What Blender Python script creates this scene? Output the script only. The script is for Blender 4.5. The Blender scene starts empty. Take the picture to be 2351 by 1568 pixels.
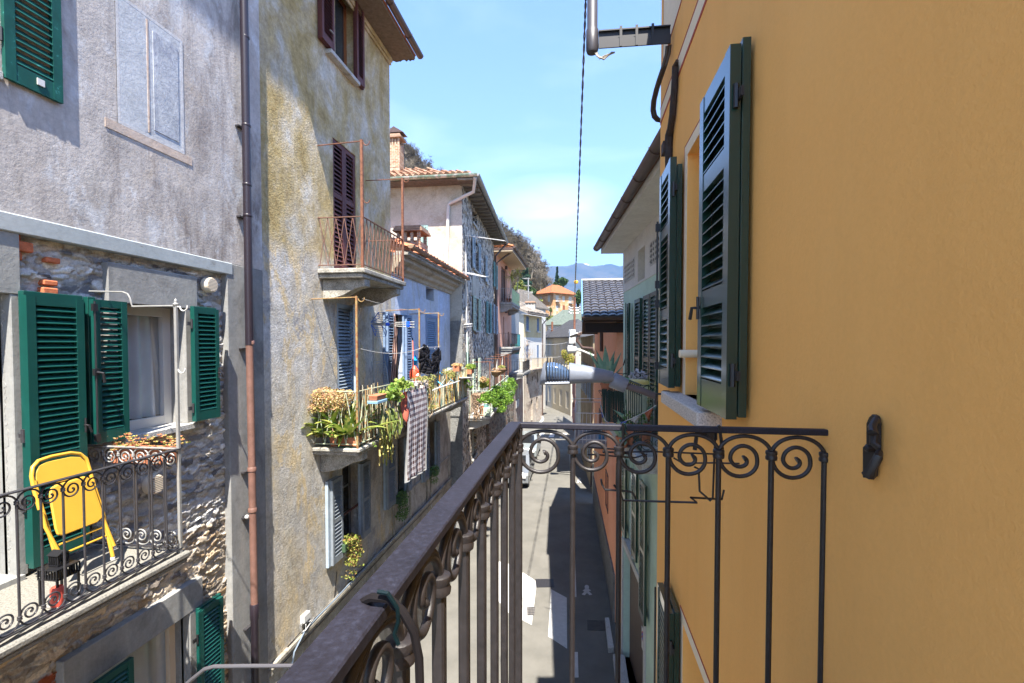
import bpy, math, random
import numpy as np
from mathutils import Vector, Matrix, Euler

# ------------------------------------------------------------------ camera, sky, sun
SC = bpy.context.scene
COL = SC.collection
FPX, IW, IH = 1109.0, 2351.0, 1568.0
YAW, PITCH, SHIFT = math.radians(7.96), math.radians(-1.6), 34.5
CAMZ = 7.6
CAMP = Vector((0, 0, CAMZ))
cam_d = bpy.data.cameras.new("camera"); cam = bpy.data.objects.new("camera", cam_d); COL.objects.link(cam)
cam.location = CAMP; cam.rotation_euler = (math.radians(90) + PITCH, 0, YAW)
cam_d.sensor_width = 36; cam_d.lens = 36 * FPX / IW; cam_d.shift_y = SHIFT / IW
cam_d.clip_start = 0.05; cam_d.clip_end = 30000
SC.camera = cam
CM = Euler((math.radians(90) + PITCH, 0, YAW)).to_matrix()

TOSUN = Vector((0.145, -0.55, 1.0)).normalized()
world = bpy.data.worlds.new("World"); SC.world = world; world.use_nodes = True
wt = world.node_tree; wt.nodes.clear()
def wn(t, **k):
    n = wt.nodes.new(t)
    for a, b in k.items(): setattr(n, a, b)
    return n
sky = wn('ShaderNodeTexSky', sky_type='NISHITA', sun_disc=False)
sky.sun_elevation = math.asin(TOSUN.z)
sky.sun_rotation = math.atan2(TOSUN.x, TOSUN.y)
sky.altitude = 300; sky.air_density = 1.0; sky.dust_density = 0.2; sky.ozone_density = 1.6
tc = wn('ShaderNodeTexCoord'); mp = wn('ShaderNodeMapping')
mp.inputs['Scale'].default_value = (1.0, 1.0, 3.2); mp.inputs['Rotation'].default_value = (0.25, 0.3, 0.5)
wt.links.new(tc.outputs['Generated'], mp.inputs[0])
cn = wn('ShaderNodeTexNoise'); cn.inputs['Scale'].default_value = 2.3; cn.inputs['Detail'].default_value = 8; cn.inputs['Roughness'].default_value = 0.55; cn.inputs['Distortion'].default_value = 0.4
wt.links.new(mp.outputs[0], cn.inputs[0])
cr = wn('ShaderNodeValToRGB'); cr.color_ramp.elements[0].position = 0.55; cr.color_ramp.elements[1].position = 0.85
cr.color_ramp.elements[0].color = (0, 0, 0, 1); cr.color_ramp.elements[1].color = (0.3, 0.3, 0.3, 1)
wt.links.new(cn.outputs[0], cr.inputs[0])
sx = wn('ShaderNodeSeparateXYZ'); wt.links.new(tc.outputs['Generated'], sx.inputs[0])
hz = wn('ShaderNodeMapRange'); hz.inputs[1].default_value = 0.0; hz.inputs[2].default_value = 0.55; hz.inputs[3].default_value = 1.0; hz.inputs[4].default_value = 0.25
wt.links.new(sx.outputs[2], hz.inputs[0])
ml = wn('ShaderNodeMath', operation='MULTIPLY'); wt.links.new(cr.outputs[0], ml.inputs[0]); wt.links.new(hz.outputs[0], ml.inputs[1])
# one wisp of cirrus low above the hills
wd = CM @ Vector(((1265 - IW / 2) / FPX, (IH / 2 - 490 + SHIFT) / FPX, -1.0)); wd.normalize()
vs = wn('ShaderNodeVectorMath', operation='SUBTRACT'); wt.links.new(tc.outputs['Generated'], vs.inputs[0]); vs.inputs[1].default_value = wd
wm = wn('ShaderNodeMapping'); wm.inputs['Scale'].default_value = (7.0, 7.0, 15.0); wm.inputs['Rotation'].default_value = (0, .35, 0); wt.links.new(vs.outputs[0], wm.inputs[0])
wl = wn('ShaderNodeVectorMath', operation='LENGTH'); wt.links.new(wm.outputs[0], wl.inputs[0])
wr_ = wn('ShaderNodeMapRange'); wr_.inputs[1].default_value = .15; wr_.inputs[2].default_value = 1.15; wr_.inputs[3].default_value = .85; wr_.inputs[4].default_value = 0.0; wt.links.new(wl.outputs['Value'], wr_.inputs[0])
w2 = wn('ShaderNodeTexNoise'); w2.inputs['Scale'].default_value = 6; w2.inputs['Distortion'].default_value = 1.0; w2.inputs['Detail'].default_value = 7; wt.links.new(mp.outputs[0], w2.inputs[0])
w3 = wn('ShaderNodeMath', operation='MULTIPLY'); wt.links.new(wr_.outputs[0], w3.inputs[0]); wt.links.new(w2.outputs[0], w3.inputs[1])
w4 = wn('ShaderNodeMath', operation='MAXIMUM'); wt.links.new(w3.outputs[0], w4.inputs[0]); wt.links.new(ml.outputs[0], w4.inputs[1]); ml = w4
mx = wn('ShaderNodeMix', data_type='RGBA'); wt.links.new(ml.outputs[0], mx.inputs[0]); wt.links.new(sky.outputs[0], mx.inputs[6])
mx.inputs[7].default_value = (6.6, 7.0, 7.2, 1)
bg = wn('ShaderNodeBackground'); bg.inputs[1].default_value = 0.082
wo = wn('ShaderNodeOutputWorld')
tn = wn('ShaderNodeMix', data_type='RGBA', blend_type='MULTIPLY'); tn.inputs[0].default_value = 1.0; wt.links.new(mx.outputs[2], tn.inputs[6]); tn.inputs[7].default_value = (.80, .82, .90, 1); wt.links.new(tn.outputs[2], bg.inputs[0]); wt.links.new(bg.outputs[0], wo.inputs[0])

sun_d = bpy.data.lights.new("sun", 'SUN'); sun_d.energy = 2.9; sun_d.angle = math.radians(0.5); sun_d.color = (1.0, 0.94, 0.84)
sun = bpy.data.objects.new("sun", sun_d); COL.objects.link(sun)
sun.rotation_euler = TOSUN.to_track_quat('Z', 'Y').to_euler()
SC.view_settings.view_transform = 'Standard'; SC.view_settings.look = 'None'
SC.view_settings.exposure = 2.85; SC.view_settings.gamma = 1.0
try: SC.cycles.max_bounces = 8; SC.cycles.diffuse_bounces = 5; SC.cycles.transparent_max_bounces = 12
except Exception: pass

# ------------------------------------------------------------------ measuring helpers
REG = {'D': (0, 0, 1), 'A': (0, 0, .40266), 'B': (0, 574, .36605), 'C': (0, 994.1, .36605), 'T': (574, 0, .32944),
       'E': (660.1, 487.9, .32944), 'F': (660.1, 889.7, .32944), 'R1': (889.7, 373.1, .25624), 'R2': (1004.4, 574, .21963),
       'R3': (1176.6, 545.3, .21963), 'R4': (1176.6, 774.9, .21963), 'R5': (1090.5, 975.7, .37761), 'R6': (1320.1, 0, .29284),
       'R7': (1320.1, 344.4, .40258), 'R8': (1492.3, 918.4, .41442), 'S1': (1234.0, 660.1, .12812), 'S2': (1348.8, 832.3, .20129),
       'S3': (574, 1281.1, .18303), 'S4': (688.8, 861.0, .18303), 'S5': (344.4, 1377.5, .19531)}
def px(r, x, y):
    a, b, c = REG[r]
    return a + c * x, b + c * y
def ray(r, x, y):
    x, y = px(r, x, y)
    return CM @ Vector(((x - IW / 2) / FPX, (IH / 2 - y + SHIFT) / FPX, -1.0))
def onY(r, x, y, Y):
    d = ray(r, x, y); return CAMP + d * (Y / d.y)
def onX(r, x, y, X):
    d = ray(r, x, y); return CAMP + d * (X / d.x)
def onZ(r, x, y, Z):
    d = ray(r, x, y); return CAMP + d * ((Z - CAMZ) / d.z)
class Fr:
    """vertical frame: s runs along the wall, z up, o outwards"""
    def __init__(self, o, d, n):
        self.o = Vector((o[0], o[1], 0)); self.d = Vector((d[0], d[1], 0)).normalized(); self.n = Vector((n[0], n[1], 0)).normalized()
    def p(self, s, z, o=0.0):
        q = self.o + self.d * s + self.n * o; return Vector((q.x, q.y, z))
    def at(self, r, x, y, o=0.0):
        d = ray(r, x, y); pl = self.o + self.n * o
        t = (pl - Vector((0, 0, 0))).dot(self.n) / d.dot(self.n)
        q = CAMP + d * t
        return (q - self.o).dot(self.d), q.z
    def S(self, r, x, o=0.0): return self.at(r, x, 784 if r == 'D' else (784 - REG[r][1]) / REG[r][2], o)[0]
    def Z(self, r, x, y, o=0.0): return self.at(r, x, y, o)[1]
    def sub(self, s, o, ang=0.0):
        """frame hinged at (s,o), its d turned outwards by ang (radians)"""
        q = self.p(s, 0, o); d = self.d * math.cos(ang) + self.n * math.sin(ang); n = self.n * math.cos(ang) - self.d * math.sin(ang)
        return Fr(q, d, n)
def frame2(p, q, side):
    """frame through two ground points; outward normal on the given side (+1 = right of p->q)"""
    d = Vector((q[0] - p[0], q[1] - p[1], 0)).normalized()
    return Fr(p, d, Vector((d.y, -d.x, 0)) * side)

# ------------------------------------------------------------------ object helpers
def tag(o, label=None, cat=None, group=None, kind=None):
    if label: o['label'] = label
    if cat: o['category'] = cat
    if group: o['group'] = group
    if kind: o['kind'] = kind
    return o
def thing(name, label, cat, loc=(0, 0, 0), group=None):
    o = bpy.data.objects.new(name, None); COL.objects.link(o); o.location = loc; o.empty_display_size = 0.2
    return tag(o, label, cat, group)
def attach(o, parent):
    o.parent = parent
    base = Vector((0, 0, 0)); q = parent
    M = Matrix.Identity(4); chain = []
    while q: chain.append(q); q = q.parent
    for q in reversed(chain): M = M @ (q.matrix_parent_inverse if q.parent else Matrix.Identity(4)) @ q.matrix_basis
    o.matrix_parent_inverse = M.inverted()
def copy_tree(o, parent=None):
    c = o.copy(); COL.objects.link(c)
    if parent is not None: c.parent = parent; c.matrix_parent_inverse = o.matrix_parent_inverse.copy()
    for ch in [q for q in bpy.data.objects if q.parent == o and q != c]: copy_tree(ch, c)
    return c
def arc(c, r, a0, a1, n, ex, ey):
    return [c + ex * (r * math.cos(a0 + (a1 - a0) * i / n)) + ey * (r * math.sin(a0 + (a1 - a0) * i / n)) for i in range(n + 1)]
UP = Vector((0, 0, 1))
class MB:
    def __init__(s): s.v = []; s.f = []; s.m = []; s.c = 0
    def mat(s, i): s.c = i; return s
    def poly(s, pts):
        b = len(s.v); s.v += [tuple(p) for p in pts]; s.f.append(tuple(range(b, b + len(pts)))); s.m.append(s.c)
    def hexa(s, P):
        b = len(s.v); s.v += [tuple(p) for p in P]
        for q in ((0, 3, 2, 1), (4, 5, 6, 7), (0, 1, 5, 4), (1, 2, 6, 5), (2, 3, 7, 6), (3, 0, 4, 7)):
            s.f.append(tuple(b + i for i in q)); s.m.append(s.c)
    def box(s, fr, s0, s1, z0, z1, o0, o1):
        s.hexa([fr.p(s0, z0, o0), fr.p(s1, z0, o0), fr.p(s1, z0, o1), fr.p(s0, z0, o1),
                fr.p(s0, z1, o0), fr.p(s1, z1, o0), fr.p(s1, z1, o1), fr.p(s0, z1, o1)])
    def boxv(s, a, b):
        x0, y0, z0 = a; x1, y1, z1 = b
        s.hexa([Vector(q) for q in ((x0, y0, z0), (x1, y0, z0), (x1, y1, z0), (x0, y1, z0), (x0, y0, z1), (x1, y0, z1), (x1, y1, z1), (x0, y1, z1))])
    def obb(s, c, ax, ay, az):
        s.hexa([c - ax - ay - az, c + ax - ay - az, c + ax + ay - az, c - ax + ay - az, c - ax - ay + az, c + ax - ay + az, c + ax + ay + az, c - ax + ay + az])
    def beam(s, p, q, w, h, up=UP):
        p = Vector(p); q = Vector(q); d = (q - p).normalized()
        if abs(d.dot(up)) > .98: up = Vector((0, 1, 0))
        a = d.cross(up).normalized() * (w / 2); b = a.cross(d).normalized() * (h / 2)
        s.hexa([p - a - b, q - a - b, q + a - b, p + a - b, p - a + b, q - a + b, q + a + b, p + a + b])
    def tube(s, pts, r, n=8, cap=True):
        pts = [Vector(p) for p in pts]; N = len(pts); rr = r if isinstance(r, (list, tuple)) else [r] * N
        b = len(s.v); prev = None
        for i, p in enumerate(pts):
            t = (pts[min(i + 1, N - 1)] - pts[max(i - 1, 0)])
            if t.length < 1e-9: t = Vector((0, 0, 1))
            t.normalize()
            if prev is None:
                a = t.orthogonal().normalized()
            else:
                a = prev - t * prev.dot(t)
                a = a.normalized() if a.length > 1e-6 else t.orthogonal().normalized()
            prev = a; c = t.cross(a)
            for k in range(n):
                w = 2 * math.pi * k / n
                s.v.append(tuple(p + (a * math.cos(w) + c * math.sin(w)) * rr[i]))
        for i in range(N - 1):
            for k in range(n):
                k2 = (k + 1) % n
                s.f.append((b + i * n + k, b + i * n + k2, b + (i + 1) * n + k2, b + (i + 1) * n + k)); s.m.append(s.c)
        if cap:
            s.f.append(tuple(b + k for k in range(n))[::-1]); s.m.append(s.c)
            s.f.append(tuple(b + (N - 1) * n + k for k in range(n))); s.m.append(s.c)
    def lathe(s, c, prof, n=16, axis=UP, ex=None):
        axis = Vector(axis).normalized(); ex = axis.orthogonal().normalized() if ex is None else ex; ey = axis.cross(ex)
        b = len(s.v)
        for (r, h) in prof:
            for k in range(n):
                w = 2 * math.pi * k / n
                s.v.append(tuple(Vector(c) + axis * h + (ex * math.cos(w) + ey * math.sin(w)) * r))
        for i in range(len(prof) - 1):
            for k in range(n):
                k2 = (k + 1) % n
                s.f.append((b + i * n + k, b + i * n + k2, b + (i + 1) * n + k2, b + (i + 1) * n + k)); s.m.append(s.c)
        s.f.append(tuple(b + k for k in range(n))[::-1]); s.m.append(s.c)
        s.f.append(tuple(b + (len(prof) - 1) * n + k for k in range(n))); s.m.append(s.c)
    def grid(s, fn, nu, nv):
        b = len(s.v)
        for i in range(nu + 1):
            for j in range(nv + 1): s.v.append(tuple(fn(i / nu, j / nv)))
        for i in range(nu):
            for j in range(nv):
                a = b + i * (nv + 1) + j
                s.f.append((a, a + nv + 1, a + nv + 2, a + 1)); s.m.append(s.c)
    def extr(s, pts, dv):
        """closed prism of a planar polygon pushed along dv"""
        pts = [Vector(p) for p in pts]; b = len(s.v); n = len(pts)
        s.v += [tuple(p) for p in pts] + [tuple(p + dv) for p in pts]
        s.f.append(tuple(range(b, b + n))[::-1]); s.m.append(s.c)
        s.f.append(tuple(range(b + n, b + 2 * n))); s.m.append(s.c)
        for k in range(n):
            k2 = (k + 1) % n; s.f.append((b + k, b + k2, b + n + k2, b + n + k)); s.m.append(s.c)
    def wall(s, fr, s0, s1, z0, z1, ops, o=0.0, depth=.25, back=True):
        """wall face with openings (sa,sb,za,zb) and their reveals"""
        xs = sorted(set([s0, s1] + [q for p in ops for q in p[:2] if s0 < q < s1])); zs = sorted(set([z0, z1] + [q for p in ops for q in p[2:4] if z0 < q < z1]))
        for i in range(len(xs) - 1):
            for j in range(len(zs) - 1):
                cx = (xs[i] + xs[i + 1]) / 2; cz = (zs[j] + zs[j + 1]) / 2
                if any(p[0] < cx < p[1] and p[2] < cz < p[3] for p in ops): continue
                s.poly([fr.p(xs[i], zs[j], o), fr.p(xs[i + 1], zs[j], o), fr.p(xs[i + 1], zs[j + 1], o), fr.p(xs[i], zs[j + 1], o)])
        for p in ops:
            a, b, c, d = p[:4]; D = p[4] if len(p) > 4 else depth; i = o - D
            for q in (((a, c), (a, d)), ((b, c), (b, d)), ((a, c), (b, c)), ((a, d), (b, d))):
                (e, f), (g, h) = q
                s.poly([fr.p(e, f, o), fr.p(g, h, o), fr.p(g, h, i), fr.p(e, f, i)])
        if back:
            B = o - .45
            s.poly([fr.p(s0, z0, B), fr.p(s1, z0, B), fr.p(s1, z1, B), fr.p(s0, z1, B)])
            s.poly([fr.p(s0, z0, o), fr.p(s0, z0, B), fr.p(s0, z1, B), fr.p(s0, z1, o)])
            s.poly([fr.p(s1, z0, o), fr.p(s1, z0, B), fr.p(s1, z1, B), fr.p(s1, z1, o)])
            s.poly([fr.p(s0, z1, o), fr.p(s1, z1, o), fr.p(s1, z1, B), fr.p(s0, z1, B)])
    def build(s, name, mats, parent=None, smooth=False, bevel=0, label=None):
        me = bpy.data.meshes.new(name); me.from_pydata(s.v, [], s.f)
        mats = mats if isinstance(mats, (list, tuple)) else [mats]
        for m in mats: me.materials.append(m)
        if len(mats) > 1: me.polygons.foreach_set('material_index', s.m)
        if smooth:
            me.polygons.foreach_set('use_smooth', [True] * len(me.polygons))
            try: me.set_sharp_from_angle(angle=math.radians(40))
            except Exception: pass
        me.update()
        o = bpy.data.objects.new(name, me); COL.objects.link(o)
        if bevel:
            bm = o.modifiers.new('bevel', 'BEVEL'); bm.width = bevel; bm.segments = 1; bm.limit_method = 'ANGLE'
        if parent is not None: attach(o, parent)
        if label: o['label'] = label
        return o

# ------------------------------------------------------------------ materials
class NT:
    def __init__(s, name, rough=.8, spec=.3, metal=0.0):
        s.m = bpy.data.materials.new(name); s.m.use_nodes = True; s.t = s.m.node_tree; s.b = s.t.nodes['Principled BSDF']
        s.b.inputs['Roughness'].default_value = rough; s.b.inputs['Metallic'].default_value = metal
        s.b.inputs['Specular IOR Level'].default_value = spec
        s.co = s.n('ShaderNodeTexCoord').outputs['Object']
    def n(s, t, **k):
        q = s.t.nodes.new(t)
        for a, b in k.items(): setattr(q, a, b)
        return q
    def L(s, a, b): s.t.links.new(a, b)
    def set(s, inp, v):
        if hasattr(v, 'is_output') or isinstance(v, bpy.types.NodeSocket): s.L(v, inp)
        else: inp.default_value = v
    def vec(s, sc=(1, 1, 1), rot=(0, 0, 0), src=None):
        q = s.n('ShaderNodeMapping'); s.L(src or s.co, q.inputs[0]); q.inputs['Scale'].default_value = sc; q.inputs['Rotation'].default_value = rot
        return q.outputs[0]
    def noise(s, scale, detail=6, rough=.6, dist=0, v=None):
        q = s.n('ShaderNodeTexNoise'); s.L(v or s.co, q.inputs['Vector']); q.inputs['Scale'].default_value = scale
        q.inputs['Detail'].default_value = detail; q.inputs['Roughness'].default_value = rough; q.inputs['Distortion'].default_value = dist
        return q.outputs[0]
    def voro(s, scale, feature='F1', v=None, rnd=1.0, out='Distance'):
        q = s.n('ShaderNodeTexVoronoi', feature=feature); s.L(v or s.co, q.inputs['Vector']); q.inputs['Scale'].default_value = scale; q.inputs['Randomness'].default_value = rnd
        return q.outputs[out]
    def ramp(s, fac, stops, interp='LINEAR'):
        q = s.n('ShaderNodeValToRGB'); s.L(fac, q.inputs[0]); cr = q.color_ramp; cr.interpolation = interp
        while len(cr.elements) < len(stops): cr.elements.new(.5)
        for e, (p, c) in zip(cr.elements, stops):
            e.position = p; e.color = (c, c, c, 1) if isinstance(c, (int, float)) else (*c[:3], 1)
        return q.outputs[0]
    def mix(s, fac, a, b, mode='MIX'):
        q = s.n('ShaderNodeMix', data_type='RGBA', blend_type=mode)
        s.set(q.inputs[0], fac)
        for i, v in ((6, a), (7, b)):
            if isinstance(v, tuple): v = (*v[:3], 1)
            s.set(q.inputs[i], v)
        return q.outputs[2]
    def math(s, op, a, b=0.0, clamp=False):
        q = s.n('ShaderNodeMath', operation=op, use_clamp=clamp); s.set(q.inputs[0], a); s.set(q.inputs[1], b); return q.outputs[0]
    def z(s):
        q = s.n('ShaderNodeSeparateXYZ'); s.L(s.co, q.inputs[0]); return q.outputs[2]
    def bump(s, h, strength=.5, dist=.01):
        q = s.n('ShaderNodeBump'); s.L(h, q.inputs['Height']); q.inputs['Strength'].default_value = strength; q.inputs['Distance'].default_value = dist
        s.L(q.outputs[0], s.b.inputs['Normal'])
    def col(s, c):
        if isinstance(c, tuple): c = (*c[:3], 1)
        s.set(s.b.inputs['Base Color'], c); return s
    def var(s, c, amt=.12, scale=6):
        """colour with a little mottling"""
        if isinstance(c, tuple): c = (*c[:3], 1)
        a = s.ramp(s.noise(scale, 5, .65), [(.3, 1 - amt), (.7, 1 + amt)])
        return s.mix(1.0, c, a, 'MULTIPLY')

def S3(c, k): return tuple(x * k for x in c)
def plaster(name, base, big=.9, stains=(), zones=(), grain=.5, bumpd=.006, rough=.92, streak=None, dirt=.18):
    """base: list of colours spread by broad noise; stains: (colour, scale vec, lo, hi); zones: (z, width, colours list) painted above z"""
    t = NT(name, rough, .15)
    def spread(cols, sc, seed):
        f = t.noise(sc, 9, .68, .3, v=t.vec((1, 1, .8), (seed, 0, 0)))
        k = len(cols)
        if k == 1: return t.ramp(f, [(0, cols[0]), (1, cols[0])])
        return t.ramp(f, [(.34 + .32 * i / (k - 1), c) for i, c in enumerate(cols)])
    c = spread(base, big, 0)
    for i, (sc_c, sv, lo, hi) in enumerate(stains):
        f = t.noise(1.0, 10, .72, .5, v=t.vec(sv, (0.3 * i, .1, i)))
        c = t.mix(t.ramp(f, [(lo, 0.0), (hi, 1.0)]), c, sc_c)
    for (zz, wd, cols) in zones:
        h = t.math('ADD', t.z(), t.math('MULTIPLY', t.math('SUBTRACT', t.noise(1.3, 8, .7), .5), wd * 5))
        q = t.n('ShaderNodeMapRange'); t.L(h, q.inputs[0]); q.inputs[1].default_value = zz - wd; q.inputs[2].default_value = zz + wd
        c = t.mix(q.outputs[0], c, spread(cols, big * 2.6, 1.3))
    if streak:
        f = t.noise(1.0, 8, .7, .2, v=t.vec((3.5, 3.5, .28)))
        c = t.mix(t.ramp(f, [(.5, 0.0), (.72, streak[1])]), c, streak[0])
    c = t.mix(1.0, c, t.ramp(t.noise(3.4, 11, .78, .4), [(.38, 1 - dirt * .6), (.5, 1.0), (.62, 1 + dirt * .5)]), 'MULTIPLY')
    g = t.noise(22, 8, .75)
    c = t.mix(1.0, c, t.ramp(g, [(.3, 1 - dirt), (.7, 1 + dirt * .6)]), 'MULTIPLY')
    t.col(c)
    h = t.math('ADD', t.math('MULTIPLY', t.noise(34, 6, .7), grain), t.math('MULTIPLY', t.noise(5, 6, .6), .9))
    t.bump(h, .8, bumpd)
    return t.m
def paint(name, c, rough=.45, spec=.4, metal=0.0, amt=.08, scale=7, bump=.0, bscale=60, wear=None):
    t = NT(name, rough, spec, metal)
    q = t.var(c, amt, scale)
    if wear:
        f = t.noise(wear[2] if len(wear) > 2 else 9, 10, .75)
        q = t.mix(t.ramp(f, [(wear[1], 0.0), (wear[1] + .06, 1.0)]), q, wear[0])
    t.col(q)
    if bump: t.bump(t.noise(bscale, 6, .7), .6, bump)
    return t.m
def rustm(name, c, c2, th=.5, rough=.75):
    t = NT(name, rough, .3)
    f = t.noise(14, 9, .75)
    t.col(t.mix(t.ramp(f, [(th - .06, 0.0), (th + .06, 1.0)]), t.var(c, .15, 30), c2)); t.bump(t.noise(90, 5, .7), .5, .002)
    return t.m
def granite(name, c=(.42, .41, .39), d=(.12, .12, .12), sc=90, bump=.004, stain=(.2, .18, .13), th=.62):
    t = NT(name, .9, .2)
    q = t.ramp(t.noise(sc, 4, .8), [(.36, d), (.47, c), (.62, S3(c, 1.3))])
    q = t.mix(t.ramp(t.noise(4, 10, .75), [(th - .12, 0.0), (th + .1, .8)]), q, stain)
    t.col(q); t.bump(t.math('ADD', t.noise(sc * .5, 6, .7), t.noise(9, 6, .6)), .8, bump)
    return t.m
def rubble(name, sc=9.0, cols=None, mortar=(.36, .34, .31), flat=2.2, gap=.07, bump=.05, dark=None):
    """irregular rubble masonry (surface pattern)"""
    t = NT(name, .93, .15)
    v0 = t.n('ShaderNodeMapping'); v0.inputs['Scale'].default_value = (1, 1, flat)
    ds = t.n('ShaderNodeVectorMath', operation='ADD'); t.L(t.co, ds.inputs[0])
    nz = t.n('ShaderNodeTexNoise'); t.L(t.co, nz.inputs['Vector']); nz.inputs['Scale'].default_value = sc * .5; nz.inputs['Detail'].default_value = 3
    sb = t.n('ShaderNodeVectorMath', operation='SCALE'); sb2 = t.n('ShaderNodeVectorMath', operation='SUBTRACT'); t.L(nz.outputs['Color'], sb2.inputs[0]); sb2.inputs[1].default_value = (.5, .5, .5)
    t.L(sb2.outputs[0], sb.inputs[0]); sb.inputs['Scale'].default_value = .9 / sc; t.L(sb.outputs[0], ds.inputs[1]); t.L(ds.outputs[0], v0.inputs[0])
    v = v0.outputs[0]
    e = t.voro(sc, 'DISTANCE_TO_EDGE', v); cc = t.voro(sc, 'F1', v, out='Color')
    q = t.n('ShaderNodeSeparateColor'); t.L(cc, q.inputs[0])
    cols = cols or [(.10, .10, .11), (.2, .19, .18), (.3, .28, .25), (.42, .40, .37), (.30, .22, .15)]
    k = len(cols)
    c = t.ramp(q.outputs[0], [(i / k, x) for i, x in enumerate(cols)], 'CONSTANT')
    c = t.mix(1.0, c, t.ramp(t.noise(sc * 5, 6, .75), [(.3, .6), (.72, 1.45)]), 'MULTIPLY')
    mo = t.ramp(e, [(gap * .35, 1.0), (gap, 0.0)])
    c = t.mix(mo, c, t.var(mortar, .2, sc * 2)); t.col(c)
    h = t.math('ADD', t.ramp(e, [(0, 0.0), (gap * 2.6, 1.0)]), t.math('MULTIPLY', t.noise(sc * 6, 6, .7), .6))
    t.bump(t.math('ADD', h, q.outputs[1]), 1.0, bump)
    return t.m
def leafm(name, cols, rough=.55, transl=.35):
    t = NT(name, rough, .3)
    g = t.n('ShaderNodeNewGeometry')
    c = t.ramp(g.outputs['Random Per Island'], [(i / max(1, len(cols) - 1), x) for i, x in enumerate(cols)])
    t.col(c)
    tr = t.n('ShaderNodeBsdfTranslucent'); t.L(c, tr.inputs[0]); ms = t.n('ShaderNodeMixShader'); ms.inputs[0].default_value = transl
    out = t.t.nodes['Material Output']; t.L(t.b.outputs[0], ms.inputs[1]); t.L(tr.outputs[0], ms.inputs[2]); t.L(ms.outputs[0], out.inputs[0])
    return t.m
def glassm(name, c=(.06, .08, .1), rough=.06):
    t = NT(name, rough, .6); t.col(c); return t.m

M = {}
GREEN = (.006, .075, .052)
M['green_paint'] = paint('green_paint', (.006, .062, .05), .4, .35, amt=.12, wear=((.02, .11, .09), .66, 30))
M['green_old'] = paint('green_old', (.004, .07, .055), .6, .3, amt=.25, wear=((.05, .25, .22), .6, 14))
M['green_dark'] = paint('green_dark', (.006, .036, .026), .3, .5, amt=.05); M['green_dark'].node_tree.nodes['Principled BSDF'].inputs['Coat Weight'].default_value = .6; M['green_dark'].node_tree.nodes['Principled BSDF'].inputs['Coat Roughness'].default_value = .12
M['green_metal'] = paint('green_metal', (.008, .03, .022), .5, .4)
M['brown_paint'] = paint('brown_paint', (.105, .035, .032), .6, .3, amt=.2, wear=((.17, .07, .06), .62, 18))
M['grey_paint'] = paint('grey_paint', (.19, .215, .24), .65, .25, amt=.15, wear=((.3, .31, .31), .6, 16))
M['bluegrey_paint'] = paint('bluegrey_paint', (.30, .36, .42), .65, .25, amt=.15, wear=((.2, .23, .26), .6, 20))
M['paleblue_paint'] = paint('paleblue_paint', (.36, .44, .50), .65, .25, amt=.12)
M['teal_paint'] = paint('teal_paint', (.14, .28, .28), .6, .3, amt=.12)
M['sage_paint'] = paint('sage_paint', (.42, .50, .40), .6, .3, amt=.12)
M['iron'] = paint('wrought_iron', (.020, .0165, .017), .45, .5, amt=.3, scale=40, bump=.0012, bscale=140)
M['iron_rail'] = None
M['iron_grey'] = paint('grey_iron', (.038, .036, .04), .4, .5, amt=.2, scale=30)
M['black_iron'] = paint('black_iron', (.015, .014, .016), .45, .5)
M['white_frame'] = paint('white_frame', (.58, .575, .56), .4, .4, amt=.03)
M['cream_frame'] = paint('cream_frame', (.68, .58, .45), .45, .4, amt=.03)
M['white_paint'] = paint('white_paint', (.52, .51, .49), .7, .3, amt=.1)
M['galv'] = paint('galvanised', (.32, .315, .30), .45, .5, .3, amt=.12, scale=20)
M['rust'] = rustm('rust_orange', (.20, .085, .05), (.12, .05, .03), .52)
M['rust_rail'] = rustm('rust_rail', (.15, .08, .06), (.22, .10, .065), .55)
M['rust_yellow'] = rustm('rust_yellow', (.30, .215, .09), (.24, .09, .04), .52)
M['rust_green'] = rustm('rust_green', (.36, .42, .30), (.36, .15, .06), .55)
M['pipe_brown'] = paint('pipe_brown', (.020, .014, .020), .36, .5, amt=.08)
M['pipe_copper'] = paint('pipe_copper', (.17, .09, .07), .5, .4, amt=.2, scale=9)
M['gutter_brown'] = paint('gutter_brown', (.075, .045, .035), .45, .5, amt=.2)
M['gutter_grey'] = paint('gutter_grey', (.23, .25, .26), .45, .5, .2, amt=.1)
M['glass'] = glassm('window_glass', (.03, .04, .05))
M['glass_dark'] = glassm('dark_glass', (.012, .013, .015), .12)
M['curtain'] = paint('curtain_cloth', (.50, .55, .60), .95, .1, amt=.06)
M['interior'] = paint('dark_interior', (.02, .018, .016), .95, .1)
M['granite'] = granite('granite_sill')
M['granite_pink'] = granite('granite_pink', (.55, .49, .43), (.22, .19, .17), 110, .003, (.42, .36, .30), .8)
M['slab'] = granite('balcony_slab', (.36, .34, .30), (.10, .10, .09), 60, .01, (.10, .09, .07), .56)
M['slab_top'] = granite('balcony_floor', (.20, .19, .165), (.10, .095, .085), 70, .006, (.36, .34, .3), .75)
M['terracotta'] = paint('terracotta', (.42, .16, .085), .8, .2, amt=.15)
M['black'] = paint('black_plastic', (.012, .012, .014), .4, .4)
M['black_cloth'] = paint('black_cloth', (.014, .014, .018), .95, .1, amt=.4, scale=30)
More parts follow.
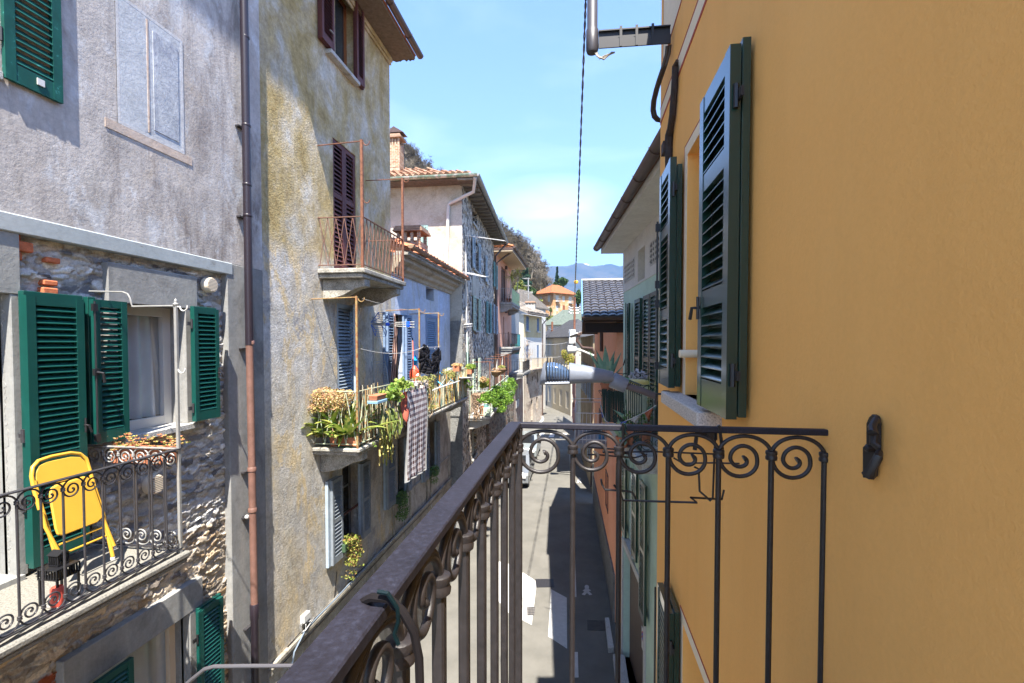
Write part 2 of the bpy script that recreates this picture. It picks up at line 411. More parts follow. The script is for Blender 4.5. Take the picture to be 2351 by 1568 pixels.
# ------------------------------------------------------------------ element builders
def scroll_bay(mb, P, s0, b, zc, h, r, n=8, sgn=1, seg=26):
    """arch + spiral of one railing bay; P(s, z) -> point; sgn=-1 mirrors it for the bottom row"""
    k = max(6, seg // 2)
    mb.tube([P(s0 + b / 2 - b / 2 * math.cos(math.pi * i / k), zc + sgn * (h - r) * math.sin(math.pi * i / k)) for i in range(k + 1)], r, n)
    tb = [(0, .44), (90, .34), (180, .275), (270, .275), (360, .235), (450, .14), (540, .07), (600, .02)]
    pts = []
    for i in range(seg + 1):
        a = 600 * i / seg
        R = np.interp(a, [q[0] for q in tb], [q[1] for q in tb]) * b
        w = math.radians(a)
        pts.append(P(s0 + .46 * b - R * math.cos(w), zc - sgn * (.10 * b + R * math.sin(w))))
    mb.tube(pts, [r] * (seg - 3) + [r * 1.1, r * 1.4, r * 1.6, r * 1.5], n)
def collar(mb, c, r, h, n=10):
    mb.lathe(c - UP * h / 2, [(r * .8, 0), (r, h * .08), (r * 1.05, h * .3), (r * .9, h * .48), (r * .9, h * .52), (r * 1.05, h * .7), (r, h * .92), (r * .8, h)], n)
def shutter(name, parent, fr, w, z0, z1, mat, th=.04, rails=(), st=.07, pitch=.045, tilt=.6, label=None, hinges=True, latch=None, o0=0.0, flip=1, hmat=None, s0=0.0):
    """louvred shutter in frame fr: s 0..w, o o0..o0+th"""
    mb = MB()
    a, b = s0, s0 + w
    mb.box(fr, a, a + st, z0, z1, o0, o0 + th); mb.box(fr, b - st, b, z0, z1, o0, o0 + th)
    zs = [z0] + sorted(rails) + [z1]
    rh = st * 1.15
    mb.box(fr, a + st, b - st, z0, z0 + rh * 1.7, o0 + .003, o0 + th - .003); mb.box(fr, a + st, b - st, z1 - rh, z1, o0 + .003, o0 + th - .003)
    for q in rails: mb.box(fr, a + st, b - st, q - rh / 2, q + rh / 2, o0 + .003, o0 + th - .003)
    seg = []
    lo = z0 + rh * 1.7
    for q in sorted(rails): seg.append((lo, q - rh / 2)); lo = q + rh / 2
    seg.append((lo, z1 - rh))
    for (u, v) in seg:
        k = max(2, int((v - u) / pitch)); dz = (v - u) / k
        for i in range(k):
            zc = u + dz * (i + .5); hh = dz * .60; oo = o0 + th / 2; t = th * .46
            zt, zb = zc + hh * tilt, zc - hh * tilt
            mb.hexa([fr.p(a + st, zb, oo + flip * t), fr.p(b - st, zb, oo + flip * t), fr.p(b - st, zb + .006, oo + flip * t), fr.p(a + st, zb + .006, oo + flip * t),
                     fr.p(a + st, zt, oo - flip * t), fr.p(b - st, zt, oo - flip * t), fr.p(b - st, zt + .006, oo - flip * t), fr.p(a + st, zt + .006, oo - flip * t)])
    o = mb.build(name, mat, parent, label=label)
    if hinges:
        for q in (z0 + (z1 - z0) * .12, z0 + (z1 - z0) * .86):
            hm = MB()
            hm.tube([fr.p(a - .012, q - .05, o0 + th / 2), fr.p(a - .012, q + .05, o0 + th / 2)], .011, 6)
            hm.box(fr, a - .06, a - .004, q - .02, q + .02, o0 + .005, o0 + .018)
            hm.build('hinge', hmat or M['black_iron'], o)
    if latch:
        lm = MB(); s, z = latch
        lm.tube([fr.p(s, z - .06, o0 + th + .01), fr.p(s, z + .06, o0 + th + .01)], .008, 6)
        lm.tube([fr.p(s, z, o0 + th), fr.p(s, z, o0 + th + .04), fr.p(s + .02, z - .06, o0 + th + .045)], .009, 6)
        lm.build('handle', M['black_iron'], o)
    return o
def window(parent, fr, a, b, z0, z1, o, fmat=None, gmat=None, curtain=False, mull=1, bars=0, fw=.055, name='window', th=.05, door=False):
    """frame with panes set back in an opening; o is the outer face of the frame"""
    mb = MB(); f = fmat or M['white_frame']
    mb.box(fr, a, a + fw, z0, z1, o - th, o); mb.box(fr, b - fw, b, z0, z1, o - th, o)
    mb.box(fr, a + fw, b - fw, z0, z0 + fw, o - th, o - .002); mb.box(fr, a + fw, b - fw, z1 - fw, z1, o - th, o - .002)
    for i in range(mull):
        c = a + (b - a) * (i + 1) / (mull + 1); mb.box(fr, c - fw * .7, c + fw * .7, z0 + fw, z1 - fw, o - th, o - .004)
    for i in range(bars):
        c = z0 + (z1 - z0) * (i + 1) / (bars + 1); mb.box(fr, a + fw, b - fw, c - fw * .25, c + fw * .25, o - th, o - .006)
    w = mb.build(name, f, parent)
    g = MB(); zz_ = o - th * .55; g.poly([fr.p(a + fw, z0 + fw, zz_), fr.p(b - fw, z0 + fw, zz_), fr.p(b - fw, z1 - fw, zz_), fr.p(a + fw, z1 - fw, zz_)])
    if curtain:
        t = NTc['glass_clear']; g.build('pane', t, w)
        c = MB()
        def cf(u, v):
            s = a + fw * .3 + (b - a - .3 * fw) * u
            return fr.p(s, z0 + fw + (z1 - z0 - 2 * fw) * v, o - th - .05 + .03 * math.sin(u * 26 + v) + .018 * math.sin(u * 11 + v * 2))
        c.grid(cf, 60, 4); c.build('curtain', M['curtain'], w, smooth=True)
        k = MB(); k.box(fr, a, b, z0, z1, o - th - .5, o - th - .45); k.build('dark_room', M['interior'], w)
    else:
        g.build('pane', gmat or M['glass_dark'], w)
    return w
_vr = random.Random(5)
def vnoise(x, y, seed=0):
    xi = np.floor(x).astype(np.int64); yi = np.floor(y).astype(np.int64); xf = x - xi; yf = y - yi
    def h(a, b):
        n = (a * 374761393 + b * 668265263 + seed * 974634777) & 0x7fffffff
        n = ((n ^ (n >> 13)) * 1274126177) & 0x7fffffff
        return ((n ^ (n >> 16)) & 0xffff) / 65535.0
    u = xf * xf * (3 - 2 * xf); v = yf * yf * (3 - 2 * yf)
    return (h(xi, yi) * (1 - u) + h(xi + 1, yi) * u) * (1 - v) + (h(xi, yi + 1) * (1 - u) + h(xi + 1, yi + 1) * u) * v
def fbm(x, y, oct=4, seed=0):
    r = 0; a = .5
    for i in range(oct): r = r + a * vnoise(x * 2 ** i, y * 2 ** i, seed + i); a *= .5
    return r
def rubble_relief(name, fr, s0, s1, z0, z1, o, step, ops, parent, sx=.16, sz=.065, seed=1, amp=.045, brick=None, mat=None, cols=None, mortar_w=.2, mortar=(.50, .485, .46)):
    """real relief: stones of irregular outline stand out of the mortar"""
    rng = np.random.RandomState(seed)
    ns = int((s1 - s0) / step); nz = int((z1 - z0) / step)
    S = np.linspace(s0, s1, ns + 1); Z = np.linspace(z0, z1, nz + 1); SS, ZZ = np.meshgrid(S, Z, indexing='ij')
    wx = (fbm(SS * 5, ZZ * 5, 4, seed) - .5) * .12 + (fbm(SS * 24, ZZ * 24, 3, seed + 20) - .5) * .07; wz = (fbm(SS * 5 + 40, ZZ * 5, 4, seed + 9) - .5) * .10 + (fbm(SS * 20, ZZ * 26, 3, seed + 21) - .5) * .045
    X = (SS + wx) / sx; Y = (ZZ + wz) / sz
    a0, a1, b0, b1 = int(X.min()) - 2, int(X.max()) + 3, int(Y.min()) - 2, int(Y.max()) + 3
    nx, ny = a1 - a0, b1 - b0
    jx = rng.uniform(0, 1, (nx, ny)) * .95; jy = rng.uniform(0, 1, (nx, ny)) * .8; wgt = rng.uniform(-.28, .28, (nx, ny)) ; off = rng.uniform(0, 1, ny)
    f1 = np.full(X.shape, 9.); f2 = np.full(X.shape, 9.); idx = np.zeros(X.shape, int); dx1 = np.zeros(X.shape); dy1 = np.zeros(X.shape)
    Yi = np.floor(Y).astype(int)
    for dj in (-2, -1, 0, 1, 2):
        J = np.clip(Yi + dj - b0, 0, ny - 1); XO = X - off[J]; Xi = np.floor(XO).astype(int)
        for di in (-1, 0, 1):
            I = np.clip(Xi + di - a0, 0, nx - 1)
            px_ = (I + a0) + jx[I, J] - XO; py_ = (J + b0) + jy[I, J] - Y
            d = np.sqrt(px_ ** 2 + py_ ** 2) + wgt[I, J]
            m = d < f1; f2 = np.where(m, f1, np.minimum(f2, d)); idx = np.where(m, I * ny + J, idx); dx1 = np.where(m, px_, dx1); dy1 = np.where(m, py_, dy1); f1 = np.where(m, d, f1)
    e = np.clip((f2 - f1) / mortar_w, 0, 1); e = e * e * (3 - 2 * e)
    R = rng.uniform(0, 1, (nx * ny, 5))
    h = amp * (.25 + .75 * R[idx, 0]) * (1 + (R[idx, 1] - .5) * dx1 * .9 + (R[idx, 2] - .5) * dy1 * 1.2)
    fine = fbm(SS * 17, ZZ * 46, 4, seed + 3) - .5
    H = o + e * h + fine * .015 * (.4 + .6 * e) + (fbm(SS * 1.4, ZZ * 1.4, 3, seed + 5) - .5) * .03
    cols = np.array(cols or [(.17, .17, .18), (.34, .335, .33), (.44, .43, .41), (.60, .59, .56), (.44, .37, .28), (.54, .49, .41), (.39, .385, .38)])
    C = cols[(R[idx, 3] * len(cols)).astype(int)] * (.75 + .5 * R[idx, 4])[..., None] * (.75 + fbm(SS * 16, ZZ * 48, 4, seed + 7) * .65)[..., None]
    if brick is not None:
        bm_ = brick(SS, ZZ) & (R[idx, 1] > .3); C = np.where(bm_[..., None], np.array((.34, .10, .05)) * (.7 + .6 * R[idx, 4])[..., None], C)
    C = np.where((ZZ < 5.5)[..., None], C * np.array((.92, .78, .62)), C)
    mo = np.array(mortar) * (.7 + .6 * fbm(SS * 12, ZZ * 12, 3, seed + 2))[..., None]
    C = C * e[..., None] + mo * (1 - e[..., None])
    org = np.array(fr.o); dd = np.array(fr.d); nn = np.array(fr.n)
    V = org[None, None] + SS[..., None] * dd + H[..., None] * nn; V[..., 2] = ZZ
    V = V.reshape(-1, 3); A = (np.arange(ns)[:, None] * (nz + 1) + np.arange(nz)[None]).ravel()
    sc_ = (S[:-1] + S[1:])[:, None] / 2 + 0 * Z[None, :-1]; zc_ = (Z[:-1] + Z[1:])[None] / 2 + 0 * S[:-1, None]
    keep = np.ones(sc_.shape, bool)
    for p in ops: keep &= ~((sc_ > p[0]) & (sc_ < p[1]) & (zc_ > p[2]) & (zc_ < p[3]))
    A = A[keep.ravel()]
    F = np.stack([A, A + nz + 1, A + nz + 2, A + 1], 1)
    me = bpy.data.meshes.new(name); me.vertices.add(len(V)); me.vertices.foreach_set('co', V.ravel())
    me.loops.add(F.size); me.loops.foreach_set('vertex_index', F.ravel()); me.polygons.add(len(F)); me.polygons.foreach_set('loop_start', np.arange(0, F.size, 4)); 
    me.polygons.foreach_set('use_smooth', [True] * len(F))
    at_ = me.color_attributes.new('stone', 'FLOAT_COLOR', 'POINT'); at_.data.foreach_set('color', np.concatenate([C.reshape(-1, 3), np.ones((len(V), 1))], 1).ravel())
    me.update(calc_edges=True); me.validate(); me.materials.append(mat or M['stone_attr'])
    ob = bpy.data.objects.new(name, me); COL.objects.link(ob)
    if parent is not None: attach(ob, parent)
    return ob
_t = NT('rubble_stone', .92, .2); _a = _t.n('ShaderNodeVertexColor', layer_name='stone')
_t.col(_t.mix(1.0, _a.outputs[0], _t.ramp(_t.noise(70, 5, .75), [(.3, .7), (.7, 1.3)]), 'MULTIPLY')); _t.bump(_t.noise(90, 6, .75), .9, .006)
M['stone_attr'] = _t.m
NTc = {}
_g = NT('clear_glass', .03, .5); _tr = _g.n('ShaderNodeBsdfTransparent'); _ms = _g.n('ShaderNodeMixShader'); _fr = _g.n('ShaderNodeFresnel'); _fr.inputs[0].default_value = 1.5
_ms.inputs[0].default_value = .09; _gl = _g.n('ShaderNodeBsdfGlossy'); _gl.inputs['Roughness'].default_value = .02
_g.L(_tr.outputs[0], _ms.inputs[1]); _g.L(_gl.outputs[0], _ms.inputs[2]); _g.L(_ms.outputs[0], _g.t.nodes['Material Output'].inputs[0])
NTc['glass_clear'] = _g.m

def leaves(mb, rng, c, rad, n, size, shell=0.0, flat=0.0, asp=.55, fn=None):
    """n leaf quads in an ellipsoid"""
    for i in range(n):
        while True:
            q = Vector((rng.uniform(-1, 1), rng.uniform(-1, 1), rng.uniform(-1, 1)))
            if shell <= q.length <= 1: break
        p = Vector((c[0] + q.x * rad[0], c[1] + q.y * rad[1], c[2] + q.z * rad[2]))
        if fn and not fn(p): continue
        leaf(mb, rng, p, size * rng.uniform(.6, 1.3), asp, flat)
def leaf(mb, rng, p, sz, asp=.55, flat=0.0, d=None):
    if d is None:
        d = Vector((rng.gauss(0, 1), rng.gauss(0, 1), rng.gauss(0, 1) * (1 - flat))).normalized()
    u = d.cross(Vector((rng.gauss(0, 1), rng.gauss(0, 1), rng.gauss(0, 1)))).normalized()
    a = d * sz * .5; b = u * sz * asp * .5; k = d.cross(u) * sz * .12
    mb.poly([p - a, p + b - k, p + a, p - b - k])
def blade(mb, p, d, up, L, w, bend=.5, n=6, thick=.004, droop=None):
    """sword-shaped leaf (agave, aspidistra): starts at p along d, arching towards the ground"""
    d = d.normalized(); side = d.cross(UP)
    side = side.normalized() if side.length > .05 else Vector((1, 0, 0))
    pts = []; cur = Vector(p); dd = d.copy()
    for i in range(n + 1):
        t = i / n; pts.append((cur.copy(), w * (math.sin(math.pi * min(1, (t * .75 + .25))) ** .8 if t < 1 else 0.02)))
        dd = (dd + Vector((0, 0, -bend / n))).normalized(); cur = cur + dd * (L / n)
    for i in range(n):
        (a, wa), (b, wb) = pts[i], pts[i + 1]; nn = side.cross((b - a).normalized()) * (-.25)
        mb.poly([a - side * wa / 2, b - side * wb / 2, b + nn * wb, a + nn * wa]); mb.poly([a + nn * wa, b + nn * wb, b + side * wb / 2, a + side * wa / 2])
def pot(mb, c, r, h, n=16):
    mb.lathe(c, [(r * .72, 0), (r * .95, h * .82), (r * 1.05, h * .82), (r * 1.06, h), (r * .95, h), (r * .9, h * .9)], n)
def wire(mb, a, b, r=.006, sag=.05, n=10, sides=5):
    a = Vector(a); b = Vector(b)
    mb.tube([a.lerp(b, i / n) - UP * sag * 4 * (i / n) * (1 - i / n) for i in range(n + 1)], r, sides)
def gutter(mb, a, b, r, n=8, out=None):
    """half-round gutter from a to b"""
    a = Vector(a); b = Vector(b); d = (b - a).normalized(); sd = d.cross(UP).normalized()
    def fn(u, v):
        w = math.pi * v; return a.lerp(b, u) + sd * math.cos(w) * r - UP * math.sin(w) * r
    L = (b - a).length; mb.grid(fn, max(1, int(L / .5)), n)
    mb.grid(lambda u, v: a.lerp(b, u) + sd * math.cos(math.pi * v) * (r - .006) - UP * math.sin(math.pi * v) * (r - .006), 1, n)
    for e in (a, b): mb.poly([e + sd * math.cos(math.pi * i / n) * r - UP * math.sin(math.pi * i / n) * r for i in range(n + 1)])
    for i in range(int(L / 1.0) + 1):
        c = a + d * (i * 1.0 + .1)
        if (c - a).length < L: mb.tube([c + sd * math.cos(math.pi * k / 8) * (r + .006) - UP * math.sin(math.pi * k / 8) * (r + .006) for k in range(9)], .008, 5)
def tiles(mb, p0, du, dv, nrm, nu, nv, r=.5, jit=.0, rng=random, keep=None, hk=.34):
    """rows of half-round roof tiles on the plane p0 + u*du + v*dv (v from eave up), nu columns, nv rows"""
    U = du / nu; V = dv / nv; nn = nrm.normalized(); w = U.length
    for i in range(nu):
        for j in range(nv):
            if keep and not keep((i + .5) / nu, (j + .6) / nv): continue
            o = p0 + U * i + V * j + nn * (.018 + rng.uniform(-1, 1) * jit) + U * rng.uniform(-1, 1) * jit * 2
            h = w * hk
            q0 = []; q1 = []
            for k in range(6):
                t = k / 5; q0.append(o + U * (t) + nn * (math.sin(math.pi * t) * h + .03)); q1.append(o + U * (.06 + t * .88) + V * 1.12 + nn * (math.sin(math.pi * t) * h * .85))
            for k in range(5): mb.poly([q0[k], q0[k + 1], q1[k + 1], q1[k]])
            mb.poly([q0[k] for k in range(6)] + [q0[5] - nn * .02, q0[0] - nn * .02])
# ================================================================== our own yellow house, right of the street
M['ochre_render'] = None
t = NT('orange_render', .85, .2)
c = t.ramp(t.noise(.55, 5, .6), [(.32, (.97, .485, .135)), (.68, (.98, .525, .16))])
c = t.mix(t.ramp(t.noise(1.0, 6, .6, v=t.vec((2.2, 2.2, .3))), [(.48, 0.0), (.75, .35)]), c, (.80, .40, .11))
c = t.mix(1.0, c, t.ramp(t.noise(55, 4, .7), [(.25, .97), (.7, 1.02)]), 'MULTIPLY')
t.col(c); t.bump(t.math('ADD', t.math('MULTIPLY', t.noise(95, 5, .6), 1.0), t.math('MULTIPLY', t.noise(8, 3, .5), .5)), .8, .0024)
M['orange_render'] = t.m
M['cream_render'] = plaster('cream_render', [(.86, .72, .52), (.90, .77, .57)], grain=.4, bumpd=.003, dirt=.06)
M['red_line'] = paint('red_line', (.42, .09, .06), .8, .2, amt=.1)
RF = Fr((.732, 0), (0, 1), (-1, 0))
SE = 4.66
house = thing('yellow_house', 'smooth orange-yellow rendered house wall filling the right side, with dark green shutters', 'house', (.732, 2, 0))
wz0, wz1 = 7.24, RF.Z('R6', 870, 1235)
ws0, ws1 = 2.76, RF.S('R6', 868)
lz1 = 5.62; lz0 = 4.0
mb = MB(); mb.wall(RF, -2.5, SE, 0, 11.0, [(ws0, ws1, wz0, wz1, .22), (2.76, 3.5, lz0, lz1, .22)], 0, back=False)
mb.poly([RF.p(SE, 0), RF.p(SE, 0, -8), RF.p(SE, 11.0, -8), RF.p(SE, 11.0)])
mb.poly([RF.p(-2.5, 0), RF.p(-2.5, 0, -8), RF.p(-2.5, 11.0, -8), RF.p(-2.5, 11.0)])
mb.build('wall', M['orange_render'], house)
mb = MB(); mb.box(RF, -2.6, SE + .02, 11.0, 11.1, -8.2, .05); mb.extr([RF.p(-2.6, 11.1, .05), RF.p(-2.6, 11.1, -8.2), RF.p(-2.6, 12.4, -4)], RF.d * (SE + 2.6))
mb.build('roof', paint('roof_dark', (.18, .09, .06), .9, .2), house)
# painted frieze lines
def zl(x, y): return RF.Z('R6', x, y, .004)
z1a, z1b = zl(955, 0), zl(1035, 0)
mb = MB(); mb.box(RF, -2.4, SE - .002, zl(1020, 0), zl(968, 0), 0, .003); mb.box(RF, 3.2, SE - .14, zl(832, 0), zl(832, 0) + .55, 0, .003)
mb.build('painted_band', M['cream_render'], house)
mb = MB()
for (u, v) in ((zl(968, 0), zl(968, 0) + .018), (zl(1020, 0) - .024, zl(1020, 0))): mb.box(RF, -2.4, SE - .002, u, v, 0, .004)
mb.box(RF, 3.2, SE - .14, zl(832, 0) - .012, zl(832, 0), 0, .004)
mb.box(RF, SE - .14, SE - .128, zl(832, 0) - .012, zl(832, 0) + .55, 0, .004)
mb.build('red_line', M['red_line'], house)
# window surround, sill, frame
def surround(a, b, z0, z1, w=.075, top_only=False):
    mb = MB()
    mb.box(RF, a - w, b + w, z1, z1 + w, 0, .003); mb.box(RF, b, b + w, z0, z1, 0, .003); mb.box(RF, a - w, a, z0, z1, 0, .003)
    mb.build('window_surround', M['cream_render'], house)
    mb = MB(); mb.box(RF, a - w - .008, b + w + .008, z1 + w, z1 + w + .009, 0, .004); mb.box(RF, b + w, b + w + .008, z0, z1 + w, 0, .004); mb.box(RF, a - w - .008, a - w, z0, z1 + w, 0, .004)
    mb.build('red_line', M['red_line'], house)
surround(ws0, ws1, wz0, wz1)
surround(2.76, 3.5, lz0, lz1)
w = window(house, RF, ws0, ws1, wz0, wz1, -.16, M['white_frame'], M['glass'], mull=1)
w2 = window(house, RF, 2.76, 3.5, lz0, lz1, -.16, M['white_frame'], M['glass'], mull=1)
mb = MB(); mb.box(RF, 2.62, 3.74, wz0 - .085, wz0, -.1, .125); mb.build('sill', M['granite_pink'], house, bevel=.006)
mb = MB(); mb.box(RF, 2.62, 3.6, lz0 - .085, lz0, -.1, .125); mb.build('sill', M['granite_pink'], house, bevel=.006)
mb = MB(); q = RF.p(3.46, RF.Z('R7', 690, 1167), -.02); mb.tube([q + RF.n * -.05, q + RF.n * .07], .028, 12); mb.build('vent_stub', M['cream_render'], house, smooth=True)
# shutters (flat against the wall, hinged at the window)
mg = M['green_dark']
zt, zb = RF.Z('D', 1712, 76, .06), RF.Z('D', 1700, 969, .06)
def rz(y): return RF.Z('R7', 790, y, .1)
near = shutter('shutter', house, RF, .525, zb, zt, mg, th=.045, rails=(RF.Z('R7', 790, 830, .1), RF.Z('R7', 795, 110, .1)), st=.075, pitch=.052, o0=.055, s0=2.205, latch=(2.69, RF.Z('R7', 850, 860, .1)))
mb = MB(); mb.box(RF, 2.195, 2.70, zb + .01, zt + .02, .018, .052); mb.build('rebate', mg, near, bevel=.002)
far = shutter('shutter', house, RF, .46, zb + .01, RF.Z('R7', 560, 70, .06), mg, th=.045, rails=(RF.Z('R7', 515, 935, .1), RF.Z('R7', 520, 455, .1)), st=.07, pitch=.052, o0=.055, s0=3.585, latch=None)
mb = MB(); mb.box(RF, 3.575, 4.03, zb + .02, zt - .01, .018, .052); mb.build('rebate', mg, far, bevel=.002)
mb = MB(); mb.tube([RF.p(4.035, zb + .15, .115), RF.p(4.035, zt - .3, .115)], .008, 6)
for q in (zb + .15, zb + .65, (zb + zt) / 2, zt - .35): mb.box(RF, 4.02, 4.05, q - .03, q + .03, .1, .13)
mb.build('bolt', M['black_iron'], far)
low = shutter('shutter', house, RF, .46, lz0 - .05, RF.Z('R8', 60, 985, .06), mg, th=.045, rails=(4.7,), st=.07, pitch=.052, o0=.055, s0=3.53)
mb = MB(); mb.box(RF, 3.52, 3.975, lz0 - .04, lz1 + .06, .018, .052); mb.build('rebate', mg, low, bevel=.002)
mb = MB(); mb.tube([RF.p(3.99, lz0, .115), RF.p(3.99, lz1, .115)], .008, 6); mb.build('bolt', M['black_iron'], low)
# iron stays under the sill
def stay(c, k=1.0):
    mb = MB(); P = lambda u, v, o=0: c + RF.d * u * k + UP * v * k + RF.n * o
    mb.box(Fr(c, RF.d, RF.n), -.02, .02, c.z - .03, c.z + .03, 0, .05)
    mb.tube([P(0, 0, .04), P(0, 0, .1), P(.0, -.09, .11)], .012, 6); mb.build('shutter_stay', M['black_iron'], house)
stay(RF.p(4.1, wz0 - .06)); stay(RF.p(2.72, wz0 - .13, .0))
# conduit on the wall and its clamp
mb = MB(); cp = [(800, 475), (787, 520), (780, 700), (765, 900), (748, 1010), (738, 1060), (733, 1150), (735, 1230), (730, 1320)]
mb.tube([RF.p(*RF.at('R6', x, y, .03), .03) for x, y in cp], [.012, .024, .026, .026, .026, .032, .034, .03, .024], 8)
a = RF.at('R6', 728, 1150, .03); mb.box(RF, a[0] - .05, a[0] + .05, a[1] - .06, a[1] + .03, 0, .075)
mb.build('conduit', rustm('conduit_dark', (.04, .03, .028), (.09, .05, .035), .6), house, smooth=False)
# thick cable bundle leaving the bracket and turning round the corner
mb = MB(); Yb = 4.07
pts = [onY('R6', x, y, Yb + k) for x, y, k in ((735, 355, 0), (728, 420, .02), (700, 520, .05), (665, 620, .15), (640, 700, .3), (618, 790, .42), (612, 860, .5), (622, 910, .56), (650, 940, .62), (700, 950, .66))]
for dx in (-.012, .012): mb.tube([p + Vector((dx, 0, dx * .4)) for p in pts], .013, 7)
mb.build('cable_bundle', paint('cable_brown', (.06, .045, .04), .5, .4), house, smooth=True)
# bracket arm with the vertical pipe mast
mast = thing('cable_bracket', 'dark steel wall bracket holding a vertical pipe above the street', 'bracket', tuple(onY('R6', 750, 305, Yb)))
a = onY('R6', 745, 312, Yb); b = onY('R6', 185, 352, Yb)
mb = MB(); d = (b - a).normalized()
mb.beam(a, b, .07, .012); mb.beam(a + UP * .05, b + UP * .05, .012, .10); mb.beam(a + Vector((0, -.035, -.015)), b + Vector((0, -.035, -.015)), .012, .07); mb.beam(a + UP * .10, b + UP * .10, .05, .01)
for i in range(3):
    q = a + (b - a) * (.25 + .22 * i); mb.beam(q + Vector((0, -.045, -.05)), q + Vector((0, -.045, .11)), .02, .008, up=Vector((0, 1, 0)))
mb.build('arm', M['black_iron'], mast)
mb = MB(); p = onY('R6', 135, 395, Yb); mb.lathe(p, [(.042, -.02), (.05, 0), (.05, .16), (.042, .17), (.042, 3.2)], 16); mb.build('pipe', paint('mast_pipe', (.045, .042, .05), .45, .5, amt=.15), mast, smooth=True)
mb = MB()
for i in range(3): mb.tube([onY('R6', 150 + i * 8, 400, Yb), onY('R6', 175 + i * 10, 440 + i * 10, Yb - .03), onY('R6', 225, 465 - i * 12, Yb - .03), onY('R6', 290 + i * 10, 410, Yb)], .007, 6)
mb.build('loose_cable', paint('cable_grey', (.25, .22, .18), .5, .4), mast, smooth=True)
# iron shutter dog
dog = thing('shutter_stop', 'black cast iron shutter stop screwed to the orange wall right of the railing', 'shutter stop', tuple(RF.p(*RF.at('R8', 1240, 260))))
F8 = lambda x, y, o: RF.p(*RF.at('R8', x, y, o), o)
mb = MB(); mb.extr([F8(x, y, .004) for x, y in ((1258, 78), (1278, 90), (1286, 130), (1284, 330), (1270, 360), (1265, 425), (1205, 432), (1205, 260), (1225, 240), (1225, 130), (1240, 95))], RF.n * .012)
mb.build('plate', M['black_iron'], dog, bevel=.002)
mb = MB(); mb.tube([F8(1262, 120, .016), F8(1250, 110, .03), F8(1230, 150, .045), F8(1240, 180, .05), F8(1210, 185, .055)], [.007, .008, .009, .011, .006], 8)
mb.tube([F8(1270, 290, .02), F8(1262, 320, .04), F8(1230, 380, .05), F8(1212, 415, .05)], [.008, .01, .01, .015], 8)
mb.tube([F8(1240, 150, .03), F8(1238, 240, .04), F8(1268, 262, .03)], .008, 8); mb.lathe(F8(1248, 268, .012), [(.009, 0), (.009, .02), (.004, .024)], 10, axis=RF.n)
mb.build('latch', M['black_iron'], dog, smooth=True)

# ================================================================== our balcony
t = NT('rail_iron', .58, .3, .0)
f = t.noise(120, 5, .75)
t.col(t.mix(1.0, t.ramp(f, [(.35, (.012, .010, .014)), (.55, (.018, .017, .026)), (.72, (.032, .033, .05))]), t.ramp(t.noise(9, 5, .6), [(.3, .75), (.7, 1.15)]), 'MULTIPLY')); t.bump(f, .5, .0009)
M['iron_rail'] = t.m
bal = thing('balcony_railing', 'dark wrought iron balcony railing with spiral scrolls in the foreground', 'railing', (-.2, 1.55, 6.32))
YR, XR = 1.555, -.196
zr = onY('R4', 600, 937, YR).z
ztop, zbot = zr + .010, 6.40
corner = Vector((XR, YR, 0))
mb = MB(); mb.boxv((XR - .03, YR - .013, zr - .006), (.74, YR + .015, zr + .012)); mb.build('top_rail', M['iron_rail'], bal, bevel=.003)
mb = MB(); mb.boxv((-.228, -1.2, zr - .002), (-.187, YR - .0135, zr + .013)); mb.build('top_rail', M['iron_rail'], bal, bevel=.002)
mb = MB(); mb.boxv((XR - .012, YR - .012, 6.30), (XR + .012, YR + .012, zr - .006)); mb.build('corner_post', M['iron'], bal, bevel=.003)
zc = onY('R4', 625, 1168, YR).z
posts = [XR] + [onY('R4', q, 1168, YR).x for q in (630, 1115)] + [onY('R8', q, 320, YR).x for q in (101, 380, 672, 967)]
for i, x in enumerate(posts):
    if i:
        mb = MB(); mb.tube([(x, YR, 6.34), (x, YR, (zc + 6.34) / 2), (x, YR, zc)], .0085, 10); mb.build('baluster', M['iron'], bal, smooth=True)
    mb = MB(); collar(mb, Vector((x, YR, zc)), .0165 if i < 6 else .015, .03, 14)
    if i < 6: scroll_bay(mb, lambda s, z: Vector((s, YR, z)), x, posts[i + 1] - x, zc, zr - .008 - zc, .0062, 10, seg=52)
    mb.build('scroll', M['iron'], bal, smooth=True)
k = 0; y = YR
while y > -.2:
    y2 = y - .15
    mb = MB(); mb.boxv((XR - .009, y2 - .0095, 6.34), (XR + .009, y2 + .0095, zc)); mb.build('baluster', M['iron'], bal, bevel=.003)
    mb = MB(); collar(mb, Vector((XR, y2, zc)), .0165, .03, 14); scroll_bay(mb, lambda s, z: Vector((XR, s, z)), y, -.15, zc, zr - .002 - zc, .0062, 10, seg=52); mb.build('scroll', M['iron'], bal, smooth=True)
    y = y2
mb = MB(); mb.boxv((XR - .015, -1.2, 6.33), (XR + .015, YR + .015, 6.345)); mb.boxv((XR + .016, YR - .012, 6.33), (.73, YR + .012, 6.345)); mb.build('bottom_rail', M['iron'], bal)
mb = MB(); mb.boxv((-.3, -1.3, 6.14), (.731, 1.62, 6.27)); tag(mb.build('balcony_floor', M['slab_top']), 'unseen grey floor slab of the foreground balcony, added for the light', 'balcony')  # floor lies below the view, put in for its effect on the light
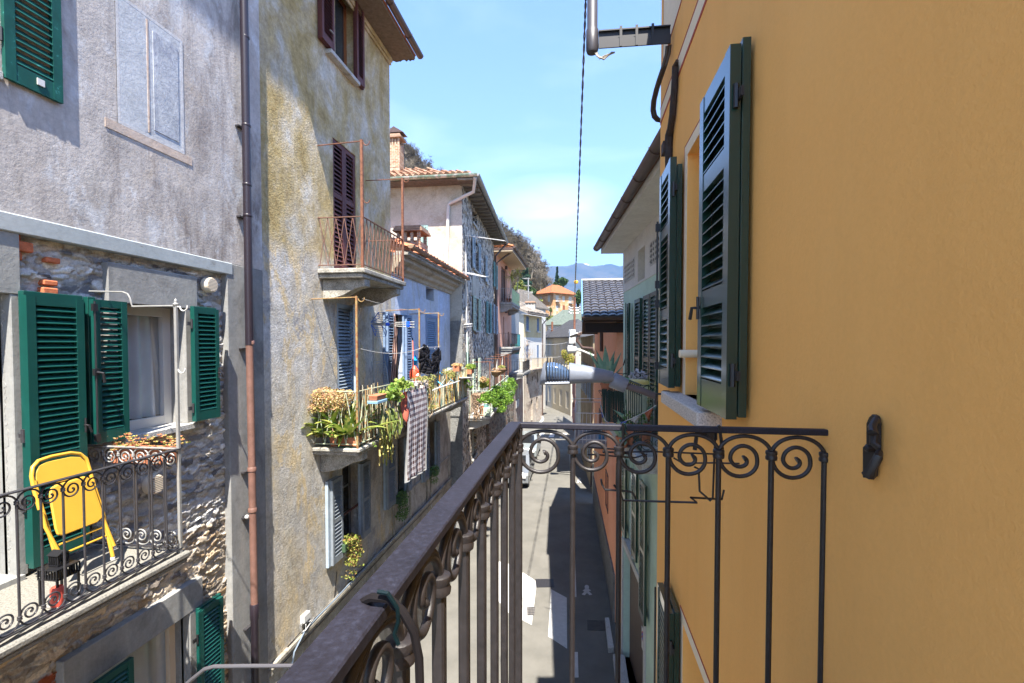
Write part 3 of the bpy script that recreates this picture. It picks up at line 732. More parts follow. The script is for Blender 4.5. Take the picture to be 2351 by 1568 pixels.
# cable tied over the rail, thin wires
cab = thing('cable_loop', 'black cable looped over the nearest handrail with a green tie', 'cable', (-.2, .5, zr))
mb = MB()
P = lambda x, y, Y: onY('D', x, y, Y)
mb.tube([P(788, 1520, .485), P(788, 1450, .485), P(808, 1402, .482), P(830, 1384, .455), P(855, 1372, .442), P(893, 1374, .44), P(925, 1405, .44), P(950, 1450, .445), P(962, 1510, .45), P(966, 1640, .45)], .0045, 8)
mb.build('cable', paint('cable_rubber', (.012, .010, .011), .8, .12), cab, smooth=True)
mb = MB(); mb.tube([P(868, 1358, .435), P(890, 1362, .433), P(912, 1395, .434), P(915, 1425, .436), P(905, 1455, .436), P(915, 1480, .436)], .0022, 6)
mb.build('tie', paint('tie_green', (.002, .010, .013), .4, .3), cab, smooth=True)
mb = MB(); q = [P(395, 1600, .62), P(440, 1560, .62), P(470, 1536, .62), P(492, 1530, .62), P(560, 1529, .63), P(745, 1528, .66)]
mb.tube(q, .0028, 8); tag(mb.build('bent_wire', paint('wire_dark', (.07, .065, .07), .4, .5), smooth=True), 'thin bent grey wire sticking out from the handrail at the bottom edge', 'wire')
hold = thing('planter_holder', 'black bent wire planter holder hooked over the railing scrolls', 'wire holder', (.3, 1.6, zr))
H = lambda x, y, k=.0: onY('R8', x, y, 1.60 + k)
mb = MB()
mb.tube([H(378, 140, -.06), H(385, 150, -.06), H(398, 250, -.03), H(405, 310, -.02)], .005, 6)
mb.tube([H(382, 300, 0), H(20, 286, 0), H(-260, 290, 0), H(-260, 282, .1), H(-100, 300, .15)], .003, 6)
mb.tube([H(495, 352, 0), H(355, 348, .05), H(180, 350, .1), H(130, 320, .1)], .003, 6)
mb.tube([H(245, 370, 0), H(270, 382, 0), H(275, 505, 0), H(335, 558, 0), H(348, 540, 0), H(362, 175, -.03)], .0035, 6)
mb.tube([H(410, 498, .1), H(398, 550, .1), H(225, 540, 0), H(262, 568, .0), H(-20, 560, .0), H(-150, 556, .0), H(-160, 520, .0), H(-200, 470, .0)], .0035, 6)
mb.build('frame', M['black_iron'], hold, smooth=True)
h2 = lambda x, y, k=.0: onY('S2', x, y, 1.60 + k)
mb = MB(); mb.tube([h2(398, 690, -.07), h2(405, 700, -.07), h2(408, 900, -.04), h2(375, 1120, -.02)], .0045, 6)
mb.tube([h2(335, 1150, 0), h2(330, 1380, 0), h2(350, 1500, 0)], .003, 6); mb.tube([h2(155, 1330, 0), h2(165, 1390, 0), h2(200, 1450, 0), h2(480, 1470, 0), h2(520, 1490, 0), h2(555, 1560, 0)], .0035, 6)
mb.tube([h2(0, 965, 0), h2(130, 975, 0), h2(320, 990, 0)], .003, 6); mb.tube([h2(0, 1050, 0), h2(100, 1050, 0), h2(330, 1070, 0), h2(540, 1085, .1), h2(680, 1045, .1)], .003, 6)
mb.build('hook', M['black_iron'], hold, smooth=True)
mb = MB(); mb.tube([h2(405, 690, -.08), h2(425, 700, -.08), h2(440, 740, -.07), h2(430, 790, -.06), h2(450, 820, -.06)], .003, 6); mb.build('wire_tie', paint('tie_teal', (.01, .04, .04), .3, .6), hold, smooth=True)
# ================================================================== near grey house on the left
LF = Fr((-4.2, 0), (0, 1), (1, 0))
M['lav_plaster'] = plaster('grey_violet_plaster', [(.41, .37, .34), (.49, .455, .43), (.54, .515, .49)], big=.7,
    stains=(((.22, .19, .175), (1.6, 1.6, .55), .50, .66), ((.55, .55, .56), (2.6, 2.6, 1.4), .53, .62), ((.50, .42, .34), (1.1, 1.1, .8), .56, .72)), streak=((.22, .19, .18), .6), grain=.7, bumpd=.007, dirt=.18)
M['cement'] = plaster('grey_cement', [(.22, .22, .215), (.30, .30, .29)], big=1.6, stains=(((.15, .145, .14), (2, 2, 1.2), .52, .7),), streak=((.40, .38, .34), .5), grain=.5, bumpd=.005, dirt=.14)
M['cement_light'] = plaster('light_cement', [(.26, .26, .25), (.32, .32, .305)], big=1.6, grain=.6, bumpd=.006, dirt=.12)
M['band'] = plaster('band_cement', [(.32, .36, .38), (.38, .41, .42)], big=2, stains=(((.20, .19, .17), (3, 3, 8), .58, .7),), grain=.4, bumpd=.003, dirt=.1)
g = thing('grey_house', 'tall grey plastered house with a rubble stone lower storey and green shutters at left', 'house', (-4.2, 3, 0))
SP = LF.S('D', 523)      # pilaster left side
ZB = LF.Z('A', 1310, 1500)
sY = 5.96
zt1 = LF.Z('A', 200, 290)
win = (LF.S('B', 800), LF.S('B', 1172), LF.Z('B', 1200, 1082), LF.Z('B', 1000, 352))
door = (1.9, LF.S('B', 78), 5.82, LF.Z('B', 78, 275))
lw = (3.55, LF.S('C', 1165), 2.6, LF.Z('C', 1165, 1152))
tw = (1.9, LF.S('A', 28), LF.Z('A', 28, 425), 12.2)
RS = -.07   # stone face set back from the plaster above
mb = MB(); mb.wall(LF, -3, sY, ZB, 15.2, [tw], 0); mb.build('upper_wall', M['lav_plaster'], g)
mb = MB(); mb.box(LF, -3, SP + .09, ZB - .14, ZB - .0, -.2, .012); mb.build('band', M['band'], g, bevel=.008)
mb = MB(); mb.box(LF, SP, sY, 0, ZB - .001, -.45, .004); mb.build('pilaster', M['cement'], g, bevel=.01)
ops = [win, door, lw]
M['brick_red'] = paint('brick_red', (.50, .15, .07), .9, .15, amt=.3, scale=25, bump=.006, bscale=60)
st = rubble_relief('stone_wall', LF, 2.45, SP + .03, 2.6, ZB - .12, RS - .02, .0115, ops, g, seed=4, sx=.14, sz=.046, amp=.032, mortar_w=.16, brick=lambda s, z: (s < 3.45) & (z < 4.9))
for i, (r, x0, x1, y0, y1) in enumerate((('A', -60, 118, 1300, 1362), ('A', -60, 12, 1352, 1408), ('A', 16, 184, 1356, 1416), ('A', -60, 128, 1410, 1458), ('A', -30, 20, 1458, 1512), ('A', 26, 72, 1456, 1512), ('B', 290, 380, 40, 75), ('B', 268, 360, 184, 218), ('B', 260, 358, 232, 272))):
    s_, z_ = LF.at(r, x0, (y0 + y1) / 2, -.04); s2_, _ = LF.at(r, x1, (y0 + y1) / 2, -.04); hh = (LF.Z(r, x0, y0, -.04) - LF.Z(r, x0, y1, -.04)) / 2
    mb = MB(); mb.box(LF, s_, s2_, z_ - hh, z_ + hh, -.1, -.035 + .006 * (i % 3)); mb.build('brick', M['brick_red'], g, bevel=.008)
mb = MB()
for p in ops:
    a, b, c, d = p
    mb.box(LF, a - .1, a, c - .05, d + .05, -.5, RS - .03); mb.box(LF, b, b + .1, c - .05, d + .05, -.5, RS - .03); mb.box(LF, a, b, d, d + .1, -.5, RS - .03)
mb.box(LF, -3, 2.46, 0, ZB - .14, -.45, RS); mb.box(LF, 2.46, SP, 0, 2.61, -.45, RS)
mb.box(LF, 2.46, SP, 2.6, ZB - .1, -1.2, -1.1)
mb.build('wall_core', M['cement'], g)
# cement surrounds
def ring(a, b, c, d, w, o1, mat, parent, bot=True, o0=RS - .06, wt=None):
    mb = MB(); wt = wt or w
    mb.box(LF, a - w, a, c, d, o0, o1); mb.box(LF, b, b + w, c, d, o0, o1); mb.box(LF, a - w, b + w, d, d + wt, o0, o1 + .003)
    if bot: mb.box(LF, a - w, b + w, c - w, c, o0, o1 + .003)
    return mb.build('surround', mat, parent, bevel=.006)
ring(win[0], win[1], win[2], win[3], LF.S('B', 1248) - LF.S('B', 1172), -.012, M['cement'], g, bot=False, wt=.36)
ring(lw[0], lw[1], lw[2], lw[3], LF.S('C', 1250) - LF.S('C', 1165), -.012, M['cement'], g, bot=False, wt=.32)
ring(door[0], door[1], door[2], door[3], LF.S('B', 145) - LF.S('B', 78), -.008, M['cement_light'], g, bot=False, wt=.48)
# door recess: pale panelled leaf standing in the reveal
mb = MB(); mb.box(LF, door[0], door[1], door[2], door[3], -.30, -.26); mb.build('door', paint('pale_door', (.28, .31, .30), .5, .3, amt=.04), g)
mb = MB(); mb.box(LF, door[0], door[1] + .02, 5.80, 5.84, -.3, .03); mb.build('threshold', M['cement_light'], g)
w = window(g, LF, win[0] - .02, win[1], win[2], win[3] , -.20, M['white_frame'], curtain=True, mull=0, fw=.095)
w = window(g, LF, lw[0], lw[1], lw[2], lw[3], -.20, M['cream_frame'], curtain=True, mull=0, fw=.075)
w = window(g, LF, tw[0], tw[1], tw[2], tw[3], -.12, M['white_paint'], M['glass'], mull=0, fw=.12)
mb = MB(); mb.box(LF, win[0] - .1, win[1] + .09, win[2] - .06, win[2], -.2, .06); mb.build('sill', M['granite'], g, bevel=.005)
mb = MB(); mb.box(LF, tw[0], tw[1] + .02, tw[2] - .06, tw[2], -.1, .03); mb.build('sill', M['granite'], g, bevel=.005)
gp = M['green_paint']
# door shutter, folded back on the wall (two leaves lying on each other)
dz0, dz1 = LF.Z('C', 190, 850, .08), LF.Z('B', 190, 285, .08)
dsh = shutter('shutter', g, LF, LF.S('B', 535, .11) - LF.S('B', 175, .11), dz0, dz1, gp, th=.045, rails=(LF.Z('B', 500, 1270, .1), ), st=.062, pitch=.047, o0=.065, s0=LF.S('B', 172, .11), latch=(LF.S('B', 512, .1), LF.Z('B', 512, 1100, .1)), hinges=False)
mb = MB(); mb.box(LF, LF.S('B', 148, .05), LF.S('B', 520, .05), dz0 + .02, dz1 + .035, .01, .058); mb.build('folded_leaf', gp, dsh, bevel=.003)
for (x, y) in ((125, 390), (125, 1165), (125, 1600)):
    s_, z_ = LF.at('B', x, y, .0); mb = MB(); mb.box(LF, s_ - .01, s_ + .09, z_ - .014, z_ + .014, .0, .05); mb.tube([LF.p(s_ + .0, z_ - .05, .035), LF.p(s_ + .0, z_ + .05, .035)], .018, 8); mb.build('hinge', M['iron_grey'], dsh)
# window shutters
wz0_, wz1_ = LF.Z('B', 700, 1200, .12), LF.Z('B', 700, 318, .12)
lsh = shutter('shutter', g, LF, LF.S('B', 802, .12) - LF.S('B', 592, .12), wz0_, wz1_, gp, th=.045, rails=(), st=.055, pitch=.047, o0=.075, s0=LF.S('B', 592, .12), hinges=False)
mb = MB(); mb.box(LF, LF.S('B', 540, .05), LF.S('B', 590, .05), wz0_ + .0, wz1_ + .02, .025, .075); mb.build('rebate', gp, lsh, bevel=.003)
mb = MB(); s_ = LF.S('B', 596, .13); mb.tube([LF.p(s_, wz0_ + .02, .135), LF.p(s_, wz1_ - .02, .135)], .008, 6)
for q in (wz0_ + .06, (wz0_ + wz1_) / 2, wz1_ - .07): mb.box(LF, s_ - .02, s_ + .02, q - .03, q + .03, .12, .145)
mb.tube([LF.p(s_, (wz0_ + wz1_) / 2, .14), LF.p(s_ + .03, (wz0_ + wz1_) / 2 - .01, .17), LF.p(s_ + .04, (wz0_ + wz1_) / 2 - .09, .17)], .011, 7); mb.build('bolt', M['black_iron'], lsh)
rsh = shutter('shutter', g, LF, LF.S('B', 1378, .12) - LF.S('B', 1225, .12), LF.Z('B', 1300, 1062, .12), LF.Z('B', 1230, 362, .12), gp, th=.045, st=.052, pitch=.047, o0=.075, s0=LF.S('B', 1222, .12), latch=(LF.S('B', 1366, .12), LF.Z('B', 1366, 770, .12)), hmat=M['iron_grey'])
mb = MB(); mb.box(LF, LF.S('B', 1205, .05), LF.S('B', 1350, .05), LF.Z('B', 1300, 1062, .12), LF.Z('B', 1230, 362, .12) + .02, .03, .072); mb.build('rebate', gp, rsh, bevel=.003)
l2 = shutter('shutter', g, LF, LF.S('C', 1376, .12) - LF.S('C', 1225, .12), 2.6, LF.Z('C', 1376, 1040, .12), gp, th=.045, st=.052, pitch=.047, o0=.075, s0=LF.S('C', 1222, .12))
mb = MB(); mb.box(LF, LF.S('C', 1205, .05), LF.S('C', 1350, .05), 2.6, LF.Z('C', 1230, 1105, .05), .03, .072); mb.build('rebate', gp, l2, bevel=.003)
l3 = shutter('shutter', g, LF, .42, 2.6, LF.Z('C', 790, 1440, .12), gp, th=.045, st=.052, pitch=.047, o0=.075, s0=LF.S('C', 795, .12) - .42)
tl = shutter('shutter', g, LF, LF.S('A', 408, .1) - LF.S('A', 85, .1), LF.Z('A', 250, 520, .1), 12.1, M['green_old'], th=.03, st=.07, pitch=.055, o0=.012, s0=LF.S('A', 82, .05), latch=None, rails=())
mb = MB(); s_, z_ = LF.at('A', 268, 468, .1); mb.box(LF, s_ - .025, s_ + .025, z_ - .025, z_ + .025, .04, .05); mb.build('latch_plate', M['white_frame'], tl)
# painted blind window on the plaster
fp = thing('painted_window', 'faded pale painted rectangle of a blind window with an ochre sill line on the grey plaster', 'mural', tuple(LF.p(4.4, 10)))
pa = [LF.at('A', *q, .004) for q in ((668, 0), (1040, 235), (1045, 918), (672, 700))]
s0_, s1_ = pa[3][0], pa[1][0]; z0_ = pa[3][1]; z1_ = pa[1][1]
mb = MB(); mb.box(LF, s0_, s1_, z0_, z1_ - .0, 0, .004); mb.build('pale_field', plaster('pale_blue_plaster', [(.44, .46, .49), (.50, .52, .54)], big=1.5, stains=(((.38, .38, .40), (2, 2, 2), .5, .7),), grain=.6, bumpd=.006, dirt=.2), fp)
sm = LF.S('A', 868)
def rim(a, b, c, d, w, o):
    mb = MB(); mb.box(LF, a, a + w, c, d, 0, o); mb.box(LF, b - w, b, c, d, 0, o); mb.box(LF, a + w, b - w, c, c + w, 0, o); mb.box(LF, a + w, b - w, d - w, d, 0, o); return mb
rim(s0_, s1_, z0_, z1_, .03, .0048).build('border', plaster('pale_border', [(.50, .50, .51), (.54, .53, .53)], big=2, grain=.6, bumpd=.006, dirt=.15), fp)
mb = MB(); mb.box(LF, sm + .07, s1_ - .07, z0_ + .1, z1_ - .12, 0, .009); mb.build('dark_field', plaster('slate_plaster', [(.34, .36, .40), (.44, .46, .50)], big=2, stains=(((.26, .27, .34), (4, 4, 2.5), .50, .64), ((.48, .50, .53), (4, 4, 3), .52, .58)), grain=.7, bumpd=.007, dirt=.2), fp)
mb = MB(); mb.box(LF, sm, sm + .02, z0_ + .05, z1_ - .05, 0, .008); mb.box(LF, s0_ - .12, s1_ + .1, z0_ - .085, z0_ - .002, 0, .006); mb.build('ochre_line', plaster('ochre_line', [(.46, .35, .28), (.52, .44, .38)], big=3, stains=(((.50, .30, .22), (6, 6, 6), .58, .7),), grain=.6, bumpd=.006, dirt=.2), fp)
# round vent grilles
for (r, x, y, rad) in (('B', 1322, 220, .085), ('C', 975, 322, .095)):
    s_, z_ = LF.at(r, x, y); c = LF.p(s_, z_, -.06)
    mb = MB(); mb.lathe(c, [(rad, 0), (rad, .075), (rad * .93, .085), (rad * .86, .08)], 24, axis=LF.n)
    for i in range(9):
        z = -rad * .75 + rad * 1.5 * i / 8; w_ = math.sqrt(max(0, (rad * .85) ** 2 - z * z)); mb.box(LF, s_ - w_, s_ + w_, z_ + z - .0055, z_ + z + .0055, .0, .029)
    vg = mb.build('vent_grille', M['cream_frame'], g, smooth=True)
    mb = MB(); mb.lathe(c + LF.n * .0805, [(rad * .84, 0), (rad * .84, .004)], 24, axis=LF.n); mb.build('slots', M['iron_grey'], vg)
# cornice, roof above the frame
mb = MB(); mb.box(LF, -3.2, sY - .0, 15.2, 15.35, -6, .55); mb.extr([LF.p(-3.2, 15.35, .6), LF.p(-3.2, 15.35, -6), LF.p(-3.2, 17, -3)], LF.d * (sY + 3.2)); mb.build('roof', paint('roof_old', (.2, .12, .08), .9, .2), g)
# drain pipe on the joint of the two houses
pd = thing('drainpipe', 'long brown drainpipe running down between the grey house and the ochre house', 'drainpipe', tuple(LF.p(5.6, 0, .1)))
pts = [LF.at('D', x, y, .1) for x, y in ((560, 0), (566, 300), (570, 560), (574, 800), (577, 1050), (580, 1300), (581, 1410))]
s_ = sum(p[0] for p in pts) / len(pts)
q = lambda y: LF.Z('D', 572, y, .1)
mb = MB(); mb.tube([LF.p(pts[0][0] - .01, 15.0, .1), LF.p(s_, q(560), .1), LF.p(s_, q(792), .1)], .048, 14)
for y in (98, 296, 430, 500): mb.lathe(LF.p(s_, q(y), .1), [(.049, 0), (.053, .005), (.053, .03), (.049, .035)], 14)
mb.build('upper_pipe', M['pipe_brown'], pd, smooth=True)
mb = MB(); mb.tube([LF.p(s_, q(792), .1), LF.p(s_ + .02, q(1410), .1)], .044, 14)
for y in (792, 1085, 1180): mb.lathe(LF.p(s_ + .01, q(y), .1), [(.045, 0), (.052, .008), (.052, .05), (.045, .06)], 14)
mb.build('middle_pipe', M['pipe_copper'], pd, smooth=True)
mb = MB(); mb.lathe(LF.p(s_ + .02, q(1430), .1), [(.05, -3.2), (.05, -.02), (.056, 0), (.056, .18), (.05, .19)], 14); mb.build('cast_iron_foot', M['pipe_brown'], pd, smooth=True)
mb = MB()
for y in (296, 500, 800, 1085, 1190, 1450): mb.box(LF, s_ - .07, s_ + .07, q(y) - .008, q(y) + .008, .0, .05)
mb.build('pipe_clamp', M['iron_grey'], pd)
hk = thing('wall_hook', 'small iron hook with a white insulator on the grey pilaster', 'hook', tuple(LF.p(*LF.at('C', 1530, 525))))
c = LF.p(*LF.at('C', 1520, 525), .004); mb = MB(); mb.tube([c, c + LF.n * .06 + LF.d * .02, c + LF.n * .09 + LF.d * .05 - UP * .02, c + LF.n * .06 + LF.d * .07 - UP * .06], .008, 7); mb.build('hook', M['black_iron'], hk)
mb = MB(); mb.lathe(c + LF.n * .05, [(.018, -.01), (.026, 0), (.026, .02), (.015, .03)], 10, axis=LF.n); mb.build('insulator', M['white_frame'], hk)

# ------------------------------------------------------------------ its balcony
RB = .81; sC = LF.S('D', 405, RB)
zrt = LF.Z('D', 405, 1030, RB)
zf = 5.80
sl = thing('stone_balcony', 'stone balcony with iron scroll railing on the grey house, holding the yellow chair', 'balcony', tuple(LF.p(2.6, zf, .4)))
mb = MB()
def slab_pts(s0, s1, o1, z0, z1): return (s0, s1, z0, z1, RS, o1)
mb.box(LF, 1.0, sC + .06, zf - .05, zf, RS, RB + .05); mb.box(LF, 1.0, sC + .05, zf - .095, zf - .052, RS, RB + .03); mb.build('slab', [M['slab_top']], sl, bevel=.012)
mb = MB(); pf = [(0, 0), (.62, 0), (.66, -.05), (.6, -.14), (.45, -.2), (.3, -.28), (.12, -.36), (0, -.38)]
for s_ in (2.78,): mb.extr([LF.p(s_, zf - .097 + z, RS + o) for o, z in pf], LF.d * .28)
mb.build('bracket', M['slab'], sl, bevel=.01)
step = .1335
n_b = int((sC - 1.05) / step)
ig = M['iron_grey']
mb = MB(); mb.box(LF, sC - step * n_b, sC + .012, zrt - .010, zrt, RB - .018, RB + .018); mb.box(LF, RS and sC - .012, sC + .012, zrt - .011, zrt - .001, 0, RB - .019) if False else None
mb.build('handrail', ig, sl, bevel=.002)
mb = MB(); mb.box(LF, sC - .015, sC + .015, zrt - .010, zrt, RS, RB - .0185); mb.build('handrail', M['galv'], sl, bevel=.002)
zcT, zcB = zrt - .075, zf + .115
for i in range(n_b):
    s_ = sC - step * (i + 1)
    mb = MB(); mb.tube([LF.p(s_, zcB - .02, RB), LF.p(s_, zcT, RB)], .0075, 8); mb.build('baluster', ig, sl, smooth=True)
    F_ = lambda s, z: LF.p(s, z, RB); mb = MB(); scroll_bay(mb, F_, s_, step, zcB, zcB - (zf + .045), .0058, 7, sgn=-1, seg=36); collar(mb, LF.p(s_, zcB, RB), .013, .026, 8); mb.build('scroll', ig, sl, smooth=True); mb = MB()
    scroll_bay(mb, F_, s_, step, zcT, zrt - .01 - zcT, .0058, 7, seg=36)
    collar(mb, LF.p(s_, zcT, RB), .013, .026, 8); mb.build('scroll', ig, sl, smooth=True)
ns_ = 6; st2 = (RB - RS) / ns_
for i in range(ns_):
    o_ = RB - st2 * (i + 1)
    F_ = lambda o, z: LF.p(sC, z, o)
    if i < ns_ - 0:
        mb = MB(); mb.tube([LF.p(sC, zcB - .02, o_ + .002), LF.p(sC, zcT, o_ + .002)], .0075, 8); mb.build('baluster', ig, sl, smooth=True)
    mb = MB(); scroll_bay(mb, F_, o_, st2, zcT, zrt - .01 - zcT, .0058, 7, seg=36); mb.build('scroll', M['galv'], sl, smooth=True); mb = MB(); scroll_bay(mb, F_, o_, st2, zcB, zcB - (zf + .045), .0058, 7, sgn=-1, seg=36)
    mb.build('scroll', M['galv'], sl, smooth=True); mb = MB(); collar(mb, LF.p(sC, zcT, o_), .013, .026, 8); mb.build('collar', M['galv'], sl, smooth=True)
mb = MB(); mb.box(LF, 1.1, sC + .01, zf + .035, zf + .045, RB - .014, RB + .014); mb.box(LF, sC - .012, sC + .012, zf + .034, zf + .044, RS, RB - .015); mb.build('bottom_rail', ig, sl)
zp = LF.Z('B', 1110, 335, RB)
mb = MB(); mb.box(LF, sC - .012, sC + .012, zf, zp, RB - .012, RB + .012); mb.lathe(LF.p(sC, zp, RB), [(.02, -.02), (.024, -.005), (.012, .004), (.012, .025), (.003, .04)], 8); mb.build('post', M['galv'], sl, bevel=.002)
def hook(c, d, r=.03): return arc(c + d * r * 1.2 - UP * 0, r, math.pi, 2.15 * math.pi, 8, d, UP)
mb = MB(); mb.tube([LF.p(sC, zp - .03, RB + .01), LF.p(sC, zp - .03, RB + .04)] + arc(LF.p(sC, zp - .03, RB + .075), .035, math.pi, 2.1 * math.pi, 8, LF.n, UP), .006, 6)
c_ = LF.Z('B', 1135, 745, RB); mb.tube(arc(LF.p(sC, c_, RB + .045), .033, math.pi, 2.1 * math.pi, 8, LF.n, UP), .006, 6); mb.build('line_hook', M['white_paint'], sl, smooth=True)
mb = MB(); q = lambda x, y: onY('B', x, y, sC)
pts = [LF.p(sC, q(1100, 350).z, RB), q(960, 352), q(830, 354), q(822, 330), q(815, 300), q(800, 275), q(770, 263), q(700, 261), q(560, 258)]
mb.tube(pts, .007, 6); mb.build('line_arm', M['galv'], sl, smooth=True)

# ------------------------------------------------------------------ folded yellow chair
ch = thing('folding_chair', 'folded yellow metal chair leaning against the green door shutter', 'chair', tuple(LF.p(3.2, zf, .5)))
yl = paint('yellow_enamel', (.56, .31, .035), .35, .45, amt=.04)
oa, ob_ = .23, .50     # distance from the wall at the top and at the feet
z_t, z_b = LF.Z('C', 400, 125, oa), zf
def cq(x, y, k=0.0):
    o = oa
    for _ in range(4):
        s, z = LF.at('C', x, y, o); tt = (z_t - z) / (z_t - z_b); o = oa + (ob_ - oa) * tt + k
    return LF.p(s, z, o)
mb = MB()
mb.tube([cq(250, 480), cq(215, 360), cq(198, 270), cq(205, 215), cq(240, 175), cq(320, 148), cq(440, 125), cq(500, 130), cq(540, 160), cq(562, 230), cq(590, 330), cq(640, 480), cq(708, 775)], .0135, 10)
mb.build('back_frame', yl, ch, smooth=True)
mb = MB(); mb.tube([cq(215, 300), cq(250, 430), cq(300, 600), cq(352, 768)], .0135, 10); mb.tube([cq(262, 500, .02), cq(285, 590, .02), cq(378, 762, .02)], .012, 10); mb.build('leg', yl, ch, smooth=True)
mb = MB(); mb.tube([cq(565, 300, .02), cq(640, 520, .02), cq(716, 708, .02)], .013, 10); mb.build('leg', yl, ch, smooth=True)
bk = [cq(x, y, -.004) for x, y in ((222, 335), (220, 250), (240, 205), (290, 180), (440, 148), (500, 150), (530, 175), (556, 240))]
bk2 = [cq(x, y, -.004) for x, y in ((556, 245), (400, 300), (225, 340))]
mb = MB(); mb.extr(bk + [bk2[1]], LF.n * .008 - UP * .002); mb.build('backrest', yl, ch, bevel=.003)
sp = [cq(x, y, .016) for x, y in ((300, 400), (305, 350), (340, 325), (520, 270), (555, 285), (575, 340), (632, 500), (632, 530), (600, 560), (380, 645), (350, 640), (335, 600))]
mb = MB(); mb.extr(sp, LF.n * .02); mb.build('seat', yl, ch, bevel=.008)
mb = MB(); mb.tube([cq(372, 700), cq(648, 590)], .008, 8); mb.tube([cq(420, 748), cq(665, 645)], .008, 8); mb.build('crossbar', yl, ch, smooth=True)
mb = MB()
for x, y in ((352, 768), (378, 762), (708, 778), (716, 712)): mb.tube([cq(x, y), cq(x, y) - UP * .02], .016, 8)
mb.build('foot_cap', M['white_frame'], ch)
# lantern and red candle
ln = thing('lantern', 'small black slatted metal lantern table standing before the yellow chair', 'lantern', tuple(LF.p(3.2, zf, .6)))
lo = .62; s_, _ = LF.at('C', 375, 1000, lo); lz = zf
Z_ = lambda y: LF.Z('C', 375, y, lo)
mb = MB()
def cagebox(mb, s, o, w, z0, z1, r=.004, n=4):
    for a in (-w, w):
        for b in (-w, w): mb.box(LF, s + a - r, s + a + r, z0, z1, o + b - r, o + b + r)
    for i in range(1, n):
        t_ = -w + 2 * w * i / n
        for a in (-w, w): mb.box(LF, s + t_ - r * .7, s + t_ + r * .7, z0, z1, o + a - r, o + a + r); mb.box(LF, s + a - r, s + a + r, z0, z1, o + t_ - r * .7, o + t_ + r * .7)
    mb.box(LF, s - w - r, s + w + r, z1, z1 + .008, o - w - r, o + w + r); mb.box(LF, s - w - r, s + w + r, z0 - .008, z0, o - w - r, o + w + r)
cagebox(mb, s_, lo, .034, zf + .27, zf + .33); mb.build('top_cage', M['black'], ln)
mb = MB(); cagebox(mb, s_, lo, .075, zf + .19, zf + .25, .004, 7); mb.build('slatted_tray', M['black'], ln)
mb = MB(); mb.extr([LF.p(s_ - .045, zf + .338, lo - .045), LF.p(s_ + .045, zf + .338, lo - .045), LF.p(s_, zf + .365, lo - .045)], LF.n * .09); mb.build('cap', M['black'], ln)
for a in (-.07, .07):
    for b in (-.07, .07):
        mb = MB(); mb.box(LF, s_ + a - .006, s_ + a + .006, zf, zf + .19, lo + b - .006, lo + b + .006); mb.build('leg', M['black'], ln)
cd = MB(); cd.lathe(LF.p(LF.at('C', 358, 1000, .68)[0], zf + .012, .68), [(.036, 0), (.04, .02), (.037, .12), (.03, .13), (.024, .125)], 14); tag(cd.build('candle', paint('red_wax', (.62, .09, .06), .4, .4), smooth=True), 'stubby red candle standing on the stone balcony floor under the lantern', 'candle')
cd = MB(); cd.box(LF, s_ - .09, s_ + .13, zf, zf + .012, .60, .76); tag(cd.build('tray', M['galv'], bevel=.003), 'flat metal tray under the red candle', 'tray')
# succulent box on the side rail
pl = thing('planter_box', 'terracotta planter box of yellow-green and pink succulents behind the side railing', 'planter', tuple(LF.p(sC + .1, zrt, .4)))
mb = MB(); mb.box(LF, sC + .02, sC + .16, zrt - .16, zrt - .02, .12, .68); mb.build('box', M['terracotta'], pl, bevel=.006)
rg = random.Random(3); mb = MB()
M['succulent'] = leafm('succulent_leaf', [(.45, .42, .10), (.30, .38, .10), (.62, .50, .20), (.62, .22, .14), (.5, .16, .10)], transl=.2)
for i in range(85):
    c = LF.p(sC + .09 + rg.uniform(-.11, .12), zrt + rg.uniform(-.04, .08), rg.uniform(.08, .76))
    for k in range(9):
        d = Vector((math.cos(k * 2.4), math.sin(k * 2.4), .35 + k * .05)).normalized(); leaf(mb, rg, c + d * .012, .026, .5, d=d)
mb.build('succulents', M['succulent'], pl)
# ================================================================== ochre house
s1y = LF.S('T', 985)
M['ochre_old'] = plaster('weathered_ochre', [(.41, .395, .37), (.50, .48, .45), (.57, .56, .54)], big=.55,
    zones=((8.95, .10, [(.34, .25, .11), (.42, .325, .155), (.48, .40, .26), (.56, .53, .46)]),),
    stains=(((.60, .48, .30), (2.3, 2.3, 1.1), .52, .57), ((.34, .335, .34), (2.0, 2.0, 1.2), .54, .60), ((.58, .57, .56), (3.1, 3.1, 1.9), .56, .62), ((.50, .41, .27), (1.4, 1.4, .6), .48, .70), ((.50, .47, .40), (2.4, 2.4, 1.3), .52, .68), ((.46, .46, .47), (1.1, 1.1, .5), .56, .74), ((.22, .17, .09), (1.2, 1.2, .5), .56, .74)), streak=((.55, .52, .46), .45), grain=.9, bumpd=.022, dirt=.32)
oh = thing('ochre_house', 'narrow tall ochre plastered house with brown shutters and two balconies', 'house', tuple(LF.p(8, 0)))
zE = LF.Z('T', 985, 425)
tw_ = (LF.S('T', 615), LF.S('T', 748), LF.Z('T', 690, 530) , LF.Z('T', 748, 70))
bz = LF.Z('E', 420, 405) ; bd = (LF.S('T', 590), LF.S('T', 748), 8.8, LF.Z('T', 590, 965))
zf2 = 5.95
dd1 = (LF.S('E', 345), LF.S('E', 480), zf2, LF.Z('E', 350, 632))
lw1 = (LF.S('F', 372), LF.S('F', 500), LF.Z('F', 440, 1090), LF.Z('F', 450, 520))
ledge = LF.Z('F', 700, 1085)
mb = MB(); mb.wall(LF, sY, s1y, 0, zE, [tw_, lw1, (dd1[0], dd1[1], dd1[2], dd1[3], .1), bd + (.1,)], 0)
mb.build('wall', M['ochre_old'], oh)
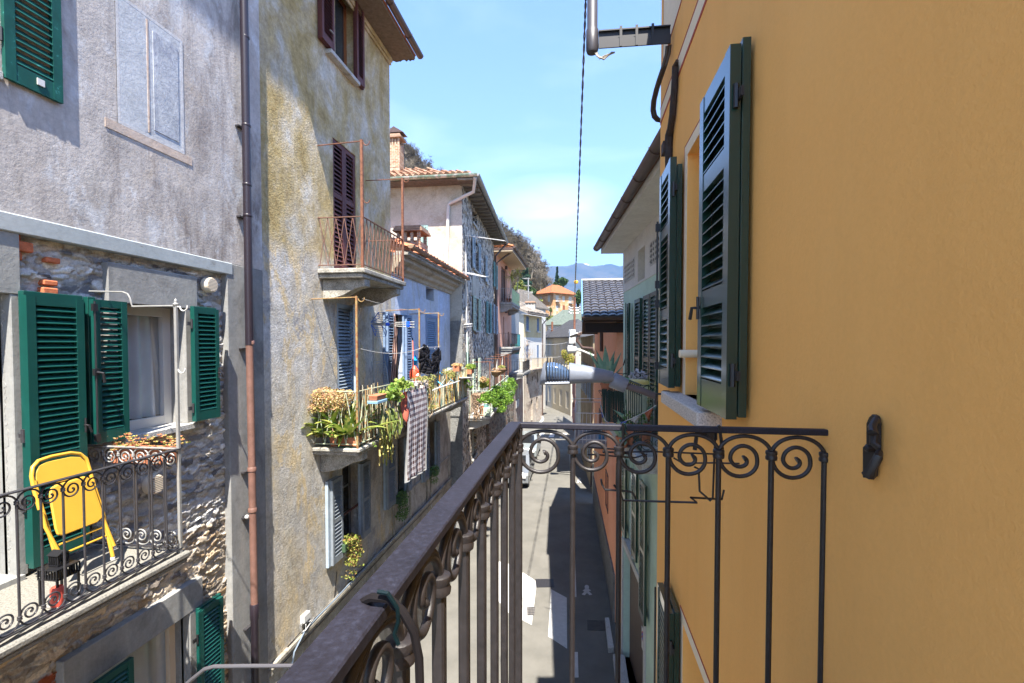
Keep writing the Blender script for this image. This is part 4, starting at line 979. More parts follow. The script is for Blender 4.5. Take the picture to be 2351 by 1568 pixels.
# grime strip beside the corner: lighter quoin
mb = MB(); mb.box(LF, sY + .0, s1y + .0, zE - .0, zE + .001, 0, .001)
# eave
ov = .55
eb = paint('eave_boards', (.16, .13, .10), .9, .15, amt=.3, scale=12)
mb = MB(); mb.box(LF, sY - .3, s1y + .12, zE, zE + .05, -.3, ov); mb.build('soffit', eb, oh)
mb = MB(); mb.box(LF, sY - .3, s1y + .02, zE - .10, zE - .003, .002, .07); mb.box(LF, sY - .3, s1y + .02, zE - .16, zE - .101, .002, .04); mb.build('cornice', M['ochre_old'], oh, bevel=.01)
rg = random.Random(8); mb = MB()
e0 = LF.p(s1y + .12, zE, 0); n_ = 13
pts = [LF.p(s1y + .12, zE + .05, -.05)]; pts2 = []
for i in range(n_ + 1): pts2.append(LF.p(s1y + .12 + rg.uniform(.0, .07), zE + .02 - rg.uniform(0, .05), -.05 + (ov + .02) * i / n_))
mb.extr([LF.p(s1y + .12, zE + .06, -.05), LF.p(s1y + .12, zE + .06, ov)] + pts2[::-1], UP * .02); mb.build('splintered_board', eb, oh)
mb = MB(); mb.extr([LF.p(sY - .3, zE + .06, ov + .02), LF.p(sY - .3, zE + .08, ov + .02), LF.p(sY - .3, zE + 1.9, -4), LF.p(sY - .3, zE + .06, -4)], LF.d * (s1y - sY + .42)); mb.build('roof', M['terracotta'], oh)
mb = MB(); gutter(mb, LF.p(sY - .2, zE + .12, ov + .09), LF.p(s1y + .22, zE + .12, ov + .09), .075, 10); mb.build('gutter', M['gutter_brown'], oh, smooth=True)
bp = M['brown_paint']
# top window
w = window(oh, LF, tw_[0], tw_[1], tw_[2], tw_[3], -.16, paint('wood_orange', (.30, .11, .04), .6, .3), M['glass'], mull=0, fw=.06)
mb = MB(); mb.box(LF, LF.S('T', 585, .1), LF.S('T', 782, .1), tw_[2] - .07, tw_[2], -.1, .11); mb.build('sill', M['granite'], oh, bevel=.006)
z_ = LF.Z('T', 560, 420, .1); z2_ = tw_[3] + .1
sh = shutter('shutter', oh, LF, LF.S('T', 612, .1) - LF.S('T', 528, .1), tw_[2] + .02, z2_, bp, th=.04, st=.06, pitch=.055, o0=.06, s0=LF.S('T', 528, .1), hinges=False)
mb = MB(); mb.box(LF, LF.S('T', 512, .05), LF.S('T', 600, .05), tw_[2] + .02, z2_, .01, .055); mb.build('folded_leaf', bp, sh)
s_, z_ = LF.at('T', 560, 218, .1); mb = MB(); mb.tube([LF.p(s_ - .04, z_, .115), LF.p(s_ + .06, z_, .12)], .012, 6); mb.build('latch', M['galv'], sh)
sh = shutter('shutter', oh, LF, LF.S('T', 816, .1) - LF.S('T', 765, .1), tw_[2] + .0, z2_, bp, th=.04, st=.06, pitch=.055, o0=.06, s0=LF.S('T', 765, .1), hinges=False)
mb = MB(); mb.box(LF, LF.S('T', 752, .05), LF.S('T', 808, .05), tw_[2], z2_, .01, .055); mb.build('folded_leaf', bp, sh)
# balcony door, two closed brown leaves
mid = (bd[0] + bd[1]) / 2
for a, b in ((bd[0], mid - .003), (mid + .003, bd[1])):
    shutter('shutter', oh, LF, b - a, 8.82, bd[3], bp, th=.045, st=.07, pitch=.075, o0=-.06, s0=a, rails=(bd[3] - .95,), hinges=False, hmat=M['rust'])
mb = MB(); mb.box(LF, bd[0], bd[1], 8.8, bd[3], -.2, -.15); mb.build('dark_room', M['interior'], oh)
# blue-grey door
bg_ = M['bluegrey_paint']
a, m_, b = LF.S('E', 345), LF.S('E', 460), LF.S('E', 480)
shutter('shutter', oh, LF, .62, zf2 + .03, dd1[3], bg_, th=.045, st=.07, pitch=.06, o0=-.05, s0=dd1[0], rails=(zf2 + 1.35,), hinges=False)
shutter('shutter', oh, LF.sub(dd1[1], -.05, math.radians(180 - 30)), .5, zf2 + .03, dd1[3], bg_, th=.04, st=.06, pitch=.06, rails=(zf2 + 1.35,), hinges=False)
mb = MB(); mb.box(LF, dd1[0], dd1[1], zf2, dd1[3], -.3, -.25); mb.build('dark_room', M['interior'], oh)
# ground storey window with grey shutters
gpn = M['grey_paint']
def gwin(parent, op, lz, rz_, sill=True, bars=2, angl=0):
    w = window(parent, LF, op[0], op[1], op[2], op[3], -.20, M['grey_paint'], M['glass_dark'], mull=1, bars=bars, fw=.05)
    if sill:
        mb = MB(); mb.box(LF, op[0] - .1, op[1] + .1, op[2] - .06, op[2], -.15, .09); mb.build('sill', M['granite'], parent, bevel=.006)
    return w
gwin(oh, lw1, 0, 0)
mb = MB(); mb.box(LF, lw1[0] + .02, lw1[1] - .02, lw1[2] + .62, lw1[2] + .65, -.02, .01); mb.build('guard_bar', rustm('guard', (.12, .05, .04), (.08, .03, .02)), oh)
sb = lw1[2] - .03; stp = lw1[3] + .0
def pair_left(parent, s_hinge, w, z0, z1, mat, edge=True, ang=0.0, **k):
    return shutter('shutter', parent, LF, w, z0, z1, mat, th=.045, st=.06, pitch=.06, o0=.05, s0=s_hinge - w, hinges=False, **k)
zb_, zt_ = LF.Z('F', 330, 1230, .1), LF.Z('F', 330, 640, .1)
s0 = LF.S('F', 298, .1); s1 = LF.S('F', 372, .1)
sh = shutter('shutter', oh, LF, s1 - s0, zb_, zt_, gpn, th=.045, st=.055, pitch=.06, o0=.07, s0=s0, rails=((zb_ + zt_) / 2,), hinges=False)
mb = MB(); mb.box(LF, LF.S('F', 268, .06), s1 - .05, zb_ - .01, zt_, .015, .066); mb.build('folded_leaf', M['bluegrey_paint'], sh)
s0 = LF.S('F', 512, .1); s1 = LF.S('F', 568, .1)
sh = shutter('shutter', oh, LF, s1 - s0, zb_, zt_, gpn, th=.045, st=.055, pitch=.06, o0=.07, s0=s0, rails=((zb_ + zt_) / 2,), hinges=False)
mb = MB(); mb.box(LF, s0 + .0, s1 - .05, zb_ - .01, zt_, .015, .066); mb.build('folded_leaf', M['bluegrey_paint'], sh)
# ledge between the storeys, running on below the blue house, with cables
M['stucco_dark'] = plaster('dark_stucco', [(.25, .23, .19), (.36, .33, .27), (.44, .41, .35)], big=1.2, stains=(((.13, .115, .09), (1.5, 1.5, .7), .5, .7), ((.42, .38, .30), (3, 3, 2), .56, .66)), streak=((.42, .40, .36), .4), grain=1.1, bumpd=.02, dirt=.3)
EB = 15.4
mb = MB(); mb.box(LF, sY + .002, s1y - .001, ledge - .03, ledge + .035, .0, .07); mb.box(LF, sY + .002, s1y - .001, ledge - .12, ledge - .031, .0, .045); mb.box(LF, sY + .001, s1y - .001, 0, ledge - .121, 0, .02); mb.build('ledge', M['stucco_dark'], oh, bevel=.012)
# ------------------------------------------------------------------ blue house
M['blue_plaster'] = plaster('faded_blue_plaster', [(.46, .49, .53), (.48, .54, .66), (.50, .60, .78)], big=.7,
    stains=(((.36, .34, .26), (1.2, 1.2, .6), .56, .70), ((.52, .55, .58), (2.2, 2.2, 1.0), .54, .66), ((.26, .27, .28), (1.6, 1.6, .6), .56, .72)), zones=(), streak=((.5, .52, .55), .5), grain=.6, bumpd=.009, dirt=.2)
M['stucco_low'] = plaster('grey_stucco', [(.32, .30, .26), (.42, .39, .34), (.48, .45, .40)], big=.9, stains=(((.16, .145, .12), (1.4, 1.4, .6), .52, .7), ((.44, .41, .36), (3, 3, 2), .56, .66)), streak=((.42, .40, .36), .4), grain=1.1, bumpd=.016, dirt=.28)
bh = thing('blue_house', 'lower pale blue plastered house with a moulded cornice joined to the ochre house', 'house', tuple(LF.p(13, 0)))
zC = LF.Z('E', 1140, 572)
o2 = (LF.S('E', 745), LF.S('E', 825), zf2, LF.Z('E', 745, 705))
o3 = (LF.S('E', 970), LF.S('E', 1040), LF.Z('E', 1000, 1130), LF.Z('E', 970, 735))
o4 = (LF.S('E', 967), LF.S('E', 1022), LF.Z('E', 967, 605), LF.Z('E', 967, 515))
o5 = (LF.S('F', 762), LF.S('F', 825), LF.Z('F', 765, 760), 5.35)
o6 = (LF.S('F', 985), LF.S('F', 1035), LF.Z('F', 1000, 590), 5.35)
mb = MB(); mb.wall(LF, s1y, EB, 5.55, zC, [o2, o3 + (.08,), o4], 0); mb.build('upper_wall', M['blue_plaster'], bh)
mb = MB(); mb.wall(LF, s1y, EB, 0, 5.55, [o5, o6], 0); mb.build('lower_wall', M['stucco_low'], bh)
mb = MB(); mb.box(LF, s1y, EB - .002, ledge - .03, ledge + .035, .0, .07); mb.box(LF, s1y, EB - .002, ledge - .12, ledge - .031, .0, .045)
pf0 = 10.6
for a, b in ((s1y, 11.2), (11.5, 12.9), (13.2, 15.2)):
    mb.box(LF, a, b, 3.9, 3.96, 0, .04); mb.box(LF, a, b, 2.4, 2.46, 0, .04); mb.box(LF, a, a + .06, 2.46, 3.9, 0, .04); mb.box(LF, b - .06, b, 2.46, 3.9, 0, .04)
mb.build('ledge', M['stucco_dark'], bh, bevel=.012)
mb = MB(); mb.box(LF, s1y, EB + .0, 0, ledge - .122, 0, .015); mb.build('base_stucco', M['stucco_dark'], bh)
# cornice profile and slab roof with rusty gutter
pf = [(0, -.42), (.06, -.42), (.08, -.34), (.16, -.30), (.18, -.22), (.30, -.16), (.30, -.05), (.0, -.05)]
zt_ = LF.Z('E', 1140, 572) + .42
mb = MB(); mb.extr([LF.p(s1y + .0, zt_ + z, o + .002) for o, z in pf], LF.d * (EB - s1y + .16)); mb.build('cornice', plaster('cornice_buff', [(.34, .29, .21), (.42, .37, .29)], big=2, stains=(((.2, .17, .12), (2, 2, 3), .52, .66),), dirt=.2), bh, bevel=.008)
mb = MB(); mb.box(LF, s1y - .0, EB + .35, zt_ - .05, zt_ + .01, -.4, .44)
for i in range(9): mb.box(LF, s1y + .02 + i * .58, s1y + .56 + i * .58, zt_ + .011, zt_ + .05 + (i % 2) * .01, .1, .47)
mb.build('eave_slab', M['slab'], bh, bevel=.01)
mb = MB(); gutter(mb, LF.p(s1y - .1, zt_ + .15, .50), LF.p(EB + .45, zt_ + .15, .50), .075, 10); mb.build('gutter', rustm('rusty_gutter', (.23, .17, .12), (.26, .11, .055), .52), bh, smooth=True)
rg = random.Random(4)
mb = MB(); nn = Vector((.34, 0, .94)); tiles(mb, LF.p(s1y - .05, zt_ + .07, .5), LF.d * (EB - s1y + .5), (Vector((-3, 0, 1.1))), nn, 22, 9, jit=.012, rng=rg); mb.build('roof', M['terracotta'], bh)
# windows of the blue house
w = window(bh, LF, o2[0], o2[1], o2[2], o2[3], -.2, paint('old_wood', (.22, .17, .12), .7, .2), M['glass_dark'], mull=1, fw=.05)
bs = paint('blue_shutter', (.17, .24, .36), .65, .25, amt=.15, wear=((.28, .34, .42), .6, 18))
for a, b, q in ((LF.S('E', 700, .1), LF.S('E', 745, .1), 0), (LF.S('E', 830, .1), LF.S('E', 868, .1), 1)):
    sh = shutter('shutter', bh, LF, b - a, zf2 + .03, o2[3], bs, th=.045, st=.06, pitch=.06, o0=.06, s0=a, rails=(zf2 + 1.3,), hinges=False)
    mb = MB(); mb.box(LF, a - .05, b - .05, zf2 + .03, o2[3], .01, .055); mb.build('folded_leaf', bs, sh)
a, b = o3[0], o3[1]; mb = MB()
for c, d_, e, f in ((a - .1, a - .003, o3[2], o3[3] + .1), (b + .003, b + .1, o3[2], o3[3] + .1), (a - .1, b + .1, o3[3] + .003, o3[3] + .1)): mb.box(LF, c, d_, e, f if c != a - .1 or d_ != b + .1 else f, 0, .012 + (.002 if e > o3[2] else 0))
mb.build('surround', bs, bh)
m_ = (a + b) / 2
shutter('shutter', bh, LF, b - a, o3[2], o3[3], paint('blue_light_shutter', (.22, .30, .42), .6, .3, amt=.12), th=.04, st=.07, pitch=.06, o0=-.045, s0=a, rails=(o3[2] + .75,), hinges=False)
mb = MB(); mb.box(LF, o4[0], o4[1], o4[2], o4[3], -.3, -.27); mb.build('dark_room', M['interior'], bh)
for op, (x0, x1), (x2, x3) in ((o5, (690, 745), (832, 858)), (o6, (948, 982), (1042, 1058))):
    gwin(bh, op, 0, 0)
    for a, b in ((x0, x1), (x2, x3)):
        a = LF.S('F', a, .1); b = LF.S('F', b, .1)
        sh = shutter('shutter', bh, LF, b - a, op[2] - .03, 5.3, gpn, th=.045, st=.06, pitch=.06, o0=.07, s0=a, rails=(op[2] + .8,), hinges=False)
        mb = MB(); mb.box(LF, a - .03, b - .05, op[2] - .03, 5.3, .015, .066); mb.build('folded_leaf', M['bluegrey_paint'], sh)
mb = MB(); s_, z_ = LF.at('F', 850, 1058, .02); mb.lathe(LF.p(s_, z_, .015), [(.10, 0), (.10, .015), (.09, .02)], 18, axis=LF.n); np_ = mb.build('number_plaque', M['white_paint'], bh, smooth=True)
fc = bpy.data.curves.new('digits', 'FONT'); fc.body = '19'; fc.size = .12; fc.align_x = 'CENTER'; fc.align_y = 'CENTER'; fc.extrude = .002
fo = bpy.data.objects.new('house_number', fc); COL.objects.link(fo); fc.materials.append(paint('digit_blue', (.03, .05, .15), .5, .3)); fo.location = LF.p(s_, z_, .038); fo.rotation_euler = (math.radians(90), 0, math.radians(90)); bpy.context.view_layer.update(); dg = bpy.context.evaluated_depsgraph_get(); me_ = bpy.data.meshes.new_from_object(fo.evaluated_get(dg)); me_.transform(fo.matrix_world); me_.materials.clear(); me_.materials.append(bpy.data.materials['digit_blue']); bpy.data.objects.remove(fo); fo = bpy.data.objects.new('house_number', me_); COL.objects.link(fo); attach(fo, np_)
# arched doorway in the base
c = LF.p(12.9, 0, .02)
mb = MB(); pr = [LF.p(12.4, 0, .016), LF.p(12.4, 2.1, .016)] + [LF.p(12.9 - .5 * math.cos(math.pi * i / 10), 2.1 + .5 * math.sin(math.pi * i / 10), .016) for i in range(1, 10)] + [LF.p(13.4, 2.1, .016), LF.p(13.4, 0, .016)]
mb.extr(pr, LF.n * .02); mb.build('arched_door', paint('door_old', (.10, .07, .05), .7, .2, amt=.3), bh)

# ------------------------------------------------------------------ upper balcony of the ochre house
def xrail(P, a, b, z0, z1, parent, mat, bay, r=.007, name='baluster', mode=0):
    """crossing flat bars: diamonds (mode 0) between two rails"""
    n = max(1, int(round(abs(b - a) / bay))); st_ = (b - a) / n; zm = (z0 + z1) / 2
    for i in range(n):
        s = a + st_ * i; mb = MB()
        mb.tube([P(s, z0), P(s + st_ * .45, zm), P(s, z1)], r, 5); mb.tube([P(s + st_, z0), P(s + st_ * .55, zm), P(s + st_, z1)], r, 5)
        mb.tube([P(s + st_ * .44, zm), P(s + st_ * .56, zm)], r * 1.6, 5)
        mb.build(name, mat, parent)
def balcony(name, label, fr, s0, s1, zf, dep, zrail, th=.1, mats=None, bay=.19, rail=None, group=None, r=.007, brk=True, near_br=(.15, .3), slabm=None, bar='x', low=.06):
    b = thing(name, label, 'balcony', tuple(fr.p((s0 + s1) / 2, zf, dep / 2)), group)
    rail = rail or M['rust_rail']
    mb = MB(); mb.box(fr, s0, s1, zf - th * .5, zf, 0.001, dep); mb.box(fr, s0 + .04, s1 - .04, zf - th, zf - th * .5 - .001, 0.001, dep - .04); mb.build('slab', slabm or M['slab'], b, bevel=.012)
    if brk:
        pf = [(0, 0), (dep * .92, 0), (dep * .92, -.12), (dep * .72, -.16), (dep * .45, -.27), (dep * .15, -.33), (0, -.33)]
        for q in ((s0 + near_br[0]), (s1 - near_br[0] - .2)):
            mb = MB(); mb.extr([fr.p(q, zf - th - .002 + z, o + .002) for o, z in pf], fr.d * .2); mb.build('bracket', slabm or M['slab'], b, bevel=.01)
    zb = zf + low; i_ = .05
    mb = MB()
    for z in (zrail, zb):
        mb.beam(fr.p(s0 + i_, z, 0), fr.p(s0 + i_, z, dep - i_), .03, .012); mb.beam(fr.p(s0 + i_, z, dep - i_), fr.p(s1 - i_, z, dep - i_), .03, .012); mb.beam(fr.p(s1 - i_, z, dep - i_), fr.p(s1 - i_, z, 0), .03, .012)
    for s in (s0 + i_, s1 - i_): mb.beam(fr.p(s, zf, dep - i_), fr.p(s, zrail, dep - i_), .03, .03)
    mb.build('handrail', rail, b)
    if bar == 'x':
        xrail(lambda s, z: fr.p(s0 + i_, z, s), .02, dep - i_ - .02, zb, zrail, b, rail, bay * .95, r)
        xrail(lambda s, z: fr.p(s, z, dep - i_), s0 + i_ + .02, s1 - i_ - .02, zb, zrail, b, rail, bay, r)
    else:
        def bars(P, a, c):
            n = max(1, int(round((c - a) / bay)))
            for i in range(n + 1): 
                mb = MB(); q = a + (c - a) * i / n; mb.tube([P(q, zb), P(q, zrail)], r, 5); mb.build('baluster', rail, b)
        bars(lambda s, z: fr.p(s0 + i_, z, s), .05, dep - i_ - .05); bars(lambda s, z: fr.p(s, z, dep - i_), s0 + i_ + .05, s1 - i_ - .05); bars(lambda s, z: fr.p(s1 - i_, z, s), .05, dep - i_ - .05)
    return b
dU = onY('E', 535, 400, LF.S('E', 212)).x + 4.2
sU0 = LF.S('E', 212); sU1 = LF.at('E', 828, 480, dU)[0]
ub = balcony('small_balcony', 'upper stone balcony with thin rusty crossed-bar railing and tall rusty corner posts', LF, sU0, sU1, 8.8, dU, LF.at('E', 535, 22, dU)[1], th=.15, bay=.14, r=.0065)
mb = MB(); zP = LF.Z('T', 795, 970, dU); mb.box(LF, sU0 + .03, sU0 + .07, 8.8, zP, dU - .07, dU - .03); mb.tube([LF.p(sU0 + .05, zP - .02, dU - .05), LF.p(sU0 + .05, zP - .05, 0)], .009, 6); mb.tube(arc(LF.p(sU0 + .05, zP - .04, dU + .03), .05, math.pi, 2.1 * math.pi, 8, LF.n, UP), .008, 6)
mb.tube(arc(LF.p(sU0 + .05, zP - .95, dU + .03), .05, math.pi, 2.0 * math.pi, 8, LF.n, UP), .008, 6); mb.build('line_post', M['rust'], ub)
mb = MB(); s_ = sU1 - .05; mb.box(LF, s_ - .02, s_ + .02, 8.8, zP, dU - .07, dU - .03); mb.tube([LF.p(s_, zP - .02, dU - .05), LF.p(s_, zP - .02, 0)], .009, 6); mb.tube(arc(LF.p(s_, zP - .04, dU + .03), .05, math.pi, 2.1 * math.pi, 8, LF.n, UP), .008, 6); mb.build('line_post', M['rust'], ub)
# ------------------------------------------------------------------ long balcony
dL = onY('F', 505, 430, LF.S('F', 165)).x + 4.2
sL0 = LF.S('F', 160); sL1 = LF.at('D', 1075, 900, dL)[0]
zfL = LF.Z('F', 505, 428, dL); zrL = LF.Z('S4', 740, 212, dL)
lb = balcony('long_balcony', 'long narrow stone balcony crowded with plants and laundry, rusty crossed-bar railing', LF, sL0, sL1, zfL, dL, zrL, th=.12, bay=.20, r=.008, rail=M['rust_green'], near_br=(.25, .3))
def pole(s, ztop, mat):
    mb = MB(); mb.box(LF, s - .015, s + .015, zfL, ztop, dL - .065, dL - .035); mb.tube([LF.p(s, ztop - .02, dL - .05), LF.p(s, ztop - .04, 0)], .009, 6); mb.tube(arc(LF.p(s, ztop - .04, dL + .03), .05, math.pi, 2.1 * math.pi, 8, LF.n, UP), .008, 6); mb.build('line_post', mat, lb)
pole(sL0 + .05, LF.Z('E', 497, 580, dL), M['rust_yellow'])
sA = LF.at('E', 935, 900, dL)[0]; sB = LF.at('E', 1067, 900, dL)[0]
pole(sA, LF.Z('E', 935, 668, dL), M['rust_yellow']); pole(sB, LF.Z('E', 1067, 695, dL), M['rust_yellow'])
cl = thing('clothesline', 'thin pale washing line hung between the rusty posts of the long balcony', 'clothesline', tuple(LF.p(9, 8, dL)))
zW = LF.Z('E', 497, 950, dL)
mb = MB(); wire(mb, LF.p(sL0 + .05, zW, dL + .02), LF.p(sA, LF.Z('E', 935, 940, dL), dL + .02), .005, .1); wire(mb, LF.p(sL0 + .05, LF.Z('E', 497, 600, dL), dL + .05), LF.p(sB, LF.Z('E', 1067, 705, dL), dL + .05), .003, .05); wire(mb, LF.p(sL0 + .05, LF.Z('E', 505, 670, dL), dL + .02), LF.p(sL0 + 1.3, zfL + 1.8, .02), .003, .05)
wire(mb, LF.p(sA, LF.Z('E', 935, 935, dL), dL + .02), LF.p(sB, LF.Z('E', 1067, 930, dL), dL + .02), .004, .02); mb.build('line', M['white_paint'], cl)
# ================================================================== stone house with plastered end wall
WX, WY = -3.8, 15.45
SF = frame2((WX, WY), (-4.48, 26.0), 1)
EF = Fr((WX, WY), (-1, 0), (0, -1))          # end wall facing the camera, s runs to the left
sh_ = thing('stone_house', 'tall rubble stone house with a pale plastered end wall and a tiled hip roof', 'house', (WX - 2, WY + 3, 0))
M['pale_plaster'] = plaster('pale_grey_plaster', [(.38, .35, .29), (.46, .43, .37), (.50, .47, .41)], big=1.1, stains=(((.36, .32, .25), (1.2, 1.2, 1.6), .55, .66), ((.27, .26, .24), (2, 2, 1), .62, .78)), grain=.9, bumpd=.014, dirt=.2)
M['rubble_far'] = rubble('rubble_masonry', 4.6, [(.08, .075, .075), (.24, .225, .21), (.40, .38, .35), (.66, .62, .55), (.36, .28, .19), (.11, .105, .10), (.55, .51, .46)], (.55, .52, .47), 1.6, .09, .05)
M['rubble_low'] = rubble('rubble_dark', 5.0, [(.10, .09, .085), (.17, .155, .14), (.25, .22, .19), (.32, .28, .23), (.24, .14, .10)], (.30, .27, .23), 1.6, .08, .05)
M['roughcast'] = plaster('roughcast_grey', [(.20, .20, .195), (.26, .26, .25)], big=1.2, grain=2.0, bumpd=.03, dirt=.35)
zEv = 12.73
ew = (EF.S('R1', 368), EF.S('R1', 284), EF.Z('R1', 330, 842), EF.Z('R1', 330, 562))
LS = 9.2
mb = MB(); mb.wall(EF, 0, 8, 0, zEv, [ew + (.1,)], 0, back=False); mb.poly([EF.p(8, 0), EF.p(8, 0, -10), EF.p(8, zEv, -10), EF.p(8, zEv)]); mb.build('end_wall', M['pale_plaster'], sh_)
zr_ = EF.Z('R1', 610, 1418)
mb = MB(); mb.box(EF, .0, 8, 0, zr_, 0, .02); mb.build('roughcast_base', M['roughcast'], sh_)
def so(r, a, b, y0, y1): return (SF.S(r, a), SF.S(r, b), SF.Z(r, (a + b) / 2, y1), SF.Z(r, (a + b) / 2, y0))
sw = [so('R1', 760, 800, 440, 565), so('R1', 768, 806, 705, 965), so('R1', 775, 803, 1215, 1505), so('R1', 880, 898, 865, 1080), so('R1', 888, 906, 1258, 1525)]
sw += [so('R2', 372, 412, 1140, 1480), so('E', 1286, 1312, 1500, 1700), so('F', 1285, 1315, 300, 560), so('F', 1405, 1425, 420, 560), so('R1', 952, 966, 915, 1120), so('R1', 950, 966, 1285, 1530)]
sw = [q if q[2] < q[3] else (q[0], q[1], q[3], q[2]) for q in sw]
mb = MB(); mb.wall(SF, 0, LS, 0, zEv, sw, 0, depth=.22, back=False); mb.poly([SF.p(LS, 0), SF.p(LS, 0, -8), SF.p(LS, zEv, -8), SF.p(LS, zEv)]); mb.build('stone_wall', M['rubble_far'], sh_)
for i, q in enumerate(sw):
    mb = MB(); mb.box(SF, q[0], q[1], q[2], q[3], -.25, -.2); w = mb.build('window', M['glass_dark'], sh_)
    mb = MB(); mb.box(SF, q[0] - .08, q[1] + .08, q[2] - .07, q[2], -.2, .07); mb.build('sill', M['granite'], w)
    mb = MB()
    for c in (q[0], q[1] - .05): mb.box(SF, c, c + .05, q[2], q[3], -.2, -.15)
    mb.build('frame', M['white_frame'], w)
def sshut(q, w_, mat, side=0, out=.05):
    for s0, sd in ((q[0] - w_ - .02, 0), (q[1] + .02, 1)):
        if side and side - 1 != sd: continue
        shutter('shutter', sh_, SF, w_, q[2] - .02, q[3] + .02, mat, th=.045, st=.06, pitch=.09, o0=out, s0=s0, rails=((q[2] + q[3]) / 2,), hinges=False)
sshut(sw[1], .42, M['paleblue_paint']); sshut(sw[2], .5, M['sage_paint']); sshut(sw[3], .4, M['paleblue_paint'], 1); sshut(sw[4], .45, M['teal_paint']); sshut(sw[5], .45, M['sage_paint'], 0); sshut(sw[9], .45, M['teal_paint']); sshut(sw[10], .45, M['bluegrey_paint'])
shutter('shutter', sh_, SF, sw[7][1] - sw[7][0], sw[7][2], sw[7][3], M['sage_paint'], th=.04, st=.06, pitch=.08, o0=-.1, s0=sw[7][0], hinges=False)
mb = MB(); q = sw[2]; mb.box(SF, q[0] - .45, q[1] + .35, q[3] + .0, q[3] + .75, 0, .03); mb.build('plaster_patch', M['pale_plaster'], sh_)
# end wall window: sage-teal closed pair
m_ = (ew[0] + ew[1]) / 2
for a in (ew[0], m_ + .01): shutter('shutter', sh_, EF, m_ - ew[0] - .01, ew[2], ew[3], paint('sage_teal', (.22, .34, .32), .6, .3), th=.045, st=.06, pitch=.075, o0=-.02, s0=a, rails=((ew[2] * .5 + ew[3] * .5),), hinges=False)
mb = MB(); mb.box(EF, ew[0] - .12, ew[1] + .08, ew[2] - .08, ew[2], 0, .08); mb.build('sill', M['pale_plaster'], sh_)
# roof
ovh = .56
mb = MB()
c0 = EF.p(-ovh - .05, zEv, ovh); 
A_ = Vector((WX + ovh, WY - .6, zEv)); B_ = Vector((-9.5, WY - .6, zEv)); Cc = SF.p(LS + .35, zEv, ovh)
D_ = Vector((-9.5, 26.5, zEv))
mb.extr([A_, Cc, D_, B_], UP * .06); mb.build('soffit', paint('soffit_boards', (.13, .12, .11), .9, .1, amt=.3, scale=10), sh_)
M['stemmat0'] = paint('rafter_wood', (.20, .18, .15), .9, .1, amt=.2)
dd = (Cc - A_)
for i in range(20):
    a = A_ + dd * (i / 20) - UP * .004; mb = MB(); mb.beam(a - UP * .03 + Vector((-.02, 0, 0)), a + SF.n * -ovh * .98 - UP * .03, .07, .06); mb.build('rafter', M['stemmat0'], sh_)
ap = Vector((A_.x - 3.8, A_.y + 3.8, zEv + 1.62)); ap2 = Vector((Cc.x - 3.8, Cc.y - 1.0, zEv + 1.62)); bl = Vector((-9.5, A_.y + 3.8, zEv + 1.62))
mb = MB(); up_ = UP * .075
mb.poly([B_ + up_, A_ + up_, ap + up_, bl + up_]); mb.poly([A_ + up_, Cc + up_, ap2 + up_, ap + up_]); mb.build('roof_base', M['terracotta'], sh_)
M['roof_tile'] = None
t = NT('old_roof_tile', .9, .15); g_ = t.n('ShaderNodeNewGeometry'); c = t.ramp(g_.outputs['Random Per Island'], [(0, (.20, .10, .06)), (.4, (.30, .17, .11)), (.7, (.26, .155, .105)), (1, (.36, .24, .17))])
t.col(t.mix(1.0, c, t.ramp(t.noise(9, 6, .7), [(.3, .6), (.7, 1.25)]), 'MULTIPLY')); M['roof_tile'] = t.m
rg = random.Random(11); mb = MB(); nv_ = Vector((0, -.39, .92))
tiles(mb, Vector((-9.2, A_.y - .05, zEv + .10)), Vector((9.2 + A_.x + .02, 0, 0)), Vector((0, 3.8, 1.62)), nv_, 30, 9, jit=.014, rng=rg, keep=lambda u, v: -9.2 + u * (9.2 + A_.x) < A_.x - v * 3.8)
tiles(mb, A_ + UP * .1, dd, Vector((-3.8, 0, 1.62)), Vector((.39, 0, .92)), 46, 6, jit=.014, rng=rg, keep=lambda u, v: u * dd.length > v * 3.8); mb.build('roof', M['roof_tile'], sh_)
mb = MB(); gutter(mb, Vector((-9.5, A_.y - .08, zEv + .1)), A_ + Vector((.1, -.08, .1)), .085, 8); mb.build('gutter', paint('gutter_green', (.22, .32, .24), .5, .4, amt=.35, scale=9, wear=((.55, .55, .50), .5, 5)), sh_, smooth=True)
mb = MB(); gutter(mb, A_ + Vector((.08, -.1, .1)), Cc + Vector((.08, .1, .1)), .085, 8); mb.build('gutter', M['gutter_grey'], sh_, smooth=True)
E_ = lambda x, y, o: EF.p(*EF.at('R1', x, y, o), o)
mb = MB(); mb.tube([A_ + Vector((.02, -.05, 0)), E_(770, 262, .3), E_(560, 365, .08), E_(545, 385, .06), E_(535, 700, .06), E_(520, 1000, .06), E_(515, 1200, .06)], .055, 10); mb.build('downpipe', M['white_paint'], sh_, smooth=True)
mb = MB(); mb.tube([Cc + Vector((.05, 0, .02)), SF.p(LS - .2, zEv - .7, .1), SF.p(LS + .02, zEv - 1.2, .08), SF.p(LS + .02, .5, .08)], .05, 8); mb.build('downpipe', M['gutter_brown'], sh_, smooth=True)
